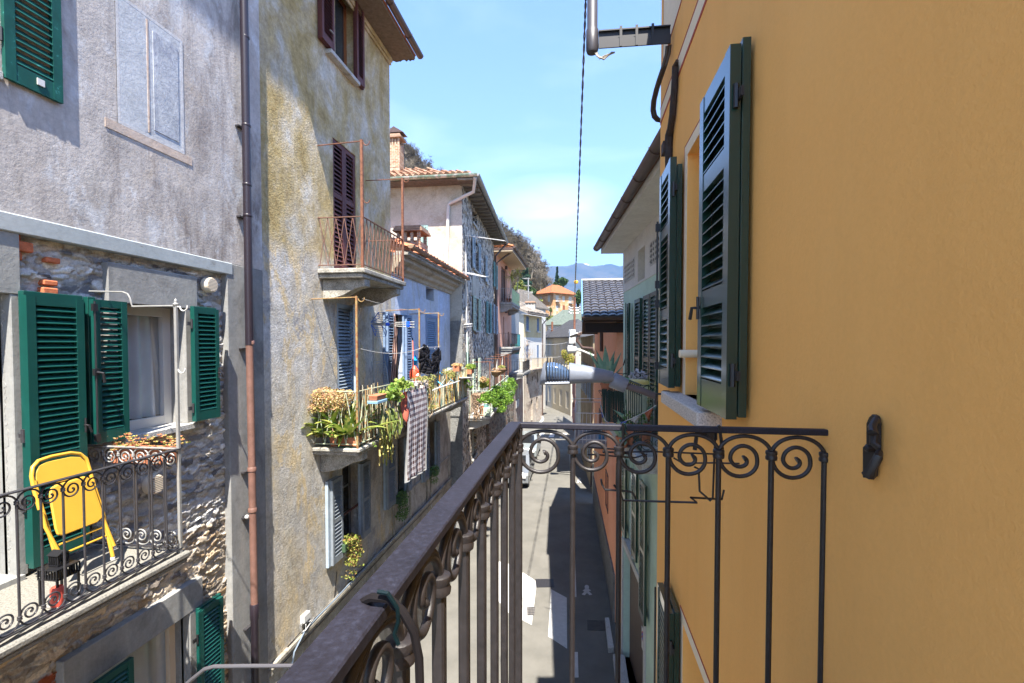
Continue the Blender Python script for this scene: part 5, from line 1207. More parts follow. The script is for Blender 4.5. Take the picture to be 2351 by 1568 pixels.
def brickm(name, c=(.45, .22, .12)):
    t = NT(name, .92, .15); b = t.n('ShaderNodeTexBrick'); t.L(t.vec((1, 1, 1), (math.radians(90), 0, 0)), b.inputs[0]); b.inputs['Scale'].default_value = 1; b.inputs['Brick Width'].default_value = .16; b.inputs['Row Height'].default_value = .06; b.inputs['Mortar Size'].default_value = .008
    b.inputs['Color1'].default_value = (*c, 1); b.inputs['Color2'].default_value = (*S3(c, .55), 1); b.inputs['Mortar'].default_value = (.45, .40, .32, 1)
    t.col(t.mix(t.ramp(t.noise(6, 8, .7), [(.45, 0.0), (.65, .8)]), b.outputs[0], (.50, .42, .32))); t.bump(t.math('ADD', b.outputs[1], t.noise(30, 5, .7)), .8, .012); return t.m
M['brick'] = brickm('old_brick')
def chimney(name, label, c, w, d, z0, z1, parent=None, mat=None, holes=True):
    r = thing(name, label, 'chimney', (c[0], c[1], z0)) if parent is None else parent
    mb = MB(); zb = z1 - .42
    rg2 = random.Random(int(abs(c[0]) * 10)); z = z0
    while z < zb:
        k = rg2.uniform(.0, .018); mb.boxv((c[0] - w / 2 - k, c[1] - d / 2 - k, z), (c[0] + w / 2 + k, c[1] + d / 2 + k, z + .058)); z += .06
    mb.build('stack', mat or M['brick'], r)
    mb = MB()
    for x in (-1, -.33, .33, 1):
        for y in (-1, 1): mb.boxv((c[0] + x * (w / 2 - .04) - .035, c[1] + y * (d / 2 - .04) - .035, z), (c[0] + x * (w / 2 - .04) + .035, c[1] + y * (d / 2 - .04) + .035, z1 - .16))
    mb.boxv((c[0] - w / 2 + .1, c[1] - d / 2 + .12, z), (c[0] + w / 2 - .1, c[1] + d / 2 - .12, z + .05)); mb.build('vent_posts', mat or M['brick'], r)
    mb = MB()
    for i in range(3): k = .03 + .05 * (i == 0) + .03 * (i == 1); mb.boxv((c[0] - w / 2 - k, c[1] - d / 2 - k, z1 - .158 + i * .052), (c[0] + w / 2 + k, c[1] + d / 2 + k, z1 - .11 + i * .052))
    mb.build('cap', M['roof_tile'], r, bevel=.008)
    return r
p = onY('T', 1018, 920, 17.5)
ch1 = chimney('chimney', 'tall narrow brick chimney with a thin metal hood beside the ochre house', (p.x - .0, 17.5), .42, .45, 12.9, p.z - .15)
mb = MB(); a = onY('T', 1018, 918, 17.5); mb.extr([a + Vector((-.34, -.25, -.12)), a + Vector((.36, -.25, -.12)), a + Vector((0, -.25, .1))], Vector((0, .5, 0))); mb.build('hood', M['gutter_brown'], ch1)
mb = MB(); mb.tube([onY('T', 1040, 1000, 17.5), onY('T', 1072, 1010, 17.5), onY('T', 1075, 1180, 17.5)], .012, 6); mb.build('stay_rod', M['black_iron'], ch1)
p = onY('E', 868, 108, 12.2)
ch2 = chimney('chimney', 'squat mossy brick chimney with side openings on the roof of the blue house', (p.x, 12.2), .62, .6, 9.35, p.z)
# ================================================================== salmon house
SA = Fr((-4.6, 0), (0, 1), (1, 0))
sa = thing('salmon_house', 'salmon pink house with stacked balconies behind the stone house', 'house', (-5, 29, 0))
M['salmon'] = plaster('salmon_plaster', [(.50, .25, .165), (.56, .30, .21), (.60, .35, .26)], big=.6, stains=(((.42, .22, .16), (1, 1, .5), .56, .74),), grain=.3, bumpd=.004, dirt=.08)
def ao(a, b, y0, y1, r='R2'): 
    z0, z1 = SA.Z(r, (a + b) / 2, y1), SA.Z(r, (a + b) / 2, y0); return (SA.S(r, a), SA.S(r, b), min(z0, z1), max(z0, z1))
so_ = [ao(668, 725, 195, 550), ao(684, 698, 695, 1010), ao(736, 752, 855, 1010)]
mb = MB(); mb.wall(SA, 26.1, 32.6, 0, 12.55, so_, 0, depth=.2, back=False); mb.build('wall', M['salmon'], sa)
mb = MB(); mb.box(SA, 32.601, 37, 0, 10.4, -4, -.02); mb.build('rear_wing', plaster('slate_render', [(.22, .24, .26), (.30, .31, .32)]), sa)
for q in so_:
    window(sa, SA, q[0], q[1], q[2], q[3], -.12, paint('door_brown', (.10, .05, .035), .6, .3), M['glass'], mull=1 if q[1] - q[0] > .6 else 0, fw=.07)
mb = MB(); mb.box(SA, 25.9, 32.6, 12.55, 12.62, -4, 1.0); mb.build('soffit', paint('soffit_cream', (.50, .40, .27), .8, .2), sa)
mb = MB(); mb.box(SA, 25.88, 32.62, 12.621, 12.75, -4, 1.04); mb.build('eave_board', M['gutter_brown'], sa)
mb = MB(); tiles(mb, SA.p(25.9, 12.78, 1.0), SA.d * 6.7, Vector((-4, 0, 1.4)), Vector((.33, 0, .94)), 24, 10, jit=.01, rng=rg); mb.build('roof', paint('tile_orange', (.36, .14, .065), .85, .2, amt=.2, scale=3), sa)
mb = MB(); gutter(mb, SA.p(25.9, 12.8, 1.1), SA.p(32.7, 12.8, 1.1), .09); mb.tube([SA.p(26.6, 12.7, 1.0), SA.p(26.5, 12.3, .4), SA.p(26.3, 12.0, .08), SA.p(26.3, 0, .08)], .05, 8); mb.build('gutter', M['gutter_brown'], sa, smooth=True)
for y in (185, 640, 1245):
    s_, z_ = SA.at('R2', 706, y, .0); mb = MB(); mb.box(SA, s_ - .1, s_ + .1, z_ - .1, z_ + .1, 0, .15); mb.build('wall_lamp', M['gutter_brown'], sa)
def zat(y, Y=28.0): return onY('R2', 700, y, Y).z
b1 = balcony('apartment_balcony', 'topmost balcony of the salmon house with two yucca plants', SA, 27.8, 31.4, zat(548), .75, zat(402), th=.25, bay=.16, rail=M['galv'], r=.009, bar='v', slabm=M['cement'], near_br=(.1, .3))
b2 = balcony('apartment_balcony', 'middle balcony of the salmon house with turquoise screening', SA, 27.4, 31.4, zat(1015), .8, zat(872), th=.2, bay=.16, rail=M['black_iron'], r=.009, bar='v', slabm=M['cement'], near_br=(.1, .3))
b3 = balcony('apartment_balcony', 'lowest cluttered balcony below the salmon house with dark rail', SA, 31.3, 35.4, zat(1290, 31), 1.0, zat(1168, 31), th=.2, bay=.16, rail=M['black_iron'], r=.009, bar='v', slabm=M['cement'], near_br=(.1, .3))
mb = MB(); mb.box(SA, 27.9, 31.3, zat(545), zat(410), .705, .715); mb.build('screen', paint('green_mesh', (.32, .42, .22), .8, .2, amt=.3), b1)
mb = MB(); mb.box(SA, 30.0, 31.3, zat(1010), zat(876), .755, .765); mb.box(SA, 31.36, 31.365, zat(1100), zat(980), .1, .7); mb.build('screen', paint('turquoise_mesh', (.05, .30, .30), .6, .3, amt=.3), b2)
for i, (x, y, yb) in enumerate(((770, 275, 520), (842, 248, 520))):
    yu = thing('yucca', ('smaller yucca with thin bare stem standing on the topmost salmon balcony', 'taller yucca with spiky head at the outer corner of the topmost salmon balcony')[i], 'plant', (-4, 28, 10))
    Y = (28.6, 30.6)[i]; a = onY('R2', x - 20, yb, Y); b = onY('R2', x, y, Y)
    mb = MB(); mb.tube([a, a.lerp(b, .5) + Vector((.03, 0, 0)), b], [.035, .03, .03], 6); mb.build('stem', paint('stem_pale', (.40, .36, .28), .9, .1), yu)
    mb = MB(); rr = random.Random(i)
    for k in range(46): d = Vector((rr.gauss(0, 1), rr.gauss(0, 1), rr.gauss(.3, .8))).normalized(); blade(mb, b, d, UP, .5, .035, .5, 4)
    mb.build('leaves', leafm('yucca_leaf', [(.40, .36, .08), (.25, .32, .06), (.5, .45, .14)]), yu)
    mb = MB(); pot(mb, Vector((a.x, a.y, zat(548))), .16, .28); mb.build('pot', M['terracotta'], yu, smooth=True)
# terrace wall with the green bush
tw2 = thing('terrace_wall', 'low rubble wall standing out below the salmon house', 'wall', (-4.1, 25, 0))
TF = frame2((-4.05, 21.5), (-3.98, 29.3), 1)
mb = MB(); mb.wall(TF, 0, 7.8, 0, 4.6, [(5.0, 5.8, 0, 2.1)], 0); mb.build('wall', M['rubble_low'], tw2)
mb = MB(); mb.box(TF, -.05, 7.85, 4.6, 4.7, -.6, .04); mb.build('coping', M['granite'], tw2)
mb = MB(); mb.box(TF, 5.0, 5.8, 0, 2.1, -.3, -.25); mb.build('door', paint('old_door', (.12, .09, .07), .8, .2), tw2)
mb = MB(); mb.box(SA, 30, 36.5, 0, 5.4, -.2, .35); tag(mb.build('lower_house', plaster('reddish_wall', [(.30, .16, .12), (.36, .30, .25)], big=1.2, stains=(((.45, .40, .34), (1, 1, 1), .5, .6),), dirt=.3)), 'reddish crumbling lower wall with a blank pale plaque below the salmon house', 'building')
mb = MB(); mb.box(SA, 32.2, 33.6, 3.2, 3.7, .36, .39); tag(mb.build('street_plaque', M['white_paint']), 'small pale street name plaque on the reddish crumbling wall', 'plaque')
# ================================================================== pale yellow house at the bend
PC = Vector((-5.0, 43.5, 0)); PE = Vector((-3.75, 48.3, 0))
PF = frame2(PC, PE, 1); LP = (PE - PC).length
PN = Fr(PC, -PF.n, -PF.d)
pa_ = thing('corner_house', 'pale yellow and white house with blue shutters at the bend above a crumbling stone base', 'house', tuple(PC))
M['ruin'] = plaster('crumbling_plaster', [(.33, .27, .21), (.45, .39, .32), (.50, .45, .38)], big=.5, stains=(((.22, .18, .15), (.7, .7, .7), .5, .62), ((.40, .22, .15), (.8, .8, .8), .6, .68)), grain=1.5, bumpd=.03, dirt=.3)
zw = PF.Z('R2', 1000, 915); zbk = PF.Z('R2', 1000, 1235); ze = PF.Z('R2', 1090, 700)
def po(a, b, y0, y1, r='R2'):
    z0, z1 = PF.Z(r, (a + b) / 2, y1), PF.Z(r, (a + b) / 2, y0); return (PF.S(r, a), PF.S(r, b), min(z0, z1), max(z0, z1))
pw = [po(928, 955, 692, 842), po(1040, 1062, 712, 850)]; pm = [po(930, 952, 995, 1230), po(1040, 1060, 992, 1230)]; pl_ = [po(928, 944, 1290, 1400), po(985, 996, 1320, 1365), po(1036, 1050, 1278, 1385), po(190, 210, 655, 860, 'R4'), po(245, 262, 620, 740, 'R4')]
mb = MB(); mb.wall(PF, 0, LP, zw, ze, pw, 0, back=False); mb.build('upper_wall', plaster('yellow_wash', [(.38, .31, .18), (.44, .38, .25)], big=.8, stains=(((.42, .40, .36), (1, 1, .2), .52, .7),), dirt=.08), pa_)
mb = MB(); mb.wall(PF, 0, LP, zbk, zw - .002, pm, 0, back=False); mb.build('middle_wall', plaster('white_wash', [(.46, .45, .42), (.54, .53, .50)], big=1, dirt=.1), pa_)
mb = MB(); mb.wall(PF, 0, LP, 0, zbk - .002, pl_, .03, back=False); mb.build('ruined_base', M['ruin'], pa_)
mb = MB(); mb.wall(PN, 0, 4.5, 0, ze, [], 0, back=False); mb.build('end_wall', plaster('cream_wall', [(.44, .40, .32), (.50, .46, .38)], dirt=.1), pa_)
mb = MB(); mb.poly([PF.p(LP, 0), PF.p(LP, ze), PF.p(LP, ze, -6), PF.p(LP, 0, -6)]); mb.build('far_wall', M['ruin'], pa_)
navy = paint('navy_shutter', (.10, .15, .24), .6, .3, amt=.2)
for q in pw + pm:
    m2 = (q[0] + q[1]) / 2
    for a in (q[0], m2 + .01): shutter('shutter', pa_, PF, m2 - q[0] - .01, q[2], q[3], navy, th=.04, st=.08, pitch=.14, o0=-.05, s0=a, hinges=False)
    mb = MB(); mb.box(PF, q[0] - .15, q[1] + .15, q[2] - .12, q[2], 0, .12); mb.build('sill', M['granite'], pa_)
for q in pl_: mb = MB(); mb.box(PF, q[0], q[1], q[2], q[3], -.25, -.2); mb.build('window', M['glass_dark'], pa_)
mb = MB(); up_ = .0
a = PF.p(-.5, ze, .55); b = PF.p(LP + .6, ze, .55); c = PF.p(LP + .6, ze + 1.8, -3.5); d = PF.p(-.5, ze + 1.8, -3.5)
mb.extr([a, b, c, d], UP * .15); mb.build('roof', paint('stone_slate', (.24, .21, .18), .9, .15, amt=.35, scale=3), pa_)
mb = MB(); tiles(mb, a + UP * .16, b - a, d - a, Vector((.35, 0, .93)), 16, 8, jit=.03, rng=rg); mb.build('slates', paint('stone_slab', (.19, .165, .14), .9, .15, amt=.35, scale=3), pa_)
mb = MB(); gutter(mb, a + Vector((.08, 0, .05)), b + Vector((.08, 0, .05)), .09); mb.tube([b + Vector((0, 0, 0)), PF.p(LP, ze - .7, .1), PF.p(LP, .3, .1)], .06, 8); mb.build('gutter', M['gutter_brown'], pa_, smooth=True)
pb = balcony('wooden_balcony', 'long balcony with pale vertical bars and dry creeper on the white corner house', PF, .2, LP + 1.2, PF.Z('R2', 1000, 1238, .5), .8, PF.Z('R2', 1000, 1135, .8), th=.2, bay=.14, rail=paint('wood_bars', (.42, .34, .22), .8, .2), r=.014, bar='v', slabm=M['ruin'], near_br=(.3, .3))
# house behind with chimney and antenna
def far_house(name, label, pts, zb, ze, mats, win=(), rise=2.0, ov=.6, flat=False, rows=None, rooft=None):
    """pts: 3 ground points left, corner, right; two visible walls, hip roof"""
    L_, C_, R_ = [Vector((p[0], p[1], 0)) for p in pts]; h = thing(name, label, 'house', tuple(C_))
    f1 = frame2(L_, C_, 1); f2 = frame2(C_, R_, 1)
    ops1, ops2 = win if win else ([], [])
    for f, L, ops in ((f1, (C_ - L_).length, ops1), (f2, (R_ - C_).length, ops2)):
        mb = MB(); mb.wall(f, 0, L, zb, ze, [(q[0] * L, q[1] * L, zb + q[2] * (ze - zb), zb + q[3] * (ze - zb)) for q in ops], 0, depth=.15, back=False); mb.build('wall', mats[0], h)
        for q in ops:
            mb = MB(); mb.box(f, q[0] * L, q[1] * L, zb + q[2] * (ze - zb), zb + q[3] * (ze - zb), -.1, -.04); mb.build('window', mats[2] if len(q) < 5 else q[4], h)
    F_ = L_ + (R_ - C_)
    mb = MB()
    cen = (L_ + R_ + C_ + F_) / 4
    def ex(p, k): d = (p - cen); return cen + d * (1 + k / d.length) 
    q = [ex(p, ov * 1.4) + UP * ze for p in (L_, C_, R_, F_)]
    a1 = cen.lerp((L_ + C_) / 2, .35) if (L_ - C_).length < (R_ - C_).length else cen.lerp((C_ + R_) / 2, .35)
    a2 = cen * 2 - a1
    a1 = a1 + UP * (ze + rise); a2 = a2 + UP * (ze + rise)
    mb.poly([q[0], q[1], q[2], q[3]]) 
    e = UP * .12
    for i in range(4): mb.poly([q[i], q[(i + 1) % 4], q[(i + 1) % 4] + e, q[i] + e])
    if (L_ - C_).length < (R_ - C_).length: fs = [(q[0], q[1], a1), (q[1], q[2], a2, a1), (q[2], q[3], a2), (q[3], q[0], a1, a2)]
    else: fs = [(q[1], q[2], a1), (q[0], q[1], a1, a2), (q[3], q[0], a2), (q[2], q[3], a2, a1)]
    for f in fs: mb.poly([f[0] + e, f[1] + e] + list(f[2:]))
    mb.build('roof', mats[1], h)
    return h, f1, f2
def rooftm(name, c, sc=5, rows=(0, 0, 1)):
    t = NT(name, .85, .2)
    w = t.n('ShaderNodeTexWave', wave_type='BANDS', bands_direction='Z'); t.L(t.co, w.inputs[0]); w.inputs['Scale'].default_value = sc; w.inputs['Distortion'].default_value = 1.2; w.inputs['Detail'].default_value = 3
    t.col(t.mix(t.ramp(w.outputs[1], [(.2, .7), (.6, 0.0)]), t.var(c, .3, 2.5), S3(c, .45))); t.bump(w.outputs[1], .8, .05); return t.m
slate = rooftm('dark_slate_roof', (.07, .07, .076), 3.2)
greyt = rooftm('grey_tile_roof', (.17, .15, .13), 3.5)
hb, _, _ = far_house('rear_house', 'small white house with a grey tiled roof and chimney behind the corner house', [(-8.2, 49.8), (-6.2, 49.5), (-3.9, 56)], 0, onY('R2', 1100, 600, 52).z, (plaster('white2', [(.44, .43, .41), (.5, .49, .47)]), greyt, navy), rise=2.0)
chimney('chimney', 'pale plastered chimney on the grey tiled roof behind the corner house', (onY('R2', 972, 580, 47).x, 47), .9, .8, 10.8, onY('R2', 972, 538, 47).z, mat=M['pale_plaster'])
def antenna(name, label, r, mast, boom, els, Y, mat, rad=.02, dirv=Vector((0, 1, 0)), el=.5, rb=.012):
    a = thing(name, label, 'antenna', tuple(onY(r, *mast[1], Y)))
    mb = MB(); mb.tube([onY(r, *mast[0], Y), onY(r, *mast[1], Y)], rad, 6); mb.build('mast', mat, a)
    for b in boom:
        p, q = onY(r, *b[0], Y), onY(r, *b[1], Y); mb = MB(); mb.tube([p, q], rb, 5)
        for i in range(els):
            c = p.lerp(q, (i + .5) / els); mb.tube([c - dirv * el * (1 - .4 * i / els) / 2, c + dirv * el * (1 - .4 * i / els) / 2], rb * .6, 4)
        mb.build('boom', mat, a)
    return a
antenna('tv_antenna', 'television antenna with crosswise bars on the roof of the rear house', 'R2', ((950, 510), (950, 290)), [((905, 440), (995, 440)), ((905, 455), (990, 450)), ((900, 300), (960, 295)), ((915, 375), (965, 372))], 5, 47, M['galv'], .06, Vector((.3, .9, 0)), 1.0, .035)
antenna('roof_antenna', 'long television antenna reaching out over the cornice of the blue house', 'R1', ((712, 1700), (697, 685)), [((735, 658), (1048, 702)), ((700, 985), (880, 1025)), ((690, 1450), (730, 1450)), ((690, 1470), (730, 1470))], 9, 15.9, M['white_paint'], .028, Vector((.35, .9, .1)), .75, .016)
# ================================================================== green house, right
GA = math.radians(4.63)
GF = Fr((1.05, 12.0), (-math.sin(GA), math.cos(GA)), (-math.cos(GA), -math.sin(GA)))
gh = thing('green_house', 'pale green house with grey upper band, lattice panels and dark shutters on the right', 'house', (1.3, 9, 0))
M['green_plaster'] = plaster('sage_plaster', [(.46, .60, .48), (.52, .66, .54), (.56, .70, .58)], big=.6, grain=.4, bumpd=.005, dirt=.08)
M['grey_frieze'] = plaster('grey_frieze', [(.60, .58, .53), (.66, .64, .59)], big=.8, grain=.5, bumpd=.006, dirt=.12)
zg = GF.Z('R3', 1168, 172) + .06; zbd = GF.Z('R3', 1168, 578)
def go(r, a, b, y0, y1, d=.2): 
    z0, z1 = GF.Z(r, (a + b) / 2, y1), GF.Z(r, (a + b) / 2, y0); s = sorted((GF.S(r, a), GF.S(r, b))); return (s[0], s[1], z0, z1, d)
gatt = go('R3', 1310, 1385, 120, 448); 
zfg = 6.1
gd1 = (GF.S('R3', 1400), GF.S('R3', 1265), zfg, GF.Z('R3', 1262, 695), .2); gd1 = (GF.S('R3', 1322), GF.S('R3', 1262), zfg, GF.Z('R3', 1290, 672), .2)
gd2 = (gd1[0] - 2.4, gd1[0] - 1.5, zfg, gd1[3], .2)
gg = (GF.S('R5', 1045), GF.S('R5', 912), 0, GF.Z('R5', 912, 745), .25)
gl = (GF.S('R5', 985), GF.S('R5', 948), 2.9, GF.Z('S2', 540, 1180), .2)
mb = MB(); mb.wall(GF, -7.5, 0, 0, zbd, [gd1, gg, gl], 0, back=False); mb.poly([GF.p(0, 0), GF.p(0, 0, -7), GF.p(0, zg, -7), GF.p(0, zg)]); mb.build('wall', M['green_plaster'], gh)
mb = MB(); mb.wall(GF, -7.5, 0.012, zbd + .001, zg, [gatt], .012, back=False); mb.build('frieze_wall', M['grey_frieze'], gh)
for q in (gatt, gd1, gl): window(gh, GF, q[0], q[1], q[2], q[3], -.14, M['white_frame'], M['glass'], mull=0 if q is gatt else 1, fw=.06)
mb = MB(); mb.box(GF, -8, .22, zg, zg + .12, -6, .52); mb.build('soffit', M['grey_frieze'], gh)
mb = MB(); q0 = GF.p(-8, zg + .13, .54); q1 = GF.p(.25, zg + .13, .54); mb.extr([q0, q1, GF.p(.25, zg + 1.8, -3.5), GF.p(-8, zg + 1.8, -3.5)], UP * .08); mb.extr([GF.p(.25, zg + 1.8, -3.5), GF.p(-8, zg + 1.8, -3.5), GF.p(-8, zg + .13, -7.5), GF.p(.25, zg + .13, -7.5)], UP * .08); mb.build('roof', M['roof_tile'], gh)
mb = MB(); gutter(mb, GF.p(-8, zg + .16, .62), GF.p(.3, zg + .16, .62), .085, 10); mb.build('gutter', M['gutter_brown'], gh, smooth=True)
# lattice panels of interlaced ovals
def lattice(s0, s1, z0, z1, n, m):
    mb = MB(); w, h = (s1 - s0) / n, (z1 - z0) / m
    mb.box(GF, s0, s1, z0, z1, .012, .016); mb.mat(1)
    for a, b, c, d in ((s0 - .02, s1 + .02, z0 - .02, z0), (s0 - .02, s1 + .02, z1, z1 + .02), (s0 - .02, s0, z0, z1), (s1, s1 + .02, z0, z1)): mb.box(GF, a, b, c, d, .012, .022)
    for i in range(2 * n - 1):
        for j in range(m):
            c = GF.p(s0 + w * (i + 1) / 2, z0 + h * (j + .5), .02)
            P_ = [c + GF.d * (w * .5 * math.cos(a)) + UP * (h * .56 * math.sin(a)) for a in [2 * math.pi * k / 14 for k in range(15)]]
            P_ = [Vector((q.x, q.y, min(max(q.z, z0), z1))) for q in P_]
            mb.tube(P_, .011, 4, cap=False)
    mb.build('lattice_panel', [paint('lattice_dark', (.16, .17, .16), .8, .2), M['white_paint']], gh)
lattice(GF.S('R3', 1280), GF.S('R3', 1176), GF.Z('R3', 1180, 478), GF.Z('R3', 1180, 305), 4, 4)
lattice(gatt[0] - .75 - (GF.S('R3', 1176) - GF.S('R3', 1280)), gatt[0] - .45, GF.Z('R3', 1180, 478), GF.Z('R3', 1180, 305), 4, 4)
md = M['green_dark']
def gsh(s0, w_, z0, z1, ang=0, rails=None, o0=.06):
    f = GF.sub(s0, o0, ang) if ang else GF
    s = shutter('shutter', gh, f, w_, z0, z1, md, th=.045, st=.065, pitch=.07, o0=0 if ang else o0, s0=0 if ang else s0, rails=rails or ((z0 + z1) / 2,), hinges=False)
    return s
gsh(gd1[0] - .55, .52, zfg + .02, gd1[3]); s2 = gsh(gd1[1] + .02, .22, zfg + .02, gd1[3] - .0)
for s in (gd1[1] + .26,):
    mb = MB(); mb.tube([GF.p(s, zfg + .1, .12), GF.p(s, gd1[3] + .02, .12)], .01, 5); mb.tube([GF.p(s, zfg + 1.15, .12), GF.p(s + .03, zfg + 1.0, .16)], .015, 5); mb.build('bolt', M['black_iron'], s2)
mb = MB(); mb.box(GF, gd1[0] - .5, gd1[0] - .02, zfg + .02, gd1[3], .005, .055); mb.build('folded_leaf', md, gh)
gsh(gd1[0] - 1.35, .5, zfg + .02, gd1[3]); gsh(gd1[0] - 1.9, .5, zfg + .02, gd1[3])
gsh(gl[0] - .52, .5, gl[2] + .3, gl[3] + .0); gsh(gl[0] - 1.35, .5, gl[2] - .5, gl[3]); gsh(gl[1] + .02, .5, gl[2] + .3, gl[3])
mb = MB(); mb.box(GF, gl[0] - .1, gl[1] + .1, gl[2] + .18, gl[2] + .28, -.1, .12); mb.build('sill', M['granite'], gh)
# garage
mb = MB(); w_ = .14
mb.box(GF, gg[0] - w_, gg[0], 0, gg[3] + w_, .0, .03); mb.box(GF, gg[1], gg[1] + w_, 0, gg[3] + w_, .0, .03); mb.box(GF, gg[0], gg[1], gg[3], gg[3] + w_, .0, .03); mb.build('garage_surround', M['white_paint'], gh, bevel=.004)
mb = MB(); mb.box(GF, gg[0], gg[1], 0, gg[3], -.2, -.16)
k_ = gg[0]
while k_ < gg[1] - .1: mb.box(GF, k_ + .005, k_ + .09, .03, gg[3] - .02, -.158, -.145); k_ += .1
gdr = mb.build('garage_door', paint('garage_brown', (.12, .085, .065), .6, .3, amt=.1), gh)
s_, z_ = GF.at('R5', 1022, 1300, -.14)
mb = MB(); mb.box(GF, s_ - .13, s_ + .13, z_ - .25, z_ + .2, -.144, -.136); sg = mb.build('no_parking_sign', M['white_frame'], gdr)
sgn = thing('parking_sign', 'white no-parking sign with red and blue disc on the brown garage door', 'sign', tuple(GF.p(s_, z_, -.13))); bpy.data.objects.remove(sg)
mb = MB(); mb.box(GF, s_ - .13, s_ + .13, z_ - .25, z_ + .2, -.144, -.136); mb.build('board', M['white_frame'], sgn)
mb = MB(); mb.lathe(GF.p(s_, z_ + .05, -.135), [(.10, 0), (.10, .003)], 20, axis=GF.n); mb.build('red_ring', paint('sign_red', (.5, .03, .03), .5, .4), sgn)
mb = MB(); mb.lathe(GF.p(s_, z_ + .05, -.131), [(.075, 0), (.075, .003)], 20, axis=GF.n); mb.build('blue_disc', paint('sign_blue', (.03, .08, .4), .5, .4), sgn)
mb = MB(); mb.beam(GF.p(s_ - .055, z_ + .105, -.125), GF.p(s_ + .055, z_ - .005, -.125), .02, .004); mb.build('red_bar', bpy.data.materials['sign_red'], sgn)
# green house balcony
gb0, gb1 = -5.15, -2.56
GD = .62
zgr = 7.02
gb = thing('iron_balcony', 'balcony with dark green scroll railing and stone slab on the pale green house', 'balcony', tuple(GF.p(-3.8, 6, .3)))
mb = MB(); mb.box(GF, gb0 - .1, gb1 + .1, 5.93, 6.05, 0.002, GD + .08); mb.box(GF, gb0 - .05, gb1 + .05, 5.80, 5.929, 0.002, GD); mb.build('slab', M['granite'], gb, bevel=.01)
gm_ = M['green_metal']
def srail(P, a, b, n):
    st_ = (b - a) / n; zc_ = zgr - .085
    for i in range(n):
        s = a + st_ * i
        mb = MB(); mb.tube([P(s, 6.12), P(s, zc_)], .007, 6); mb.build('baluster', gm_, gb)
        mb = MB(); scroll_bay(mb, P, s, st_, zc_, .08, .0055, 5, seg=22); collar(mb, P(s, zc_), .012, .024, 6); mb.build('scroll', gm_, gb, smooth=True); mb = MB(); scroll_bay(mb, P, s, st_, 6.2, .08, .0055, 5, sgn=-1, seg=22); mb.build('scroll', gm_, gb, smooth=True)
srail(lambda s, z: GF.p(s, z, GD), gb0, gb1, 16); srail(lambda s, z: GF.p(gb0, z, s), .02, GD, 4); srail(lambda s, z: GF.p(gb1, z, s), .02, GD, 4)
mb = MB()
for z in (zgr, 6.11): mb.beam(GF.p(gb0, z, 0), GF.p(gb0, z, GD), .03, .01); mb.beam(GF.p(gb0, z, GD), GF.p(gb1, z, GD), .03, .01); mb.beam(GF.p(gb1, z, GD), GF.p(gb1, z, 0), .03, .01)
mb.build('handrail', gm_, gb)
# ================================================================== orange house with dark tiled roof
og = thing('orange_house', 'dull orange house with a dark glazed tile roof beyond the green house', 'house', (1.5, 15, 0))
M['orange_plaster'] = plaster('dull_orange_plaster', [(.84, .36, .21), (.88, .40, .24), (.90, .44, .27)], big=.6, grain=.4, bumpd=.005, dirt=.08)
OX = .98
OF = frame2((OX, 13.2), (.70, 23.0), -1)
OE = Fr((OX, 13.2), (1, 0), (0, -1))
LO = 9.8
zoe = onY('R3', 950, 845, 12.9).z - .12
mb = MB(); mb.wall(OF, 0, LO, 0, zoe, [], 0, back=False); mb.wall(OE, 0, 4, 0, zoe + .25, [], 0, back=False); mb.build('wall', M['orange_plaster'], og)
mb = MB(); mb.box(OF, 0, LO, 0, 1.3, 0, .05); mb.build('plinth', M['roughcast'], og)
for a, b, c, d in ((5.5, 6.4, 3.6, 5.0), (2.2, 3.1, 2.2, 3.4)): window(og, OF, a, b, c, d, .02, M['brown_paint'], M['glass_dark'], fw=.06)
xl = onY('R3', 742, 850, 12.9).x; zr0 = onY('R3', 950, 840, 12.9).z; 
rr0 = Vector((xl, 12.8, zr0)); pr_ = onY('R3', 695, 468, 16.9)
dv = Vector((0, 4.1, pr_.z - zr0)); du = Vector((5.2, 0, 0)); nr = du.cross(dv).normalized()
mb = MB(); mb.extr([rr0, rr0 + du, rr0 + du + dv, rr0 + dv], -nr * .12); b_ = rr0 + dv; mb.extr([b_, b_ + du, b_ + du + Vector((0, 4, -1.6)), b_ + Vector((0, 4, -1.6))], -UP * .12); mb.build('roof_deck', paint('dark_eave', (.05, .03, .025), .7, .2), og)
t = NT('glazed_tile', .38, .5); g_ = t.n('ShaderNodeNewGeometry'); t.col(t.mix(1.0, t.ramp(g_.outputs['Random Per Island'], [(0, (.05, .05, .058)), (1, (.095, .09, .095))]), t.ramp(t.noise(14, 5, .7), [(.3, .7), (.7, 1.3)]), 'MULTIPLY')); M['glazed'] = t.m
mb = MB(); tiles(mb, rr0 + nr * .01, du, dv, nr, 24, 15, jit=.004, rng=rg, hk=.16); mb.build('roof_tiles', M['glazed'], og, smooth=True)
mb = MB(); mb.beam(rr0 + nr * .0 + Vector((-.03, 0, 0)), rr0 + dv + Vector((-.03, 0, 0)), .04, .22); mb.build('verge_board', paint('verge_blue', (.12, .22, .34), .5, .4), og)
mb = MB(); mb.tube([rr0 + dv + nr * .06 + Vector((-.05, 0, 0)), rr0 + dv + nr * .06 + du], .07, 8); mb.build('ridge', M['glazed'], og, smooth=True)
mb = MB(); gutter(mb, rr0 + Vector((-.05, -.1, .02)), rr0 + du + Vector((0, -.1, .02)), .085, 10); mb.build('gutter', M['gutter_brown'], og, smooth=True)
mb = MB(); mb.boxv((xl + .05, 12.95, zr0 - .38), (2.3, 13.19, zr0 - .13)); mb.build('eave_beam', paint('dark_beam', (.03, .02, .018), .7, .2), og)
mb = MB(); p = onY('R3', 930, 930, 13.15); 
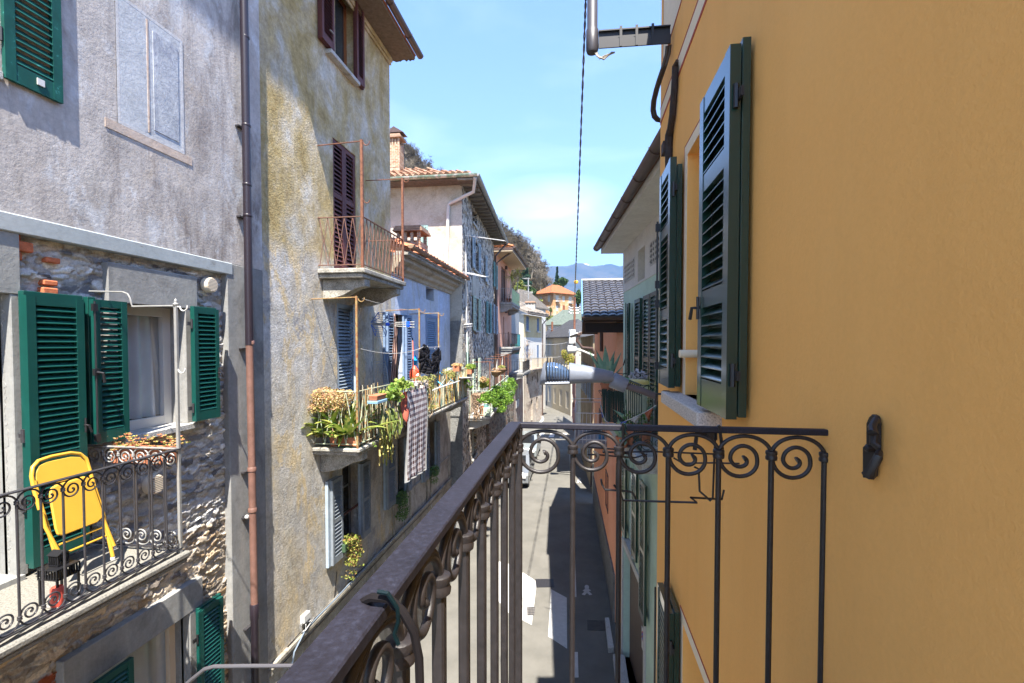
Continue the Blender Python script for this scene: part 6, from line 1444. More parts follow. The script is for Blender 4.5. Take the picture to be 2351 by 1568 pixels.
s_ = OE.at('R3', 1105, 1000, .05)[0]; mb.tube([OF.p(*OF.at('R3', 930, 940, .06), .06), OF.p(*OF.at('R3', 930, 1190, .06), .06)], .06, 8); mb.build('downpipe', M['gutter_brown'], og, smooth=True)
wb = thing('white_balcony', 'small balcony with white vertical bars on the orange house', 'balcony', (.4, 16, 4.2)); 
YB = 16.0; zs_ = onY('R4', 850, 1108, YB).z; zt_ = onY('R4', 850, 792, YB).z; x0 = onY('R4', 655, 800, YB).x; x1 = .98
mb = MB(); mb.boxv((x0 - .05, YB - .05, zs_ - .16), (x1, YB + 3.2, zs_)); mb.build('slab', M['cement_light'], wb, bevel=.01)
mb = MB(); 
for z in (zt_, zs_ + .12): mb.beam((x0, YB, z), (x1, YB, z), .03, .03); mb.beam((x0, YB, z), (x0, YB + 3.1, z), .03, .03); mb.beam((x0, YB + 3.1, z), (x1, YB + 3.1, z), .03, .03)
mb.build('handrail', M['white_paint'], wb)
for i in range(10):
    mb = MB(); x = x0 + (x1 - x0) * i / 9; mb.boxv((x - .009, YB - .009, zs_), (x + .009, YB + .009, zt_)); mb.build('baluster', M['white_paint'], wb)
for i in range(1, 20):
    mb = MB(); y = YB + 3.1 * i / 20; mb.boxv((x0 - .009, y - .009, zs_), (x0 + .009, y + .009, zt_)); mb.build('baluster', M['white_paint'], wb)
mb = MB(); zt2 = onY('R4', 850, 640, YB).z; mb.tube([(x1, YB, zt2), (x0, YB, zt2), (x0 - .12, YB, zt2 - .03)], .012, 5); mb.tube([(x0, YB, zt2), (x0 + .08, YB, zt_ + .3), (x0 + .04, YB, zt_)], .02, 5); mb.build('line_arm', M['white_paint'], wb)
# ------------------------------------------------------------------ old house with a rusty gutter, further right
ol = thing('old_house', 'weathered ochre house with dark overhanging eave and curved downpipe on the right side', 'house', (.8, 27, 0))
QF = frame2((.66, 24.5), (.10, 33.5), -1); QE = Fr((.66, 24.5), (1, 0), (0, -1))
zq = 8.0
M['streaky'] = plaster('streaky_ochre', [(.28, .22, .13), (.36, .29, .19)], big=.8, stains=(((.14, .12, .09), (1.5, 1.5, .3), .5, .64),), streak=((.46, .42, .34), .6), dirt=.3)
mb = MB(); mb.wall(QF, 0, 9, 0, zq, [(1.2, 2.0, 4.6, 6.4), (4, 4.8, 4.6, 6.4), (6.5, 7.3, 4.6, 6.4), (1.2, 2.0, 1.4, 3.0)], 0, back=False); mb.extr([QE.p(0, 0, 0), QE.p(3, 0, 0), QE.p(3, zq + 1.3, 0), QE.p(0, zq, 0)], Vector((0, .3, 0))); mb.build('wall', M['streaky'], ol)
for a, b, c, d in ((1.2, 2.0, 4.6, 6.4), (4, 4.8, 4.6, 6.4), (6.5, 7.3, 4.6, 6.4), (1.2, 2.0, 1.4, 3.0)):
    window(ol, QF, a, b, c, d, -.1, M['white_frame'], M['glass_dark']); 
    for q in (a - .42, b + .02): shutter('shutter', ol, QF, .4, c, d, M['bluegrey_paint'], th=.04, st=.07, pitch=.12, o0=.04, s0=q, hinges=False)
mb = MB(); mb.extr([QE.p(-.6, zq - .0, .4), QE.p(-.6, zq + .12, .4), QE.p(3, zq + 1.65, .4), QE.p(3, zq + 1.5, .4)], Vector((-.55, 9.2, 0))); mb.build('roof', paint('rusty_roof', (.12, .08, .055), .8, .2, amt=.35, scale=4), ol)
mb = MB(); a = QE.p(-.68, zq + .08, .42); gutter(mb, a, a + Vector((-.56, 9.3, 0)), .11); mb.tube([a + Vector((0, .1, -.08)), a + Vector((-.12, .1, -.35)), a + Vector((.15, .2, -.7)), a + Vector((.65, .3, -.75)), a + Vector((.75, .35, -1.0)), Vector((.62, 24.7, .3))], .07, 8); mb.build('gutter', M['gutter_brown'], ol, smooth=True)
# pink house and the row on the right where the street bends
M['wht'] = plaster('white_plaster', [(.42, .40, .36), (.50, .48, .44)], dirt=.1); M['pinkp'] = plaster('pink_plaster', [(.50, .28, .24), (.56, .34, .29)], dirt=.08); M['creamp'] = plaster('cream_plaster', [(.36, .32, .25), (.42, .38, .31)], dirt=.1); M['greyp'] = plaster('grey_plaster', [(.36, .34, .31), (.42, .40, .37)], dirt=.12)
wd = M['glass_dark']
W = lambda n, rows, w=.4: [(i / n + (1 - w) / 2 / n, i / n + (1 + w) / 2 / n, a, b) for i in range(n) for a, b in rows]
far_house('pink_house', 'narrow pink house between the old ochre house and the bend', [(-.35, 38.6), (-.30, 38.5), (-.55, 46)], 0, 6.9, (M['pinkp'], slate, M['bluegrey_paint']), ([], W(3, ((.10, .30), (.42, .62), (.74, .92)))), rise=.9, ov=.3)
far_house('slate_house', 'cream house with dark slate roof and tall shutters at the street bend', [(-3.9, 58.2), (-.9, 50.5), (2.5, 53)], 0, onY('R3', 600, 1050, 54).z, (M['creamp'], slate, M['greyp']), (W(4, ((.08, .3), (.42, .66), (.76, .94)), .42), []), rise=2.1, ov=.5)
far_house('grey_house_far', 'plain grey house with dark slates and grey shutters right of the far crossing', [(-6.6, 72), (-3.6, 60.5), (0, 62)], 0, onY('R3', 470, 1060, 62).z, (M['greyp'], slate, navy), (W(5, ((.08, .3), (.42, .66), (.76, .94)), .35), []), rise=1.6, ov=.5)
far_house('white_house', 'white house with a grey-green roof below the orange villa', [(-6.4, 96), (-5.9, 92), (3, 90)], 4, onY('R3', 560, 915, 91).z, (M['wht'], rooftm('greygreen_roof', (.13, .155, .13), 2.5), wd), (W(1, ((.6, .8),)), W(3, ((.62, .80),))), rise=3.0, ov=.9)
far_house('end_house', 'pale house closing the street at its far end', [(-13, 100), (-7.4, 97), (-6.0, 110)], 0, 8.4, (M['wht'], greyt, wd), (W(3, ((.1, .3), (.5, .7)), .3), W(2, ((.1, .3),))), rise=2, ov=.5)
# villa
zv0 = 13.0; ye = onY('R3', 440, 582, 143).z
vl = [(-12.85, 146.5), (-7.75, 143), (-1.7, 149.5)]
vil, v1, v2 = far_house('villa', 'tall orange villa with terracotta hip roof on the wooded slope', vl, zv0, ye, (plaster('villa_orange', [(.40, .205, .09), (.47, .27, .14)], big=.3, stains=(((.62, .44, .28), (.3, .3, .3), .5, .62),), dirt=.06), rooftm('villa_roof', (.34, .125, .055), 2.0), M['wht']),
    (W(2, ((.44, .60), (.74, .95)), .3), [(.12, .26, .74, .95), (.43, .55, .76, .93), (.74, .88, .72, .94), (.12, .24, .44, .62), (.44, .56, .36, .64, paint('villa_door', (.20, .07, .03), .6, .3)), (.74, .86, .44, .62), (.15, .23, .05, .22, wd), (.45, .55, .0, .22, wd), (.76, .84, .05, .22, wd)]), rise=3.0, ov=1.1)
L2 = (Vector((*vl[2], 0)) - Vector((*vl[1], 0))).length
mb = MB(); zc_ = zv0 + .30 * (ye - zv0)
mb.box(v2, 0, L2, zv0, zc_, .0, .06); mb.box(v1, 0, 9.3, zv0, zc_, .0, .06); mb.box(v2, 0, L2, zc_, zc_ + .25, 0, .2); mb.build('base', M['creamp'], vil)
for a, b, z in ((.10, .28, .74), (.72, .90, .72), (.40, .60, .36)):
    mb = MB(); mb.box(v2, a * L2, b * L2, zv0 + (z - .015) * (ye - zv0), zv0 + z * (ye - zv0), 0, .8)
    for i in range(7):
        s = a * L2 + (b - a) * L2 * i / 6; mb.box(v2, s - .03, s + .03, zv0 + z * (ye - zv0), zv0 + (z + .09) * (ye - zv0), .72, .78)
    mb.box(v2, a * L2, b * L2, zv0 + (z + .09) * (ye - zv0), zv0 + (z + .1) * (ye - zv0), .7, .8); mb.build('balcony', M['cement'], vil)
# ================================================================== utility poles, overhead cable, lamps
pw_ = Vector((-.5, 42.0, 0)); a = onY('R3', 645, 1200, 42); b = onY('R3', 650, 625, 42)
po_ = thing('utility_pole', 'tall rusty utility pole with insulators carrying the twisted overhead cable', 'pole', (a.x, 42, 3))
mb = MB(); mb.tube([Vector((a.x, 42, .0)), Vector((b.x, 42, b.z))], .09, 8); mb.build('pole', M['rust'], po_, smooth=True)
mb = MB()
for i, y in enumerate((735, 760, 790, 1000, 1230)): q = onY('R3', 648, y, 42); mb.tube([q + Vector((-.5, 0, 0)), q + Vector((.5, 0, 0))], .035, 5); mb.lathe(q + Vector((-.45, 0, 0)), [(.06, 0), (.09, .05), (.06, .15)], 8); mb.lathe(q + Vector((.45, 0, 0)), [(.06, 0), (.09, .05), (.06, .15)], 8)
mb.build('crossarm', M['galv'], po_)
q = onY('R3', 622, 1035, 41.7); mb = MB(); mb.boxv((q.x - .25, 41.5, q.z - .6), (q.x + .3, 41.9, q.z + .6)); mb.build('meter_box', M['white_paint'], po_, bevel=.02)
mb = MB(); q = onY('R3', 665, 448, 42); mb.lathe(q - UP * .3, [(.05, 0), (.17, .05), (.2, .2), (.1, .3)], 12); mb.build('warning_ball', paint('ball_yellow', (.7, .38, .03), .5, .3), po_, smooth=True)
q0 = onY('R3', 415, 880, 60); q1 = onY('R3', 415, 1225, 60)
mb = MB(); mb.tube([Vector((q0.x, 60, 0)), q0], .13, 8); mb.tube([q0 + Vector((-.4, 0, -1.6)), q0 + Vector((1.3, 0, -2.4))], .05, 5); tag(mb.build('utility_pole', M['rust'], smooth=True), 'shorter rusty pole standing in front of the white house', 'pole')
cb = thing('overhead_cable', 'dark twisted overhead cable crossing the sky to the rusty pole', 'cable', tuple(b))
c0 = onY('D', 1346, -30, 5.2); c1 = b
N_ = 150; mb = MB(); K = [onY('D', x, y, 5.2) for x, y in ((1346, -30),)]
path = []
for i in range(N_ + 1):
    t_ = (i / N_) ** 1.9; p = c0.lerp(c1, t_) - UP * 1.6 * 4 * t_ * (1 - t_) * .12; path.append(p)
for k in range(2):
    pts = []
    for i, p in enumerate(path): a_ = i * 1.1 + k * math.pi; pts.append(p + Vector((math.cos(a_), 0, math.sin(a_) * .5)) * (.008 + .012 * min(1, (p.y - 5) / 20)))
    rad = [.007 + .017 * min(1, (p.y - 5) / 30) for p in pts]
    m_ = MB(); m_.tube(pts, rad, 5); m_.build('strand', M['black'], cb, smooth=True)
wr = thing('wire_span', 'thin wires crossing the street between the houses', 'wire', (-2, 40, 8))
mb = MB(); wire(mb, onY('R2', 900, 925, 43.5), onY('R2', 1400, 955, 42), .02, .4); wire(mb, onY('R2', 400, 1125, 27), onY('R2', 1440, 1105, 38), .018, .1); wire(mb, onY('R2', 1095, 715, 48), onY('R2', 1200, 830, 60), .03, .3); mb.build('wire', M['galv'], wr)
# near street lamp
lp = thing('street_lamp', 'large silver street lamp head with black cooling fins reaching in over the street', 'street lamp', (0, 4.9, 7.3))
YL = 4.9; G4 = lambda x, y, k=0: onY('R4', x, y, YL + k)
M['lamp_grey'] = paint('lamp_grey', (.17, .19, .235), .4, .5, .0, amt=.1, scale=25)
ks = [(290, 470, 492), (300, 400, 492), (330, 245, 490), (360, 238, 488), (600, 270, 484), (800, 300, 470), (1048, 350, 468)]
def loft(rows, wid, n=20, flat=.0):
    mb = MB(); b = 0
    for (x, yt, yb), w in zip(rows, wid):
        a, c = G4(x, yt), G4(x, yb); cc = (a + c) / 2; hh = (a.z - c.z) / 2
        for k in range(n):
            w_ = 2 * math.pi * k / n; e = 2.0 / 2.8
            cx = math.copysign(abs(math.cos(w_)) ** e, math.cos(w_)); cz = math.copysign(abs(math.sin(w_)) ** e, math.sin(w_)); mb.v.append((cc.x, cc.y + cx * w, cc.z + cz * hh))
    for i in range(len(rows) - 1):
        for k in range(n): k2 = (k + 1) % n; mb.f.append((i * n + k, i * n + k2, (i + 1) * n + k2, (i + 1) * n + k)); mb.m.append(0)
    mb.f.append(tuple(range(n))); mb.m.append(0); mb.f.append(tuple((len(rows) - 1) * n + k for k in range(n))); mb.m.append(0)
    return mb
loft([(286, 482, 492), (300, 380, 493), (325, 270, 492), (352, 245, 490), (358, 300, 490)], [.03, .10, .13, .14, .14]).build('nose', M['lamp_grey'], lp, smooth=True)
loft([(350, 452, 491), (598, 445, 484)], [.145, .15]).build('lower_rim', M['lamp_grey'], lp, smooth=True)
loft([(360, 262, 450), (420, 256, 450), (500, 275, 450), (560, 310, 450), (600, 350, 448)], [.10, .11, .11, .10, .09]).build('glass_cover', paint('lamp_glass', (.06, .10, .18), .1, .7, amt=.2, scale=14), lp, smooth=True)
for i in range(9):
    x = 362 + i * 29; y0 = 228 + i * 7; mb = MB(); a = G4(x, y0 + 28); c = G4(x, 452); w_ = .135 - .003 * i
    pr = [Vector((a.x, YL - w_ * .2, a.z + .05 - .0)), Vector((a.x, YL - w_ * .9, a.z - .03)), Vector((a.x, YL - w_, c.z)), Vector((a.x, YL + w_, c.z)), Vector((a.x, YL + w_ * .9, a.z - .03)), Vector((a.x, YL + w_ * .2, a.z + .05))]
    mb.extr(pr, Vector((.007, 0, 0))); mb.build('cooling_fin', M['black'], lp)
loft([(596, 264, 485), (605, 264, 484), (800, 298, 472), (1046, 352, 468), (1052, 356, 466)], [.14, .15, .13, .095, .09]).build('housing', M['lamp_grey'], lp, smooth=True)
mb = MB(); a, b = G4(1040, 440), G4(1185, 505); d = (b - a).normalized(); mb.lathe(a, [(.076, 0), (.08, .01), (.072, (b - a).length), (.07, (b - a).length + .004)], 20, axis=d); mb.build('collar', M['lamp_grey'], lp, smooth=True)
mb = MB(); q = [G4(1170, 500), G4(1330, 548), G4(1490, 612), G4(1640, 670), G4(1800, 700)]; mb.tube(q, .034, 14); mb.build('arm', paint('lamp_arm', (.10, .08, .085), .5, .4, amt=.15), lp, smooth=True)
lp2 = thing('street_lamp', 'smaller distant white street lamp head on a curved arm before the old house', 'street lamp', (-.1, 24, 6))
YQ = 24.0; g2 = lambda x, y: onY('R3', x, y, YQ)
mb = MB(); mb.tube([g2(570, 1170), g2(580, 1172), g2(640, 1172), g2(670, 1172)], [.10, .22, .18, .14], 10); mb.build('head', M['white_paint'], lp2, smooth=True)
mb = MB(); mb.tube([g2(665, 1172), g2(730, 1185), g2(800, 1215), g2(850, 1235)], .06, 8); mb.build('arm', M['galv'], lp2, smooth=True)
REG.update({'U1': (1021.7, 774.9, .14642), 'U2': (1193.9, 947.1, .10985), 'U3': (861.0, 717.5, .18308)})
# ================================================================== things on the long balcony
dF = dL - .05
def L(r, x, y, o=dF): s, z = LF.at(r, x, y, o); return LF.p(s, z, o)
rg = random.Random(77)
M['bush_warm'] = leafm('dry_bush_leaf', [(.42, .20, .12), (.55, .32, .16), (.50, .40, .16), (.36, .33, .10), (.60, .45, .26), (.30, .16, .10)], transl=.25)
M['broad'] = leafm('broad_leaf', [(.05, .12, .02), (.18, .27, .04), (.42, .44, .10), (.08, .17, .03), (.50, .46, .14)], transl=.3)
M['geranium'] = leafm('geranium_leaf', [(.12, .24, .03), (.22, .34, .05), (.36, .42, .10), (.08, .17, .03)], transl=.35)
M['trail'] = leafm('trailing_leaf', [(.45, .36, .14), (.32, .34, .09), (.22, .28, .06), (.50, .34, .16)], transl=.3)
M['stemmat'] = paint('plant_stem', (.34, .24, .15), .9, .1, amt=.2, scale=20)
sx = sL0 + .05
b = thing('potted_shrub', 'rounded shrub with orange-pink withered leaves at the near end of the long balcony', 'shrub', tuple(LF.p(sx + .2, zfL, .4)))
mb = MB(); 
c0, c1 = onY('S4', 375, 300, sx), onY('S4', 100, 140, sx)
def shp(p): return True
for (x, y, rx, rz, n) in ((180, 290, 80, 95, 380), (300, 250, 110, 110, 560), (450, 270, 120, 110, 620), (570, 280, 90, 100, 460), (330, 380, 170, 90, 520), (520, 390, 90, 60, 220), (230, 400, 90, 80, 260)):
    c = onY('S4', x, y, sx + .12); k = .18303 / FPX * c.y
    leaves(mb, rg, (c.x, c.y, c.z), (rx * k, .30, rz * k), n, .042, shell=.35, asp=.6)
mb.build('leaves', M['bush_warm'], b)
mb = MB()
for i in range(26):
    x = rg.uniform(150, 620); a = onY('S4', x + rg.uniform(-60, 60), rg.uniform(640, 860), sx + .2); c = onY('S4', x, rg.uniform(330, 460), sx + .1); mb.tube([a, a.lerp(c, .5) + Vector((rg.uniform(-.03, .03), rg.uniform(-.03, .03), 0)), c], [.007, .005, .003], 4)
mb.build('stems', M['stemmat'], b)
b = thing('leafy_plant', 'broad-leaved green plants in pots standing under the withered shrub', 'plant', tuple(LF.p(sx + .3, zfL, .4)))
mb = MB()
for i in range(130):
    x = rg.uniform(150, 740); base = onY('S4', x, 850, sx + rg.uniform(.05, .5)); d = Vector((rg.gauss(0, .5), rg.gauss(-.1, .5), rg.uniform(.6, 1.3))); blade(mb, Vector((base.x, base.y, zfL + .15)), d, UP, rg.uniform(.3, .8), rg.uniform(.07, .13), rg.uniform(.3, 1.3), 6)
for i in range(9):
    x = rg.uniform(100, 200); base = onY('S4', x + 40, 850, sx + .05); blade(mb, Vector((base.x, sx + .02, zfL + .2)), Vector((-.5, -.5, rg.uniform(.4, 1.2))), UP, rg.uniform(.3, .5), .08, rg.uniform(.5, 1.5), 6)
mb.build('leaves', M['broad'], b)
mb = MB(); p = onY('S4', 445, 870, sx + .15); pot(mb, Vector((p.x, p.y, zfL)), .1, .2); mb.build('pot', M['terracotta'], b, smooth=True)
b = thing('planter_box', 'long low terracotta trough near the rusty corner post', 'planter', tuple(onY('S4', 620, 880, sx + .1)))
p0, p1 = onY('S4', 500, 880, sx + .08), onY('S4', 730, 880, sx + .08)
mb = MB(); mb.boxv((p0.x, sx + .04, zfL + .02), (p1.x, sx + .22, zfL + .16)); mb.boxv((p0.x - .01, sx + .03, zfL + .145), (p1.x + .01, sx + .23, zfL + .165)); mb.build('trough', M['terracotta'], b, bevel=.006)
mb = MB(); mb.boxv((p0.x - .01, sx + .02, zfL + .003), (p1.x + .01, sx + .24, zfL + .018)); mb.build('saucer', M['green_old'], b)
# cane screens behind the railing
def canes(label, s0, s1, o, n, cols, h=.95, lean=.08, r=.009):
    b = thing('cane_screen', label, 'cane screen', tuple(LF.p((s0 + s1) / 2, zfL, o)), 'cane screens on the long balcony'); ms = [paint('cane_%d' % k, c, .6, .3, amt=.25, scale=9) for k, c in enumerate(cols)]
    mb = MB()
    for i in range(n):
        s = s0 + (s1 - s0) * (i + rg.uniform(.1, .9)) / n; oo = o + rg.uniform(-.03, .03); mb.mat(rg.randrange(len(ms)))
        mb.tube([LF.p(s, zfL + .01, oo), LF.p(s + rg.uniform(-lean, lean), zfL + h * rg.uniform(.82, 1.03), oo + rg.uniform(-.03, .03))], r * rg.uniform(.6, 1.2), 5)
    mb.build('canes', ms, b); return b
sc1 = LF.S('S4', 1010, dF)
canes('loose pale bamboo canes leaning behind the railing next to the rusty corner post', sx + .08, sc1, dF - .06, 42, [(.45, .36, .20), (.55, .50, .38), (.40, .25, .10), (.28, .24, .16), (.12, .10, .08)])
sc2 = LF.S('U3', 650, dF)
canes('dark shaded bamboo canes between the hanging cactus and the red cloth', sc1, sc2, dF - .06, 60, [(.45, .36, .20), (.35, .30, .2), (.10, .08, .05), (.5, .46, .36)], h=.9)
canes('colourful yellow, orange and white cane fence at the far half of the long balcony', sc2, sL1 - .08, dF - .02, 175, [(.55, .40, .10), (.60, .25, .05), (.60, .56, .42), (.25, .24, .16), (.45, .42, .30), (.10, .09, .07), (.14, .26, .26)], h=.92, lean=.02, r=.010)
# hanging window box with geranium
b = thing('window_box', 'terracotta window box on a blue tray hooked outside the railing', 'window box', tuple(L('S4', 990, 300, dL + .1)))
s0, z0 = LF.at('S4', 935, 325, dL + .1); s1, _ = LF.at('S4', 1055, 325, dL + .1); z1 = LF.Z('S4', 990, 245, dL + .1)
mb = MB(); mb.hexa([LF.p(s0 + .02, z0, dL - .0), LF.p(s1 - .02, z0, dL - .0), LF.p(s1 - .02, z0, dL + .13), LF.p(s0 + .02, z0, dL + .13), LF.p(s0, z1, dL - .01), LF.p(s1, z1, dL - .01), LF.p(s1, z1, dL + .15), LF.p(s0, z1, dL + .15)]); mb.build('box', M['terracotta'], b, bevel=.006)
mb = MB(); mb.box(LF, s0 - .02, s1 + .0, z0 - .05, z0 - .003, dL - .02, dL + .16); mb.build('tray', paint('tray_blue', (.20, .34, .46), .5, .4), b, bevel=.006)
b = thing('geranium', 'bright green geranium spilling over the handrail right of the window box', 'plant', tuple(L('S4', 1200, 170, dL)))
mb = MB()
for (x, y, rx, rz, n) in ((1090, 260, 60, 60, 60), (1180, 180, 90, 80, 130), (1270, 110, 80, 90, 130), (1210, 280, 60, 70, 70), (1340, 130, 60, 60, 70), (1050, 220, 40, 30, 25)):
    c = L('S4', x, y, dL + .05); k = .18303 / FPX * c.y; leaves(mb, rg, c, (.14, rx * k * 1.1, rz * k), n, .062, asp=.95, shell=.2)
mb.build('leaves', M['geranium'], b)
# hanging strap cactus
b = thing('hanging_cactus', 'long yellow-green strap cactus hanging below the long balcony', 'cactus', tuple(L('S4', 1080, 560)))
mc = leafm('cactus_strap', [(.42, .38, .08), (.30, .32, .06), (.50, .38, .14), (.36, .36, .10)], transl=.1)
mb = MB()
def strap(pts, w, mbx):
    for a, c in zip(pts, pts[1:]):
        mbx.tube([a, c], [w, w * .92], 3)
for x0, x1, y1 in ((1010, 1000, 1140), (1030, 1045, 1110), (1060, 1085, 1135), (1085, 1110, 1065), (1130, 1158, 1105), (1120, 1140, 1060), (1150, 1165, 1000), (1045, 1060, 1050), (1015, 1030, 1000), (1100, 1095, 1020)):
    P_ = []
    for i in range(15):
        t_ = i / 14; x = x0 + (x1 - x0) * t_ + rg.uniform(-4, 4); y = 560 + (y1 - 560) * t_; P_.append(L('S4', x, y, dL + .05 + .04 * math.sin(i * 1.3)))
    mb.tube(P_, [(.015 + .006 * (i % 2)) * (1 - .35 * i / 14) for i in range(15)], 4)
mb.build('straps', mc, b)
mb = MB()
for i in range(22):
    x0 = rg.uniform(1010, 1240); y0 = rg.uniform(360, 560); P_ = [L('S4', x0 + t_ * rg.uniform(10, 70) * (1 if x0 > 1060 else .3), y0 + 280 * t_ * (.4 + .6 * t_) - 40 * t_ * (1 - t_) * 4, dL + .03 + .12 * t_) for t_ in (0, .2, .4, .6, .8, 1)]
    mb.tube(P_, [.012, .018, .02, .018, .016, .006], 4)
mb.build('dark_straps', leafm('cactus_dark', [(.06, .10, .02), (.14, .17, .04), (.10, .12, .03), (.30, .26, .09)], transl=.1), b)
# cloths
def cloth(name, label, pts_fn, nu, nv, mat, cat='cloth', thick=0):
    mb = MB(); mb.grid(pts_fn, nu, nv); o = mb.build(name, mat, smooth=True); 
    sm = o.modifiers.new('thick', 'SOLIDIFY'); sm.thickness = .004
    return tag(o, label, cat)
qa, qb, qc, qd = L('U3', 296, 1010, dL + .04), L('U3', 425, 985, dL + .04), L('U3', 410, 1455, dL + .07), L('U3', 335, 1290, dL + .05)
cloth('red_cloth', 'faded red cloth hanging over the railing left of the plaid blanket', lambda u, v: (qa.lerp(qb, u)).lerp(qd.lerp(qc, u), v) + LF.n * (.025 * math.sin(u * 8 + v * 3) + .02 * math.sin(v * 7 + u * 4)), 16, 24, paint('red_fabric', (.46, .12, .08), .9, .1, amt=.15, scale=5))
t = NT('plaid', .95, .1)
sp_ = t.n('ShaderNodeSeparateXYZ'); t.L(t.co, sp_.inputs[0])
def saw(sock, per, lo):
    m = t.math('FRACT', t.math('DIVIDE', sock, per)); return t.math('LESS_THAN', m, lo)
sv, sh2 = saw(sp_.outputs[1], .095, .48), saw(sp_.outputs[2], .12, .5)
thin = t.math('MAXIMUM', saw(t.math('ADD', sp_.outputs[1], .03), .088, .08), saw(t.math('ADD', sp_.outputs[2], .045), .115, .07))
c = t.mix(t.math('MULTIPLY', t.math('ADD', sv, sh2), .5), (.60, .58, .60), (.055, .012, .014)); c = t.mix(t.math('MULTIPLY', thin, .6), c, (.15, .09, .14)); t.col(t.mix(t.ramp(t.noise(4, 5, .6), [(.55, 0.0), (.7, .3)]), c, (.62, .40, .32))); M['plaid'] = t.m
pa1, pb1, pc1, pd1 = L('U3', 415, 985, dL + .05), L('U3', 640, 905, dL + .05), L('F', 968, 575, dL + .1), L('F', 836, 662, dL + .12)
def pf_(u, v): return (pa1.lerp(pb1, u)).lerp(pd1.lerp(pc1, u), v) + LF.n * (.018 * math.sin(u * 19) * v + .02 * math.sin(v * 5)) + UP * (-.05 * u * (1 - u) * 4 * (1 - v) * .5)
cloth('plaid_blanket', 'brown and white plaid blanket hanging far down from the long balcony', pf_, 30, 30, M['plaid'], 'blanket')
mb = MB(); mb.grid(lambda u, v: pf_(-.07 + .08 * u, v) + LF.n * .008, 2, 24); mb.grid(lambda u, v: pf_(.985 + .03 * u, v) + LF.n * .006, 1, 24); mb.grid(lambda u, v: pf_(u * 1.01, .985 + .015 * v) + LF.n * .008, 24, 1); o = mb.build('hem', M['white_paint'], bpy.data.objects['plaid_blanket'])
mb = MB()
for i in range(26):
    c = L('U3', rg.uniform(440, 660), rg.uniform(860, 960), dL + rg.uniform(-.05, .08)); mb.obb(c, LF.d * rg.uniform(.01, .05), LF.n * rg.uniform(.01, .04), (UP + LF.d * rg.uniform(-.6, .6)).normalized() * rg.uniform(.01, .03))
tag(mb.build('clothes_pegs', paint('peg_mix', (.62, .54, .48), .7, .2, amt=.35, scale=20), bevel=.003), 'jumble of pale pegs and rags lying along the handrail above the blanket', 'clothes pegs', kind='stuff')
def hang_plant(name, label, blobs, mat, o=dL + .03, size=.035, dep=.12, r='U3', strands=()):
    b = thing(name, label, 'plant', tuple(L(r, blobs[0][0], blobs[0][1], o))); mb = MB()
    for (x, y, rx, rz, n) in blobs:
        c = L(r, x, y, o); k = REG[r][2] / FPX * c.y; leaves(mb, rg, c, (dep, rx * k * 1.3, rz * k), n, size, shell=.15, asp=.7)
    mb.build('leaves', mat, b)
    mb = MB()
    for (x0, y0, x1, y1) in strands: a, c = L(r, x0, y0, o), L(r, x1, y1, o + .03); mb.tube([a, a.lerp(c, .5) + LF.n * .04, c], .005, 4)
    if strands: mb.build('stems', M['stemmat'], b)
    return b
hang_plant('trailing_plant', 'yellowish trailing plant falling over the railing right of the plaid blanket', [(600, 830, 100, 40, 150), (700, 820, 80, 45, 130), (690, 920, 60, 60, 110), (710, 1040, 35, 70, 70), (735, 1150, 40, 60, 70), (690, 1180, 30, 40, 40), (530, 820, 40, 20, 40)], M['trail'], strands=((700, 850, 735, 1180), (660, 850, 690, 1200), (720, 1200, 680, 1320)))
hang_plant('trailing_plant', 'straw-coloured bushy plant between the clothes post and the white plastic chair', [(880, 740, 45, 40, 110), (950, 770, 60, 60, 190), (1000, 790, 30, 30, 60), (930, 960, 30, 40, 40), (880, 850, 30, 30, 30)], M['trail'])
hang_plant('corner_plant', 'green arching leaves at the far end of the long balcony', [(1140, 870, 25, 25, 25), (1180, 930, 30, 20, 25)], M['geranium'], size=.12)
# clothes airer, white chair
b = thing('clothes_airer', 'blue and white folding clothes airer hooked on the far part of the balcony rail', 'clothes airer', tuple(L('U3', 850, 900)))
wb_, bb_ = M['white_paint'], paint('airer_blue', (.10, .42, .62), .4, .4)
A1, A2, A3, A4 = L('U3', 800, 750, dL - .35), L('U3', 985, 865, dL + .05), L('U3', 1060, 858, dL + .35), L('U3', 725, 972, dL + .32)
for a, c, m_, r_, nm in ((A1, A2, bb_, .014, 'side_bar'), (A3, A4, wb_, .014, 'side_bar'), (L('U3', 735, 825, dL - .2), L('U3', 850, 915, dL + .15), bb_, .016, 'side_bar'), (A4, A2, wb_, .008, 'rung'), (L('U3', 800, 940, dL + .32), L('U3', 900, 805, dL - .1), wb_, .006, 'rung'), (L('U3', 900, 905, dL + .32), L('U3', 950, 845, dL - .0), wb_, .006, 'rung')):
    mb = MB(); mb.tube([a, c], r_, 7); mb.build(nm, m_, b)
b = thing('plastic_chair', 'white plastic garden chair with curved arms resting against the far balcony rail', 'chair', tuple(L('U3', 1050, 800)))
def band(pts, w, th, name):
    mb = MB(); 
    for a, c in zip(pts, pts[1:]): d = (c - a).normalized(); n = Vector((0, 0, 0)) + LF.n; mb.hexa([a - n * w, a + n * w, c + n * w, c - n * w, a - n * w + d.cross(n) * th, a + n * w + d.cross(n) * th, c + n * w + d.cross(n) * th, c - n * w + d.cross(n) * th])
    mb.build(name, M['white_frame'], b, bevel=.004)
band([L('U3', x, y, dL - .25) for x, y in ((895, 715), (930, 700), (980, 705), (1020, 730), (1055, 770), (1085, 815))], .06, .05, 'armrest')
band([L('U3', x, y, dL - .15) for x, y in ((1010, 700), (1060, 693), (1110, 712), (1150, 755), (1172, 815))], .07, .07, 'backrest')
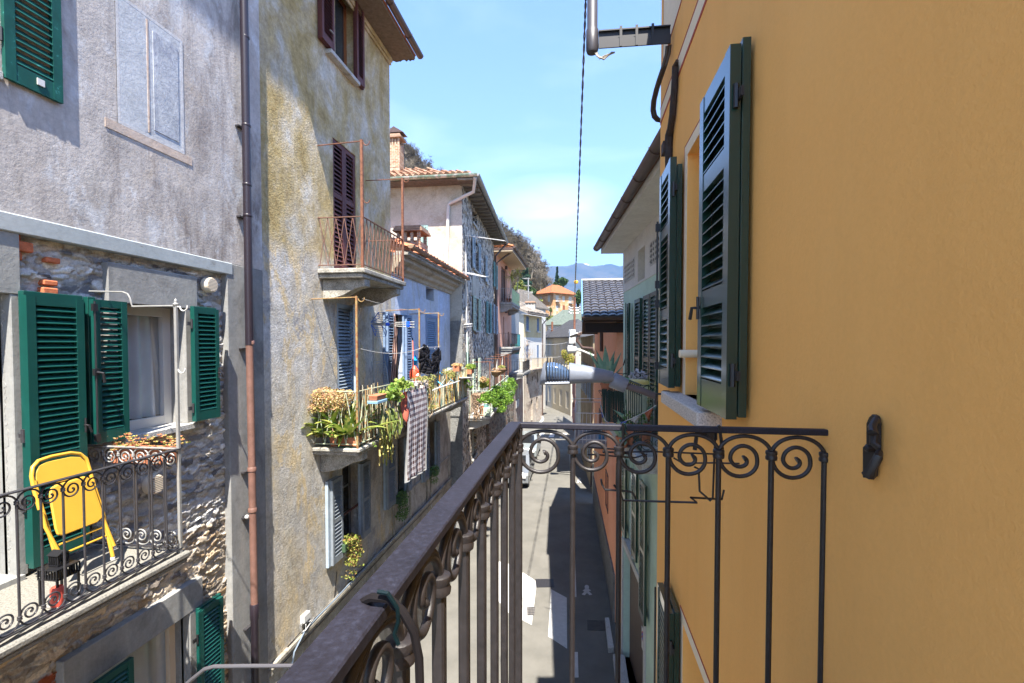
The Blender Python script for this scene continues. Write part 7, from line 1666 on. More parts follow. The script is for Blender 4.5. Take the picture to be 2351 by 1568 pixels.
mb = MB(); mb.extr([L('U3', 1040, 815, dL - .3), L('U3', 1060, 828, dL + .1), L('U3', 1235, 818, dL + .1), L('U3', 1170, 806, dL - .3)], UP * .02); mb.build('seat', M['white_frame'], b, bevel=.006)
band([L('U3', x, y, dL - .15) for x, y in ((525, 790), (545, 765), (600, 750), (640, 760), (662, 775))], .03, .02, 'loose_rim')
# laundry on the line
def garment(label, pts, o=dL):
    P_ = [L('U3', x, y, o) for x, y in pts]; c = sum(P_, Vector()) / len(P_); mb = MB()
    n_ = len(P_)
    for ring in range(5):
        for i in range(n_):
            a, e = P_[i], P_[(i + 1) % n_]; f0, f1 = ring / 5, (ring + 1) / 5
            w = lambda p, f: c.lerp(p, f) + LF.n * (.03 * math.sin(p.z * 17 + f * 5 + i) * f + .03 * (1 - f))
            mb.poly([w(a, f0), w(e, f0), w(e, f1), w(a, f1)] if ring else [w(a, f1), w(e, f1), c + LF.n * .03])
    o_ = mb.build('garment', paint('dark_knit', (.014, .013, .016), .95, .15, amt=.6, scale=45), smooth=True); sm = o_.modifiers.new('thick', 'SOLIDIFY'); sm.thickness = .015
    tag(o_, label, 'garment', 'black clothes on the washing line')
garment('black knitted jumper hanging by the nearer of the two far posts', ((598, 392), (630, 410), (660, 435), (680, 480), (692, 570), (715, 680), (718, 775), (640, 770), (580, 750), (570, 640), (550, 570), (560, 490), (590, 440)))
garment('black shirt pegged beside the farthest yellow post', ((800, 440), (825, 470), (822, 600), (800, 720), (775, 765), (720, 770), (705, 700), (708, 590), (730, 520), (745, 480)))
mb = MB()
for x, y in ((752, 458), (800, 432), (660, 430)): c = L('U3', x, y, dL + .03); mb.obb(c, LF.d * .022 + UP * -.015, LF.n * .006, UP * .008)
tag(mb.build('pegs', M['white_frame']), 'white pegs holding the black laundry', 'pegs')
# broom, bucket, hose, rack, curtain
b = thing('broom', 'red broom with a long handle leaning beside the blue shutter', 'broom', tuple(LF.p(12, zfL, .25)))
mb = MB(); mb.tube([L('U3', 478, 735, .3), L('U3', 472, 350, .12)], .014, 7); mb.build('handle', paint('broom_red', (.50, .08, .04), .5, .4), b)
mb = MB(); mb.tube([L('U3', 472, 355, .12), L('U3', 471, 318, .11)], .014, 7); mb.build('handle_tip', M['black'], b)
mb = MB(); a = L('U3', 495, 800, .34); mb.lathe(a, [(.10, -.1), (.12, .0), (.11, .12), (.09, .16), (.03, .25)], 12); mb.build('head', paint('broom_red2', (.62, .09, .04), .45, .4), b, smooth=True)
b = thing('blue_mop', 'bundle of bright blue cloth hanging on the wall beside the red broom', 'cloth', tuple(L('U3', 500, 600, .1)))
mb = MB()
for i in range(9): x = 484 + i * 5; mb.tube([L('U3', x * .5 + 250, 545, .08), L('U3', x, 600, .14), L('U3', x - 4 + rg.uniform(-6, 6), 680 - rg.uniform(0, 30), .1)], [.01, .02, .012], 5)
mb.build('strands', paint('mop_blue', (.02, .30, .62), .7, .3), b, smooth=True)
b = thing('wire_rack', 'grey folded wire airing rack leaning against the wall left of the open door', 'rack', tuple(L('U3', 70, 900, .3)))
mb = MB(); F3 = lambda u, v: L('U3', -45 + 170 * u + v * 45 - 0, 625 + 290 * v - 20 * u, .12 + .2 * v)
mb.tube([F3(0, 0), F3(1, 0), F3(1, 1), F3(0, 1), F3(0, 0)], .011, 6)
for i in range(1, 8): mb.tube([F3(i / 8, .14), F3(i / 8, 1)], .004, 4)
for i in range(1, 13): mb.tube([F3(0, .1 + i * .07), F3(1, .1 + i * .07)], .004, 4)
mb.tube([F3(0, .12), F3(1, .12)], .009, 5); mb.build('frame', M['galv'], b)
cA, cB = (240, 10), (275, 10)
def cur(u, v):
    x = np.interp(v, [0, .30, .34, 1], [238, 240, 232, 192]) * (1 - u) + np.interp(v, [0, .28, .34, .6, 1], [250, 282, 268, 276, 245]) * u
    return L('U3', float(x), 15 + 870 * v, .10 + .03 * math.sin(u * 14 + v * 2) + .12 * v)
cloth('door_curtain', 'dusty pink curtain blown out of the open door of the blue house', cur, 18, 24, paint('pink_curtain', (.42, .27, .22), .95, .1, amt=.1), 'curtain')
# antenna on the blue house
b = thing('tv_antenna', 'television antenna with mesh reflectors and bright blue clips on the blue house wall', 'antenna', tuple(L('E', 597, 1100, .25)))
Ya = L('E', 597, 900, .25).y; oY = lambda x, y, k=0.: onY('E', x, y, Ya + k)
mb = MB(); mb.tube([oY(600, 1200), oY(597, 725)], .018, 6); mb.build('mast', M['galv'], b)
mb = MB()
for y in (762, 780, 800): mb.tube([oY(582, 776), oY(700, (776 + y) / 2), oY(885, y)], .009, 5)
for x in (720, 760, 800, 840, 870): mb.tube([oY(x, 778, -.2), oY(x, 788, .2)], .005, 4)
mb.build('boom', M['galv'], b)
for y0, y1, x1 in ((770, 700, 672), (785, 862, 650)):
    mb = MB(); q = [oY(620, y0), oY(x1, y1), oY(x1 + 5, (y1 + y0) / 2 + (5 if y1 < y0 else 0)), oY(640, y0 + (3 if y1 > y0 else -2))]
    w = Vector((0, .25, 0))
    for a, c in ((q[0], q[1]), (q[1], q[2]), (q[2], q[0])): mb.tube([a - w, c - w], .008, 4); mb.tube([a + w, c + w], .008, 4)
    for i in range(6): c = q[0].lerp(q[1], i / 5); mb.tube([c - w, c + w], .005, 4)
    mb.build('reflector', paint('blue_wire', (.06, .12, .35), .5, .4), b)
mb = MB()
for x in (700, 843): c = oY(x, 780); mb.obb(c, Vector((.03, 0, 0)), Vector((0, .05, 0)), Vector((0, 0, .055 if x > 800 else .03)))
mb.build('clip', paint('clip_blue', (.01, .10, .70), .4, .5), b, bevel=.008)
# hanging window plants
M['ivy'] = leafm('window_plant_leaf', [(.05, .12, .03), (.10, .20, .05), (.16, .27, .07), (.035, .08, .02)], transl=.25)
M['ivy_y'] = leafm('window_plant_yellow', [(.30, .34, .06), (.20, .28, .05), (.45, .40, .10), (.40, .16, .09), (.12, .2, .04)], transl=.3)
def wplant(label, mat, blobs, box):
    b = thing('window_plant', label, 'plant', tuple(L('F', blobs[0][0], blobs[0][1], .2)), 'plants hanging from the lower windows'); mb = MB()
    for (x, y, rx, rz, n) in blobs: c = L('F', x, y, .2); k = .32944 / FPX * c.y; leaves(mb, rg, c, (.14, rx * k * 1.25, rz * k), n, .038, shell=.5, asp=.75)
    mb.build('leaves', mat, b)
    s, z = LF.at('F', *box, .12); mb = MB(); mb.box(LF, s - .25, s + .25, z - .0, z + .14, .02, .17); mb.build('trough', paint('trough_green', (.05, .09, .05), .7, .2), b, bevel=.006); return b
wplant('yellow-green hanging plant with reddish tips on the nearest lower window', M['ivy_y'], [(460, 1080, 60, 60, 420), (470, 1150, 60, 60, 420), (450, 1210, 40, 30, 140), (440, 1050, 60, 30, 200), (455, 1285, 12, 14, 22), (428, 1325, 14, 16, 26), (490, 1240, 14, 14, 26)], (430, 1110))
wplant('dark green hanging plant on the middle lower window', M['ivy'], [(800, 770, 45, 60, 420), (805, 850, 45, 70, 420), (790, 900, 30, 35, 140)], (790, 790))
wplant('small round green plant on the farthest lower window', M['ivy'], [(1025, 580, 40, 45, 380), (1020, 630, 30, 45, 220)], (1010, 600))
hang_plant('wall_weed', 'tiny green weed growing from the edge of the long balcony slab', [(603, 388, 10, 12, 12), (608, 412, 12, 10, 10)], M['geranium'], r='F', dep=.03)
mb = MB(); leaves(mb, rg, LF.p(*LF.at('E', 465, 465, dU * .6), dU * .6), (.03, .04, .05), 22, .03); tag(mb.build('wall_weed', M['geranium']), 'tiny weed on the bracket of the upper balcony', 'plant')
# junction box and cables on the ochre wall
b = thing('junction_box', 'cream junction box with looped white cables above the ledge', 'junction box', tuple(L('S3', 690, 740, .04)))
s, z = LF.at('S3', 690, 740, .03); mb = MB(); mb.box(LF, s - .09, s + .09, z - .06, z + .06, .0, .07); mb.build('box', M['white_frame'], b, bevel=.01)
mb = MB()
for i, (x1, y1, x2, y2) in enumerate(((640, 900, 680, 930), (625, 870, 650, 935), (700, 880, 690, 920), (760, 780, 810, 740))):
    mb.tube([L('S3', 670 + i * 12, 800, .04), L('S3', x1, (y1 + 800) / 2, .07), L('S3', x1, y1, .06), L('S3', x2, y2, .05), L('S3', 700, 900, .08)], .006, 6)
mb.build('loop', M['white_frame'], b, smooth=True)
b = thing('cable_run', 'dark cables running along the ledge of the ochre house', 'cable', tuple(L('S3', 800, 800, .1)))
mb = MB(); zl_ = ledge + .045
mb.tube([LF.p(sY + .3, zl_ - .5, .1), LF.p(sY + .45, zl_ - .1, .1), LF.p(sY + .8, zl_ + .01, .06)] + [LF.p(sY + .8 + i * .4, zl_ + .004 + .008 * math.sin(i * 2.1), .055) for i in range(1, 20)], .012, 6); mb.build('thick_cable', paint('cable_bluegrey', (.16, .20, .25), .5, .4), b, smooth=True)
mb = MB(); mb.tube([LF.p(sY + .4 + i * .45, ledge + .05 + .02 * math.sin(i * 1.7), .03) for i in range(20)], .007, 5); mb.tube([LF.p(sY + .2 + i * .8, ledge - .09 - .01 * math.sin(i), .055) for i in range(11)], .006, 5); mb.tube([L('S3', 1090, 170, .01), L('S3', 1070, 400, .01), L('S3', 1050, 550, .01)], .006, 5); mb.build('thin_cable', M['black'], b, smooth=True)
# ================================================================== plants and posts on the stone house balcony
S_ = lambda r, x, y, o: SF.p(*SF.at(r, x, y, o), o)
sb0 = SF.S('U1', 360, 0); ob_ = .78; sbz = SF.at('U1', 712, 1240, ob_); sb0 = sbz[0]
hb_ = balcony('hedge_balcony', 'stone balcony of the rubble house overgrown by a bright green hedge', SF, sb0, sb0 + 8.2, sbz[1], ob_, sbz[1] + .9, th=.16, bay=.25, rail=M['sage_paint'], r=.012, bar='v', near_br=(.2, .3), slabm=M['granite'])
for x, y in ((703, 380), (866, 330), (932, 292), (990, 262)):
    s, z = SF.at('U1', x, y, ob_ - .05); mb = MB(); mb.tube([SF.p(s, sbz[1], ob_ - .05), SF.p(s, z, ob_ - .05)], .022, 6); mb.tube([SF.p(s, z, ob_ + .02), SF.p(s, z - .02, 0)], .012, 5); mb.tube(arc(SF.p(s, z, ob_ + .05), .05, math.pi, 2.1 * math.pi, 6, SF.n, UP), .01, 5); mb.build('line_post', M['rust'], hb_)
s, z = SF.at('U1', 352, 0, .15); z2 = SF.Z('U1', 352, 420, .15); mb = MB(); mb.tube([SF.p(s, z2, .15), SF.p(s, z, .15)], .022, 6); tag(mb.build('green_pipe', paint('pale_green_pipe', (.35, .55, .40), .6, .3)), 'thin pale green pipe standing on the wall of the rubble house', 'pipe')
M['hedge'] = leafm('hedge_leaf', [(.07, .17, .02), (.15, .30, .03), (.28, .42, .06), (.04, .10, .015), (.12, .24, .03)], transl=.35)
b = thing('hedge', 'dense bright green hedge bulging over the railing of the rubble house balcony', 'hedge', tuple(S_('U1', 870, 1000, ob_))); mb = MB()
for (x, y, rx, rz, n) in ((700, 930, 70, 90, 500), (800, 850, 90, 100, 800), (800, 1000, 90, 100, 700), (850, 1110, 70, 70, 350), (900, 950, 100, 130, 900), (920, 780, 90, 90, 600), (1000, 850, 80, 120, 650), (1010, 700, 80, 80, 450), (980, 980, 80, 80, 400), (660, 980, 50, 60, 200), (1050, 760, 40, 80, 200)):
    c = S_('U1', x, y, ob_ + .05); k = .14642 / FPX * c.y; leaves(mb, rg, c, (.33, rx * k * 2.0, rz * k), int(n * 1.5), .068, shell=.4, asp=.75)
mb.build('leaves', M['hedge'], b)
b = thing('dry_creeper', 'beige withered creeper hanging over the near corner of the rubble house balcony', 'creeper', tuple(S_('U1', 550, 950, .6))); mb = MB()
M['dry'] = leafm('dry_leaf', [(.42, .30, .20), (.55, .42, .30), (.36, .25, .16), (.50, .36, .28)], transl=.2)
Yn = SF.p(sb0, 0, 0).y - .02
for (x, y, rx, rz, n) in ((500, 900, 90, 40, 260), (620, 890, 80, 40, 220), (480, 980, 70, 80, 260), (480, 1100, 50, 100, 200), (500, 1220, 60, 60, 130), (560, 980, 60, 80, 160), (680, 920, 40, 40, 80)):
    c = onY('U1', x, y, Yn); k = .14642 / FPX * c.y; leaves(mb, rg, c, (rx * k, .10, rz * k), n, .055, shell=.1)
mb.build('leaves', M['dry'], b)
mb = MB()
for i in range(22): x = rg.uniform(400, 580); mb.tube([onY('U1', x, 900, Yn), onY('U1', x + rg.uniform(-30, 30), 1050, Yn), onY('U1', x + rg.uniform(-40, 40), rg.uniform(1150, 1330), Yn)], .006, 4)
mb.build('stems', M['stemmat'], b)
mb = MB(); p0, p1 = onY('U1', 600, 1100, Yn + .08), onY('U1', 700, 1230, Yn + .08); mb.boxv((p0.x, Yn + .05, p1.z), (p1.x, Yn + .35, p0.z)); tag(mb.build('crate', M['sage_paint'], bevel=.01), 'pale crate behind the balcony bars under the withered creeper', 'crate')
mb = MB(); p0, p1 = onY('U1', 605, 1050, Yn + .1), onY('U1', 690, 1100, Yn + .1); mb.boxv((p0.x, Yn + .1, p1.z + .003), (p1.x, Yn + .3, p0.z)); tag(mb.build('box', M['teal_paint'], bevel=.01), 'teal box standing on the pale crate behind the balcony bars', 'box')
for i, (x, y, rx, rz, n, lab, mt, sz) in enumerate(((200, 430, 110, 25, 220, 'pinkish shrivelled plants in the trough over the far end of the long balcony', M['bush_warm'], .06), (400, 460, 130, 45, 420, 'yellow-green plants in the trough next to the green pipe', M['geranium'], .08), (620, 720, 90, 60, 120, 'broad green leaves behind the withered creeper', M['broad'], .22), (600, 660, 60, 50, 130, 'pinkish withered plant beside the nearest rusty post', M['bush_warm'], .07), (800, 500, 60, 28, 150, 'withered plant in the nearer hanging basket', M['dry'], .07), (885, 460, 60, 28, 130, 'yellowish plant in the farther hanging basket', M['trail'], .07))):
    o_ = .5 if i < 4 else ob_ + .1; c = S_('U1', x, y, .35 if i < 2 else o_); k = .14642 / FPX * c.y
    b = thing('potted_plant' if i < 4 else 'hanging_basket', lab, 'plant', tuple(c)); mb = MB(); leaves(mb, rg, c, (.15, rx * k * 1.2, rz * k), n, sz, asp=.7); mb.build('leaves', mt, b)
    if i < 2: mb = MB(); s, z = SF.at('U1', x, y + rz, .35); mb.box(SF, s - rx * k, s + rx * k, z - .12, z + .02, .25, .42); mb.build('trough', M['terracotta'], b)
    elif i >= 4:
        mb = MB(); q = S_('U1', x, y + 35, o_); mb.lathe(q, [(.05, -.2), (.15, -.12), (.2, 0), (.19, .02)], 10); mb.build('basket', paint('basket', (.25, .16, .09), .9, .1), b, smooth=True)
        mb = MB(); 
        for dx in (-.18, .18): mb.tube([q + SF.d * dx, S_('U1', x + 20, y - 160, o_)], .006, 4)
        mb.build('chain', M['galv'], b)
    else: mb = MB(); pot(mb, SF.p(SF.at('U1', x, y, o_)[0], sbz[1], o_), .16, .3); mb.build('pot', M['terracotta'], b, smooth=True)
# creeper on the corner house
mb = MB(); rr = random.Random(9)
for i in range(16):
    p = PF.p(rr.uniform(.0, 1.4), zbk + rr.uniform(0, 2.2), .12); q = [p]
    for k in range(5): p = p + PF.d * rr.uniform(-.35, .5) + UP * rr.uniform(-.2, .55); q.append(p)
    mb.tube(q, [.02, .018, .015, .012, .01, .006], 4)
tag(mb.build('bare_creeper', M['stemmat']), 'leafless creeper twigs climbing the white wall of the corner house', 'creeper')
# ================================================================== green house balcony clutter
GP = lambda r, x, y, o: GF.p(*GF.at(r, x, y, o), o)
M['agave'] = leafm('agave_leaf', [(.10, .20, .14), (.16, .28, .18), (.22, .34, .24), (.28, .36, .20)], transl=.1)
def agave(label, base, tips, w, mat=None, potr=.14, poth=.2, name='agave'):
    b = thing(name, label, 'agave', tuple(base)); mb = MB()
    for tp, ww in tips:
        n = 9; d = tp - base; side = d.cross(Vector((0, 1, 0))); side = side.normalized() if side.length > .01 else Vector((1, 0, 0)); nn = side.cross(d.normalized()); L_ = d.length; pr = None
        mid = base + d * .5 + UP * L_ * .06
        for i in range(n + 1):
            t_ = i / n; c = base * (1 - t_) ** 2 + mid * 2 * t_ * (1 - t_) + tp * t_ * t_; wv = w * ww * (.55 + 1.3 * t_ * (1 - t_) * 1.4) * (1 - t_ ** 3) + .002; row = (c - side * wv / 2, c + nn * wv * .22, c + side * wv / 2, c - nn * .012)
            if pr: 
                for k in range(4): k2 = (k + 1) % 4; mb.poly([pr[k], row[k], row[k2], pr[k2]])
            pr = row
    mb.build('leaves', mat or M['agave'], b, smooth=True)
    mb = MB(); pot(mb, base - UP * (poth * .85), potr, poth); mb.build('pot', M['terracotta'], b, smooth=True); return b
Yg = 9.75; g = lambda x, y, k=0.: onY('R3', x, y, Yg + k)
bs_ = onY('R4', 990, 505, Yg) + UP * .02
agave('large blue-green agave in a terracotta pot at the balcony corner beyond the street lamp', bs_, [(g(968, 1125), 1.5), (g(875, 1175), 1.15), (g(1068, 1185), 1.15), (g(1140, 1195, .1), .7), (g(795, 1180, .2), .8), (g(950, 1235, .2), .9), (g(720, 1320, .0), .8), (g(1080, 1330, -.1), .8), (g(870, 1240, .3), .8), (g(1170, 1330, .1), .35), (g(1020, 1400, -.2), .9), (g(850, 1350, -.1), .8)], .105, potr=.13, poth=.24)
mb = MB(); q = bs_ - UP * .12
mb.tube([q + Vector((math.cos(a) * .17, math.sin(a) * .17, 0)) for a in [k * .628 for k in range(11)]], .006, 4); mb.tube([q + Vector((math.cos(a) * .12, math.sin(a) * .12, -.1)) for a in [k * .628 for k in range(11)]], .005, 4)
for k in range(6): mb.tube([q + Vector((math.cos(k) * .17, math.sin(k) * .17, 0)), q + Vector((math.cos(k) * .1, math.sin(k) * .1, -.12))], .004, 4)
tag(mb.build('pot_ring', M['black_iron']), 'round iron ring holding the terracotta pot of the large agave', 'pot holder')
Y2 = 8.3; g = lambda x, y, k=0.: onY('S2', x, y, Y2 + k)
agave('agave with long grey arching leaves inside the green railing', onY('S2', 540, 720, 8.2), [(g(430, 410), 1), (g(610, 400), 1), (g(750, 470), .9), (g(690, 420, .3), .8), (g(290, 535), .7), (g(400, 510, .2), .7), (g(640, 600, .2), .9), (g(330, 680, -.1), .6)], .11)
agave('small agave with pale drooping leaves at the foot of the green railing', onY('S2', 400, 860, 7.4), [(onY('S2', 345, 640, 7.4), .9), (onY('S2', 250, 690, 7.4), .9), (onY('S2', 480, 860, 7.1), 1.2), (onY('S2', 415, 960, 7.1), 1.3), (onY('S2', 330, 760, 7.6), .9), (onY('S2', 360, 700, 7.6), .9)], .10, potr=.1, poth=.16)
for i, (x, y, rr_, lab) in enumerate(((640, 850, .13, 'terracotta pot with small green plant behind the front railing scroll'), (505, 890, .12, 'dull terracotta pot next to the drooping agave'))):
    p = onY('S2', x, y, 7.5); b = thing('flower_pot', lab, 'pot', tuple(p)); mb = MB(); pot(mb, Vector((p.x, p.y, 6.06)), rr_, .3); mb.build('pot', M['terracotta'], b, smooth=True)
    mb = MB(); leaves(mb, rg, (p.x, p.y, 6.45), (.14, .14, .12), 70, .05); mb.build('plant', M['ivy'], b)
b = thing('rain_barrel', 'translucent cloudy plastic bin with a yellow lid on the green balcony', 'bin', tuple(onY('S2', 570, 230, 7.9)))
p = onY('S2', 565, 228, 7.9); p2 = onY('S2', 700, 228, 7.9); rB = (p2.x - p.x) * .95
mb = MB(); mb.lathe(Vector((p.x, 7.9, 6.07)), [(rB * .8, 0), (rB * .95, p.z - 6.07 - .03)], 18); mb.build('bin', paint('cloudy_plastic', (.42, .42, .33), .35, .4, amt=.2, scale=5), b, smooth=True)
mb = MB(); mb.lathe(Vector((p.x, 7.9, p.z - .03)), [(rB, 0), (rB * 1.05, .02), (rB * 1.02, .06), (rB * .8, .075)], 20); mb.build('lid', paint('yellow_lid', (.72, .55, .20), .45, .4), b, smooth=True)
mb = MB(); q = onY('S2', 445, 210, 7.7); mb.lathe(q - UP * .03, [(.02, 0), (.05, .02), (.05, .06), (.02, .08)], 10); tag(mb.build('bottle_top', paint('cap_green', (.02, .35, .12), .4, .5), smooth=True), 'small bright green cap left of the yellow lid', 'cap')
mb = MB(); q = onY('S2', 575, 165, 8.6); leaves(mb, rg, q, (.16, .1, .13), 60, .09); tag(mb.build('plastic_bag', paint('bag_mix', (.50, .48, .52), .4, .4, amt=.5, scale=18)), 'crumpled patterned plastic bag behind the scroll railing', 'bag')
# prayer flags
b = thing('flag_string', 'string of faded triangular prayer flags tied along the green balcony railing', 'flags', tuple(onY('S2', 560, 650, 6.75)))
YS = 6.72; f = lambda x, y, k=0.: onY('S2', x, y, YS + k)
path = [f(145, 440, 2.4), f(165, 560, 1.9), f(200, 660, 1.3), f(260, 700, .8), f(370, 690, .3), (f(480, 650)), f(560, 610), f(650, 570), f(740, 515), f(790, 480)]
mb = MB(); mb.tube(path, .005, 4); mb.build('cord', M['white_paint'], b)
cols = [(.42, .40, .37), (.40, .14, .08), (.15, .22, .20), (.06, .09, .35), (.34, .33, .16)]
fl = [((480, 650), (615, 590), (560, 705), 0), ((650, 570), (755, 510), (700, 668), 1), ((740, 515), (800, 480), (770, 545), 2), ((370, 690), (460, 655), (425, 735), 3), ((325, 690), (372, 688), (345, 800), 4)]
flm = []
for k, c in enumerate(cols):
    t = NT('flag_cloth_%d' % k, .95, .1); w_ = t.n('ShaderNodeTexWave', bands_direction='Z'); t.L(t.co, w_.inputs[0]); w_.inputs['Scale'].default_value = 22; w_.inputs['Distortion'].default_value = 1.5; w_.inputs['Detail Scale'].default_value = 6
    t.col(t.mix(t.math('MULTIPLY', t.ramp(w_.outputs[1], [(.72, 0.0), (.8, 1.0)]), t.ramp(t.noise(60, 2, .5), [(.42, 0.0), (.5, .7)])), c, S3(c, .3))); flm.append(t.m)
for (A_, B_, C_, k) in fl:
    mb = MB(); a, c, e = f(*A_), f(*B_), f(*C_)
    def ff(u, v): return a.lerp(c, u).lerp(e, v) + Vector((0, .03 * math.sin(u * 6 + v * 5), 0)) * (1 - v * .3)
    mb.grid(ff, 8, 8); mb.build('flag', flm[k], b, smooth=True)
for i, (x, y, k) in enumerate(((150, 480, 2.2), (160, 560, 1.9), (178, 625, 1.6), (205, 670, 1.2))):
    mb = MB(); a, c = f(x - 8, y, k), f(x + 22, y + 25, k - .1); mb.poly([a, c, f(x + 12, y + 85, k)]); mb.build('flag', flm[(i + 2) % 5], b)
# bundle of dark green bean poles / folded parasol hanging at the far side
b = thing('pole_bundle', 'dense bundle of dark green vertical rods at the far side of the green balcony', 'rods', tuple(GF.p(gb1, 6.1, .5))); mb = MB()
for i in range(34): x = 165 + i * 7.5; q0, q1 = onY('S2', x, 300 + rg.uniform(-10, 30), 9.55 + rg.uniform(-.1, .1)), onY('S2', x + rg.uniform(-6, 6), 690, 9.55); mb.tube([Vector((q0.x, q0.y, q0.z)), Vector((q1.x, q1.y, max(6.06, q1.z)))], .009, 4)
mb.build('rods', M['green_metal'], b)
# things on the orange/white balcony
mb = MB(); q = onY('S2', 150, 835, 16.6); mb.boxv((q.x - .12, 16.5, zs_), (q.x + .12, 16.8, q.z + .1)); tag(mb.build('blue_bag', paint('bag_blue', (.05, .22, .42), .5, .4), bevel=.02), 'small blue and white carton on the white balcony', 'carton')
# yellowish shrub on the far right terrace
mb = MB(); 
for (x, y, rx, rz, n) in ((560, 1230, 50, 50, 500), (610, 1260, 40, 60, 400), (540, 1200, 30, 30, 200), (590, 1300, 50, 30, 300)):
    c = onY('R3', x, y, 36); k = .21963 / FPX * 36; leaves(mb, rg, c, (rx * k, .6, rz * k), n, .12, shell=.3)
b = thing('terrace_shrub', 'yellow-green shrub on a terrace beside the rusty pole', 'shrub', tuple(onY('R3', 570, 1300, 36))); mb.build('leaves', leafm('terrace_leaf', [(.30, .30, .05), (.45, .40, .08), (.14, .2, .04), (.5, .3, .1)]), b)
mb = MB(); q = onY('R3', 575, 1330, 36); mb.boxv((q.x - 1.4, 35.2, q.z - .3), (q.x + 1.8, 36.8, q.z)); mb.boxv((q.x + .6, 35.4, 0), (q.x + 1.6, 36.6, q.z - .3)); mb.build('terrace', M['creamp'], b)
# ================================================================== parked cars (seen past the corner post)
def car(label, x1, y0, body):
    c = thing('parked_car', label, 'car', (x1 - .85, y0 + 2, 0), 'cars parked along the left wall')
    W_ = 1.66; x0 = x1 - W_
    prof = [(0, .35), (.0, .72), (.12, .86), (.95, .98), (1.75, 1.44), (3.0, 1.46), (3.7, 1.05), (3.95, .95), (4.0, .4), (3.9, .28), (.1, .28)]
    mb = MB(); n = 7
    rows = []
    for i in range(n + 1):
        u = i / n * 2 - 1; k = 1 - .07 * abs(u) ** 3
        rows.append([Vector((x0 + W_ * (i / n) - (u * .12 * max(0, (z - .95)) / .5), y0 + 2 + (y - 2) * k, .28 + (z - .28) * (1 - .04 * u * u))) for y, z in prof])
    for a, e in zip(rows, rows[1:]):
        for k in range(len(prof)): k2 = (k + 1) % len(prof); mb.poly([a[k], e[k], e[k2], a[k2]])
    mb.poly(rows[0]); mb.poly(rows[-1]); mb.build('body', body, c, smooth=True, bevel=.02)
    gm = M['glass_dark']; mb = MB(); ws = [(1.02, 1.0), (1.70, 1.40)]
    mb.hexa([Vector((x0 + .2, y0 + 1.0, 1.01)), Vector((x1 - .2, y0 + 1.0, 1.01)), Vector((x1 - .28, y0 + 1.66, 1.41)), Vector((x0 + .28, y0 + 1.66, 1.41)), Vector((x0 + .2, y0 + .98, 1.03)), Vector((x1 - .2, y0 + .98, 1.03)), Vector((x1 - .28, y0 + 1.64, 1.43)), Vector((x0 + .28, y0 + 1.64, 1.43))]); mb.build('windscreen', gm, c)
    for sx_, xx in ((1, x1), (-1, x0)):
        mb = MB(); mb.extr([Vector((xx - sx_ * .03, y0 + 1.25, 1.02)), Vector((xx - sx_ * .11, y0 + 1.8, 1.38)), Vector((xx - sx_ * .11, y0 + 2.95, 1.38)), Vector((xx - sx_ * .03, y0 + 3.45, 1.05))], Vector((sx_ * .012, 0, 0))); mb.build('side_window', gm, c)
        mb = MB(); mb.tube([Vector((xx, y0 + 1.35, .98)), Vector((xx + sx_ * .16, y0 + 1.3, 1.02))], .03, 6); mb.lathe(Vector((xx + sx_ * .14, y0 + 1.26, 1.04)), [(.05, -.0), (.09, .03), (.09, .1), (.04, .13)], 10, axis=Vector((0, 1, 0))); mb.build('wing_mirror', M['black'], c, smooth=True)
        for yy in (.7, 3.3):
            w = thing('wheel', None, None); bpy.data.objects.remove(w)
            mb = MB(); mb.lathe(Vector((xx - sx_ * .19, y0 + yy, .3)), [(.25, 0), (.3, .02), (.3, .17), (.25, .2)], 18, axis=Vector((sx_, 0, 0))); wh = mb.build('tyre', M['black'], c, smooth=True)
            mb = MB(); mb.lathe(Vector((xx - sx_ * .0, y0 + yy, .3)), [(.19, 0), (.17, .02), (.05, .025)], 14, axis=Vector((sx_, 0, 0))); mb.build('rim', M['galv'], wh, smooth=True)
        mb = MB(); mb.boxv((min(xx - sx_ * .1, xx - sx_ * .4), y0 - .02, .6), (max(xx - sx_ * .1, xx - sx_ * .4), y0 + .06, .74)); mb.build('headlight', M['white_frame'], c, bevel=.02)
    return c
car('silver-white small car parked at the left kerb, nearer the balcony', -2.62, 24.6, paint('car_white', (.17, .18, .19), .25, .6, .2, amt=.02))
car('pale grey small car parked behind the white one', -2.72, 30.5, paint('car_grey', (.24, .27, .28), .25, .6, .3, amt=.02))
# ================================================================== road, markings, terrain, mountains
t = NT('asphalt', .92, .25)
c = t.ramp(t.noise(1.1, 8, .65), [(.35, (.108, .104, .093)), (.65, (.140, .134, .120))])
c = t.mix(1.0, c, t.ramp(t.noise(150, 4, .8), [(.3, .72), (.7, 1.35)]), 'MULTIPLY')
c = t.mix(t.ramp(t.noise(3.2, 9, .75), [(.62, 0.0), (.72, .7)]), c, (.05, .048, .045))
t.col(c); t.bump(t.noise(180, 4, .7), .5, .004); M['asphalt'] = t.m
mb = MB(); mb.poly([Vector(q) for q in ((-9000, -2000, -.02), (9000, -2000, -.02), (9000, 12000, -.02), (-9000, 12000, -.02))]); tag(mb.build('ground', paint('earth', (.16, .15, .11), .95, .1, amt=.2, scale=.2)), kind='structure')
mb = MB(); mb.poly([Vector(q) for q in ((-6, -20, 0), (4, -20, 0), (4, 40, 0), (-6, 40, 0))]); mb.poly([Vector(q) for q in ((-6, 40.0, 0), (4, 40.0, 0), (1, 66, 0), (-14, 112, 0), (-22, 108, 0), (-9, 70, 0))]); tag(mb.build('road', M['asphalt']), kind='structure')
wp = paint('road_white', (.46, .455, .44), .8, .2, amt=.1, wear=((.16, .155, .15), .66, 22))
G = lambda r, x, y, z=.005: onZ(r, x, y, z)
mk = MB()
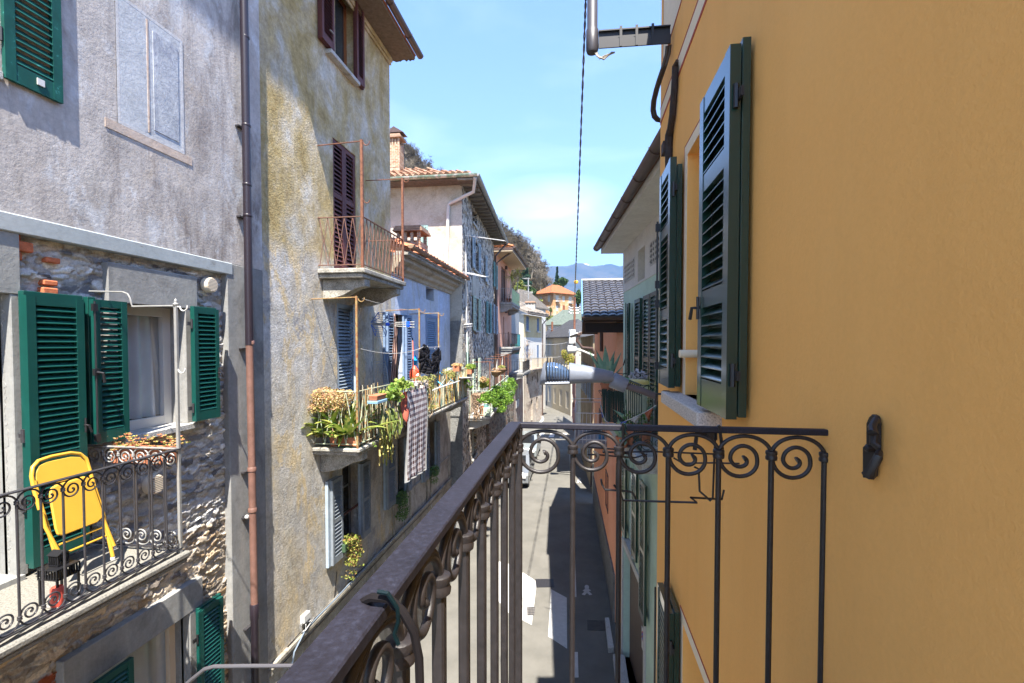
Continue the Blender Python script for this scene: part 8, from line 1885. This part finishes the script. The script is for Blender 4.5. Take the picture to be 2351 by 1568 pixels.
def mpoly(r, pts): mk.poly([G(r, x, y) for x, y in pts])
mpoly('R5', ((462, 998), (558, 1050), (560, 1360), (445, 1285)))
mpoly('R5', ((118, 868), (140, 830), (190, 835), (316, 912), (376, 952), (345, 1215), (315, 1200), (200, 1140), (118, 1040)))
mpoly('R5', ((40, 760), (68, 745), (68, 800), (45, 830)))
mpoly('R5', ((592, 1380), (625, 1380), (630, 1535), (593, 1535)))
mpoly('R5', ((575, 180), (586, 180), (617, 1046), (598, 1046)))
for a in ((272, 988, 340, 1022), (375, 985, 450, 1042), (490, 998, 575, 1050)):
    mpoly('R4', ((a[0] + 30, a[1]), (a[2], a[1]), (a[2] - 18, a[3]), (a[0], a[3])))
for a in ((300, 617), (358, 613), (425, 625)): mpoly('R4', ((a[0], a[1]), (a[0] + 32, a[1]), (a[0] + 46, a[1] + 17), (a[0] + 12, a[1] + 17)))
def strip(r, pts, w):
    P = [G(r, *q) for q in pts]
    for a, b in zip(P, P[1:]): n = (b - a).cross(UP).normalized() * w / 2; mk.poly([a - n, b - n, b + n, a + n])
strip('R4', ((402, 500), (392, 545), (398, 590), (425, 625), (510, 690), (620, 778)), .22)
strip('R4', ((240, 912), (300, 880), (318, 850), (300, 812)), .25)
tag(mk.build('road_marking', wp), kind='structure')
mk = MB()
def figure(r, cx, cy, k):
    P = lambda x, y: G(r, cx + x * k, cy + y * k, .006)
    def seg(a, b, w=.05): A, B = P(*a), P(*b); n = (B - A).cross(UP).normalized() * w; mk.poly([A - n, B - n, B + n, A + n])
    c = P(0, -1.0); mk.poly([c + Vector((.07 * math.cos(i * .5236), .14 * math.sin(i * .5236), 0)) for i in range(12)])
    seg((0, -.7), (0, .1), .06); seg((0, .0), (-.9, .9)); seg((0, .0), (1.0, .9)); seg((0, -.6), (-.8, .0), .035); seg((0, -.6), (.8, -.1), .035)
figure('R5', 680, 1010, 25); figure('R5', 635, 338, 14)
tag(mk.build('pedestrian_symbol', wp), kind='structure')
def plate(name, label, r, pts, mat, h=.006, grate=0, cat='manhole cover'):
    P = [G(r, x, y, .004) for x, y in pts]; mb = MB(); mb.extr(P, UP * h); o = thing(name, label, cat, tuple((P[0] + P[2]) / 2)); mb.build('frame', mat, o)
    mb = MB()
    for i in range(grate):
        for (a, b, c, d) in ((P[0], P[1], P[3], P[2]),):
            u = (i + .5) / grate; x = a.lerp(b, u); y = c.lerp(d, u); mb.beam(x + UP * (h + .004), y + UP * (h + .004), .012, .006)
            x = a.lerp(c, u); y = b.lerp(d, u); mb.beam(x + UP * (h + .006), y + UP * (h + .006), .012, .006)
    if grate: mb.build('bars', M['iron_grey'], o)
plate('drain_grate', 'blue-grey mesh grate in the road at the edge of the shadow', 'R5', ((366, 938), (476, 936), (482, 986), (372, 988)), M['black'], grate=12, cat='grate')
plate('manhole_cover', 'square dark manhole cover near the kerb on the right', 'R5', ((682, 1187), (790, 1190), (797, 1250), (684, 1247)), paint('manhole', (.07, .065, .06), .8, .3, amt=.2), grate=0)
plate('gully_grate', 'small storm drain grate interrupting the white road marking', 'R5', ((316, 1108), (366, 1106), (360, 1158), (318, 1160)), paint('manhole2', (.14, .13, .12), .8, .3, amt=.2), grate=5, cat='grate')
mb = MB(); P = [G('R5', x, y, 0) for x, y in ((790, 1200), (815, 1200), (845, 1385), (810, 1388))]; mb.extr(P, UP * .14); tag(mb.build('kerb', M['granite'], bevel=.01), kind='structure')
mb = MB(); mb.boxv((.82, 10.4, 0), (1.1, 11.6, .16)); tag(mb.build('doorstep', M['granite'], bevel=.01), 'pale stone step before the brown garage door of the green house', 'step')

# terrain
pfx = [-400, -120, -56, -34, -24, -17.6, -12.1, -9, -4, 0, 8, 30, 200]; pfz = [150, 70, 40, 28, 23, 19, 15, 13.5, 13, 12.6, 11, 6, 0]
rfx = [-400, -120, -70, -29.3, -21.8, -18, -15.8, -12.6, -10.7, -6, 0, 30]; rfz = [190, 110, 78, 43, 38, 34, 30.5, 26, 21, 16, 13, 6]
def hill(x, y):
    k = min(1, max(0, (y - 62) / 85)); k = k * k * (3 - 2 * k)
    xe = x
    z = float(np.interp(xe, pfx, pfz)) * k
    k2 = min(1, max(0, (y - 152) / 33)); z = z * (1 - k2) + max(z, float(np.interp(x * 185 / max(y, 185), rfx, rfz)) * (y / 185 if y > 185 else 1)) * k2
    if x < -12 and y < 150: z = max(z, float(np.interp(x, [-200, -60, -25, -12], [70, 22, 6, 0])) * min(1, max(0, (y - 30) / 40)))
    return z * (1 if y < 260 else max(0, 1 - (y - 260) / 400))
_r = random.Random(2)
mb = MB(); mb.grid(lambda u, v: Vector((-260 + 420 * u, 40 + 560 * v, hill(-260 + 420 * u, 40 + 560 * v) + (vn := float(fbm(np.array([u * 60.]), np.array([v * 60.]), 3, 7)[0]) - .5) * 1.4 - .3)), 84, 110)
t = NT('hillside', .95, .1); c = t.ramp(t.noise(.08, 9, .7), [(.35, (.055, .06, .025)), (.5, (.095, .08, .05)), (.62, (.12, .10, .07)), (.7, (.06, .075, .03))]); t.col(c); t.bump(t.noise(.8, 8, .8), 1, .8)
tag(mb.build('hillside', t.m, smooth=True), kind='structure')
mtx = [(-7000, 470), (-3000, 700), (900, 655), (1150, 630), (1215, 622), (1262, 611), (1300, 612), (1325, 605), (1345, 606), (1362, 613), (1385, 609), (1400, 606), (1420, 612), (1445, 610), (1520, 600), (1700, 620), (2500, 560), (5000, 650)]
mxs = [q[0] for q in mtx]; mys = [q[1] for q in mtx]
YM = 6500.
def mtn(u, v):
    X = -7000 + 12000 * u; Y = 3600 + 5200 * v
    px_ = IW / 2 + FPX * math.tan(math.atan2(X, YM) + YAW)
    top = (787.5 - float(np.interp(px_, mxs, mys))) / FPX * YM
    k = 1 - abs(Y - YM) / (YM - 3600); k = max(0, k) ** 1.25
    n = float(fbm(np.array([X / 520.]), np.array([Y / 700.]), 5, 3)[0]) - .5
    r = abs(float(fbm(np.array([X / 900. + 9]), np.array([Y / 900.]), 4, 5)[0]) - .5) * 2
    return Vector((X, Y, -.5 + top * k * (1 + (n * .55 - r * .3) * (1 - k) * 1.6 + n * .05)))
mb = MB(); mb.grid(mtn, 230, 54)
t = NT('mountain', .95, .1)
sn = t.math('ADD', t.math('MULTIPLY', t.z(), .0016), t.noise(.0035, 9, .7))
c = t.mix(t.ramp(sn, [(1.93, 0.0), (2.0, 1.0)]) if False else t.ramp(t.math('SUBTRACT', sn, 1.25), [(.98, 0.0), (1.0, 1.0)]), t.ramp(t.noise(.004, 8, .7), [(.4, (.035, .045, .035)), (.6, (.085, .08, .06))]), (.7, .72, .75))
t.col(c); tag(mb.build('mountain', t.m, smooth=True), kind='structure')

# ------------------------------------------------------------------ trees
def branches(mb, rng, p, d, L, r, depth, spread=.5, twig=None, nseg=3, up=.12):
    pts = [p.copy()]; cur = p.copy(); dd = d.copy()
    for i in range(nseg):
        dd = (dd + Vector((rng.gauss(0, .12), rng.gauss(0, .12), rng.gauss(up, .08)))).normalized(); cur = cur + dd * (L / nseg); pts.append(cur.copy())
    mb.tube(pts, [r * (1 - .45 * i / nseg) for i in range(nseg + 1)], 5 if depth > 1 else 3, cap=False)
    if depth <= 0:
        if twig: twig(cur, dd, L)
        return
    for k in range(rng.choice((2, 3, 3)) + (depth > 2)):
        b = pts[rng.randint(1, nseg)] if k else pts[-1]
        nd = (dd + Vector((rng.gauss(0, spread), rng.gauss(0, spread), rng.gauss(.08, spread * .6)))).normalized()
        branches(mb, rng, b, nd, L * rng.uniform(.6, .8), r * .55, depth - 1, spread, twig, nseg, up)
def bare_proto(seed, h, depth=5):
    rng = random.Random(seed); mb = MB()
    def tw(c, d, L):
        for k in range(6):
            nd = (d + Vector((rng.gauss(0, .7), rng.gauss(0, .7), rng.gauss(.1, .5)))).normalized(); s = nd.orthogonal().normalized() * h * .0035; q = c + nd * h * rng.uniform(.06, .13); mb.poly([c - s, c + s, q])
    branches(mb, rng, Vector((0, 0, 0)), UP, h * .34, h * .02, depth, .42, tw)
    return mb
bark = paint('bare_bark', (.085, .070, .048), .95, .1, amt=.25, scale=.7); bark_g = paint('grey_bark', (.17, .145, .115), .95, .1, amt=.2, scale=2)
protos = [bare_proto(s, 1.0, 4) for s in (1, 2, 3, 4)]
PV = [np.array(m.v) for m in protos]
def scatter(name, mat, spots, label=None, P=protos, V=PV):
    mb = MB()
    for (x, y, h, a, i) in spots:
        c, s = math.cos(a), math.sin(a); v = V[i]; b = len(mb.v); z = hill(x, y) - .3
        X = v[:, 0] * c - v[:, 1] * s; Y = v[:, 0] * s + v[:, 1] * c
        mb.v += list(map(tuple, np.stack([X * h + x, Y * h + y, v[:, 2] * h + z], 1))); mb.f += [tuple(b + k for k in f) for f in P[i].f]; mb.m += [0] * len(P[i].f)
    return mb.build(name, mat)
rg = random.Random(21); sp = []
for i in range(620):
    y = 100 + 105 * rg.random() ** .7; r_ = rg.uniform(-.40, -.05); x = r_ * y
    if -17 < x < 1 and y < 166: continue
    if x > -.075 * y and rg.random() < .6: continue
    sp.append((x, y, rg.uniform(7, 12), rg.uniform(0, 6.3), rg.randrange(4)))
tag(scatter('hillside_wood', bark, sp), 'leafless brown wood covering the hillside behind the houses', 'woodland', kind='stuff')
# undergrowth
M['ever'] = leafm('evergreen_leaf', [(.020, .045, .015), (.035, .075, .02), (.06, .11, .03), (.10, .15, .04)], transl=.15)
M['ever_y'] = leafm('yellowgreen_leaf', [(.06, .10, .02), (.12, .16, .03), (.20, .22, .05), (.28, .26, .07)], transl=.25)
M['conifer'] = leafm('conifer_leaf', [(.012, .035, .022), (.02, .055, .032), (.04, .08, .045)], transl=.08)
def crown(mb, rng, c, R, H, n, sz, shape='round', lumps=9):
    """leaf clumps spread over an uneven crown"""
    for i in range(lumps):
        if shape == 'cone':
            t_ = (i + .5) / lumps; a = rng.uniform(0, 6.28); rr = R * (1 - t_) * .75
            q = (c[0] + math.cos(a) * rr * rng.uniform(.3, 1), c[1] + math.sin(a) * rr * rng.uniform(.3, 1), c[2] + H * (t_ * 2 - 1)); k = (R * (1 - t_ * .85) * .62, R * (1 - t_ * .85) * .62, H / lumps * 2.0)
        else:
            d = Vector((rng.gauss(0, 1), rng.gauss(0, 1), rng.gauss(.1, .8))).normalized() * rng.uniform(.35, .75)
            q = (c[0] + d.x * R, c[1] + d.y * R, c[2] + d.z * H); k = (R * rng.uniform(.3, .5),) * 2 + (H * rng.uniform(.28, .42),)
        leaves(mb, rng, q, k, n // lumps, sz, shell=.45)
def tree(name, label, base, H, R, mat, n=900, sz=.45, shape='round', trunk=.2, z0=.35, bark_=None, lumps=12, group=None, seed=0):
    rng = random.Random(seed + int(abs(base[0]) * 7)); z = base[2] if len(base) > 2 else hill(base[0], base[1]) - .3
    t_ = thing(name, label, 'tree', (base[0], base[1], z), group)
    mb = MB(); b = Vector((base[0], base[1], z)); mb.tube([b, b + UP * H * .5, b + UP * H * .9], [trunk, trunk * .6, trunk * .15], 6)
    for k in range(5): d = Vector((rng.gauss(0, 1), rng.gauss(0, 1), .6)).normalized(); q = b + UP * H * rng.uniform(.3, .6); mb.tube([q, q + d * R * .7], [trunk * .35, trunk * .1], 4)
    mb.build('trunk', bark_ or bark, t_)
    mb = MB(); crown(mb, rng, (b.x, b.y, z + H * (z0 + (1 - z0) / 2)), R, H * (1 - z0) / 2, n, sz, shape, lumps); mb.build('crown', mat, t_); return t_
def at_y(r, x, yt, Y): p = onY(r, x, yt, Y); return p
def tree_px(name, label, r, x, ytop, ybase, Y, wpx, mat, **k):
    a = onY(r, x, ytop, Y); b = onY(r, x, ybase, Y); w = abs(onY(r, x + wpx / 2, ytop, Y).x - a.x)
    return tree(name, label, (a.x, Y, b.z), a.z - b.z, w, mat, **k)
tree_px('cypress', 'slender dark cypress standing above the orange villa', 'R3', 467, 312, 480, 165, 42, M['conifer'], n=1500, sz=.7, shape='cone', z0=.02, lumps=16)
tree_px('magnolia', 'dense glossy evergreen tree beside the cypress above the villa', 'R3', 532, 410, 540, 163, 105, M['ever'], n=1500, sz=.8, z0=.1, lumps=12)
tree_px('magnolia', 'lower evergreen tree left of the cypress behind the villa roof', 'R3', 452, 445, 540, 163, 60, M['ever'], n=600, sz=.8, z0=.1, lumps=8)
tree_px('cedar', 'tall dark blue-green cedar left of the orange villa', 'R2', 925, 155, 430, 112, 150, M['conifer'], n=3000, sz=.7, shape='cone', z0=.05, lumps=16)
tree_px('evergreen_tree', 'bright green broad tree below the dark cedar', 'R2', 870, 300, 520, 100, 130, M['ever_y'], n=2400, sz=.5, z0=.05, lumps=14)
tree_px('evergreen_tree', 'mid green tree between the cedar and the villa', 'R2', 975, 340, 540, 105, 110, M['ever'], n=1800, sz=.5, z0=.05, lumps=12)
tree_px('bay_tree', 'round green shrub left of the villa wall', 'R2', 1060, 505, 575, 118, 90, M['ever_y'], n=700, sz=.5, z0=.0, lumps=8)
tree_px('topiary', 'clipped ball shaped tree below the villa', 'R3', 400, 728, 812, 110, 55, M['ever_y'], n=900, sz=.3, z0=.15, lumps=6)
tree_px('garden_tree', 'green garden shrub beneath the villa terrace', 'R3', 400, 800, 900, 104, 120, M['ever_y'], n=900, sz=.45, z0=.0, lumps=8)
tree_px('garden_tree', 'dark green tree between the pole and the tiled roof', 'R3', 695, 500, 760, 120, 90, M['ever'], n=1600, sz=.6, z0=.0, lumps=12)
tree_px('garden_tree', 'yellow-green shrub below the dark tree beside the tiled roof', 'R3', 700, 740, 850, 100, 60, M['ever_y'], n=700, sz=.4, z0=.0, lumps=8)
for i, (x, yt, yb, Y, h) in enumerate(((1075, 170, 430, 120, 1), (1040, 40, 300, 140, 1), (985, -20, 300, 130, 1), (1180, 270, 440, 128, 1), (1130, 200, 420, 135, 1))):
    a = onY('R2', x, yt, Y); b = onY('R2', x, yb, Y); hh = a.z - b.z
    o = MB(); o.v = [tuple(q) for q in (PV[i % 4] * hh + np.array([a.x, Y, b.z]))]; o.f = protos[i % 4].f; o.m = protos[i % 4].m
    tag(o.build('bare_tree', bark_g), ('pale grey leafless tree right of the cedar', 'tall leafless tree on the ridge above the cedar', 'leafless tree on the ridge beside the stone house gutter', 'small leafless tree left of the cypress', 'leafless tree halfway down the ridge')[i], 'tree')
for i in range(2):
    p = onY('D', (940, 975)[i], 408, 40); q = onY('D', (940, 975)[i], (366, 385)[i], 40); hh = (q.z - p.z) + 3
    o = MB(); o.v = [tuple(q_) for q_ in (PV[i] * hh * 1.1 + np.array([p.x, 40, p.z - 3]))]; o.f = protos[i].f; o.m = protos[i].m
    o2 = o.build('bare_tree', bark_g); tag(o2, ('leafless tree behind the tall chimney above the tiled roof', 'smaller leafless tree right of the chimney tree behind the roof')[i], 'tree')
# retaining wall and scrub on the slope behind the corner house
mb = MB(); a = onY('R2', 1085, 800, 75); mb.boxv((-9.5, 75, 0), (-4.6, 76, onY('R2', 1150, 880, 75).z)); tag(mb.build('retaining_wall', M['rubble_low']), 'rough stone retaining wall on the slope behind the bend', 'wall')
mb = MB(); rg = random.Random(5)
for i in range(260):
    y = rg.uniform(130, 195); x = rg.uniform(-.22, -.05) * y
    if not (x > -17 and y < 166): leaves(mb, rg, (x, y, hill(x, y) + .8), (2.4, 1.6, 1.8), 70, .55, shell=.3)
for i in range(60): 
    y = rg.uniform(66, 98); x = rg.uniform(-.115, -.06) * y; leaves(mb, rg, (x, y, rg.uniform(1, 8) if y < 76 else hill(x, y) + rg.uniform(0, 1.5)), (1.0, .8, .9), 60, .3, shell=.3)
tag(mb.build('scrub', leafm('scrub_leaf', [(.16, .14, .06), (.20, .20, .05), (.10, .13, .03), (.26, .22, .12)])), kind='stuff')

hm_ = bpy.data.materials.new('air'); hm_.use_nodes = True; ht = hm_.node_tree; ht.nodes.clear(); pv = ht.nodes.new('ShaderNodeVolumePrincipled'); ho = ht.nodes.new('ShaderNodeOutputMaterial'); ht.links.new(pv.outputs[0], ho.inputs['Volume'])
pv.inputs['Color'].default_value = (.16, .32, .62, 1); pv.inputs['Density'].default_value = 1.5e-4; pv.inputs['Anisotropy'].default_value = .1
mb = MB(); mb.boxv((-9500, -2500, -1.2), (9500, 12500, 1250)); tag(mb.build('haze', hm_), kind='stuff')
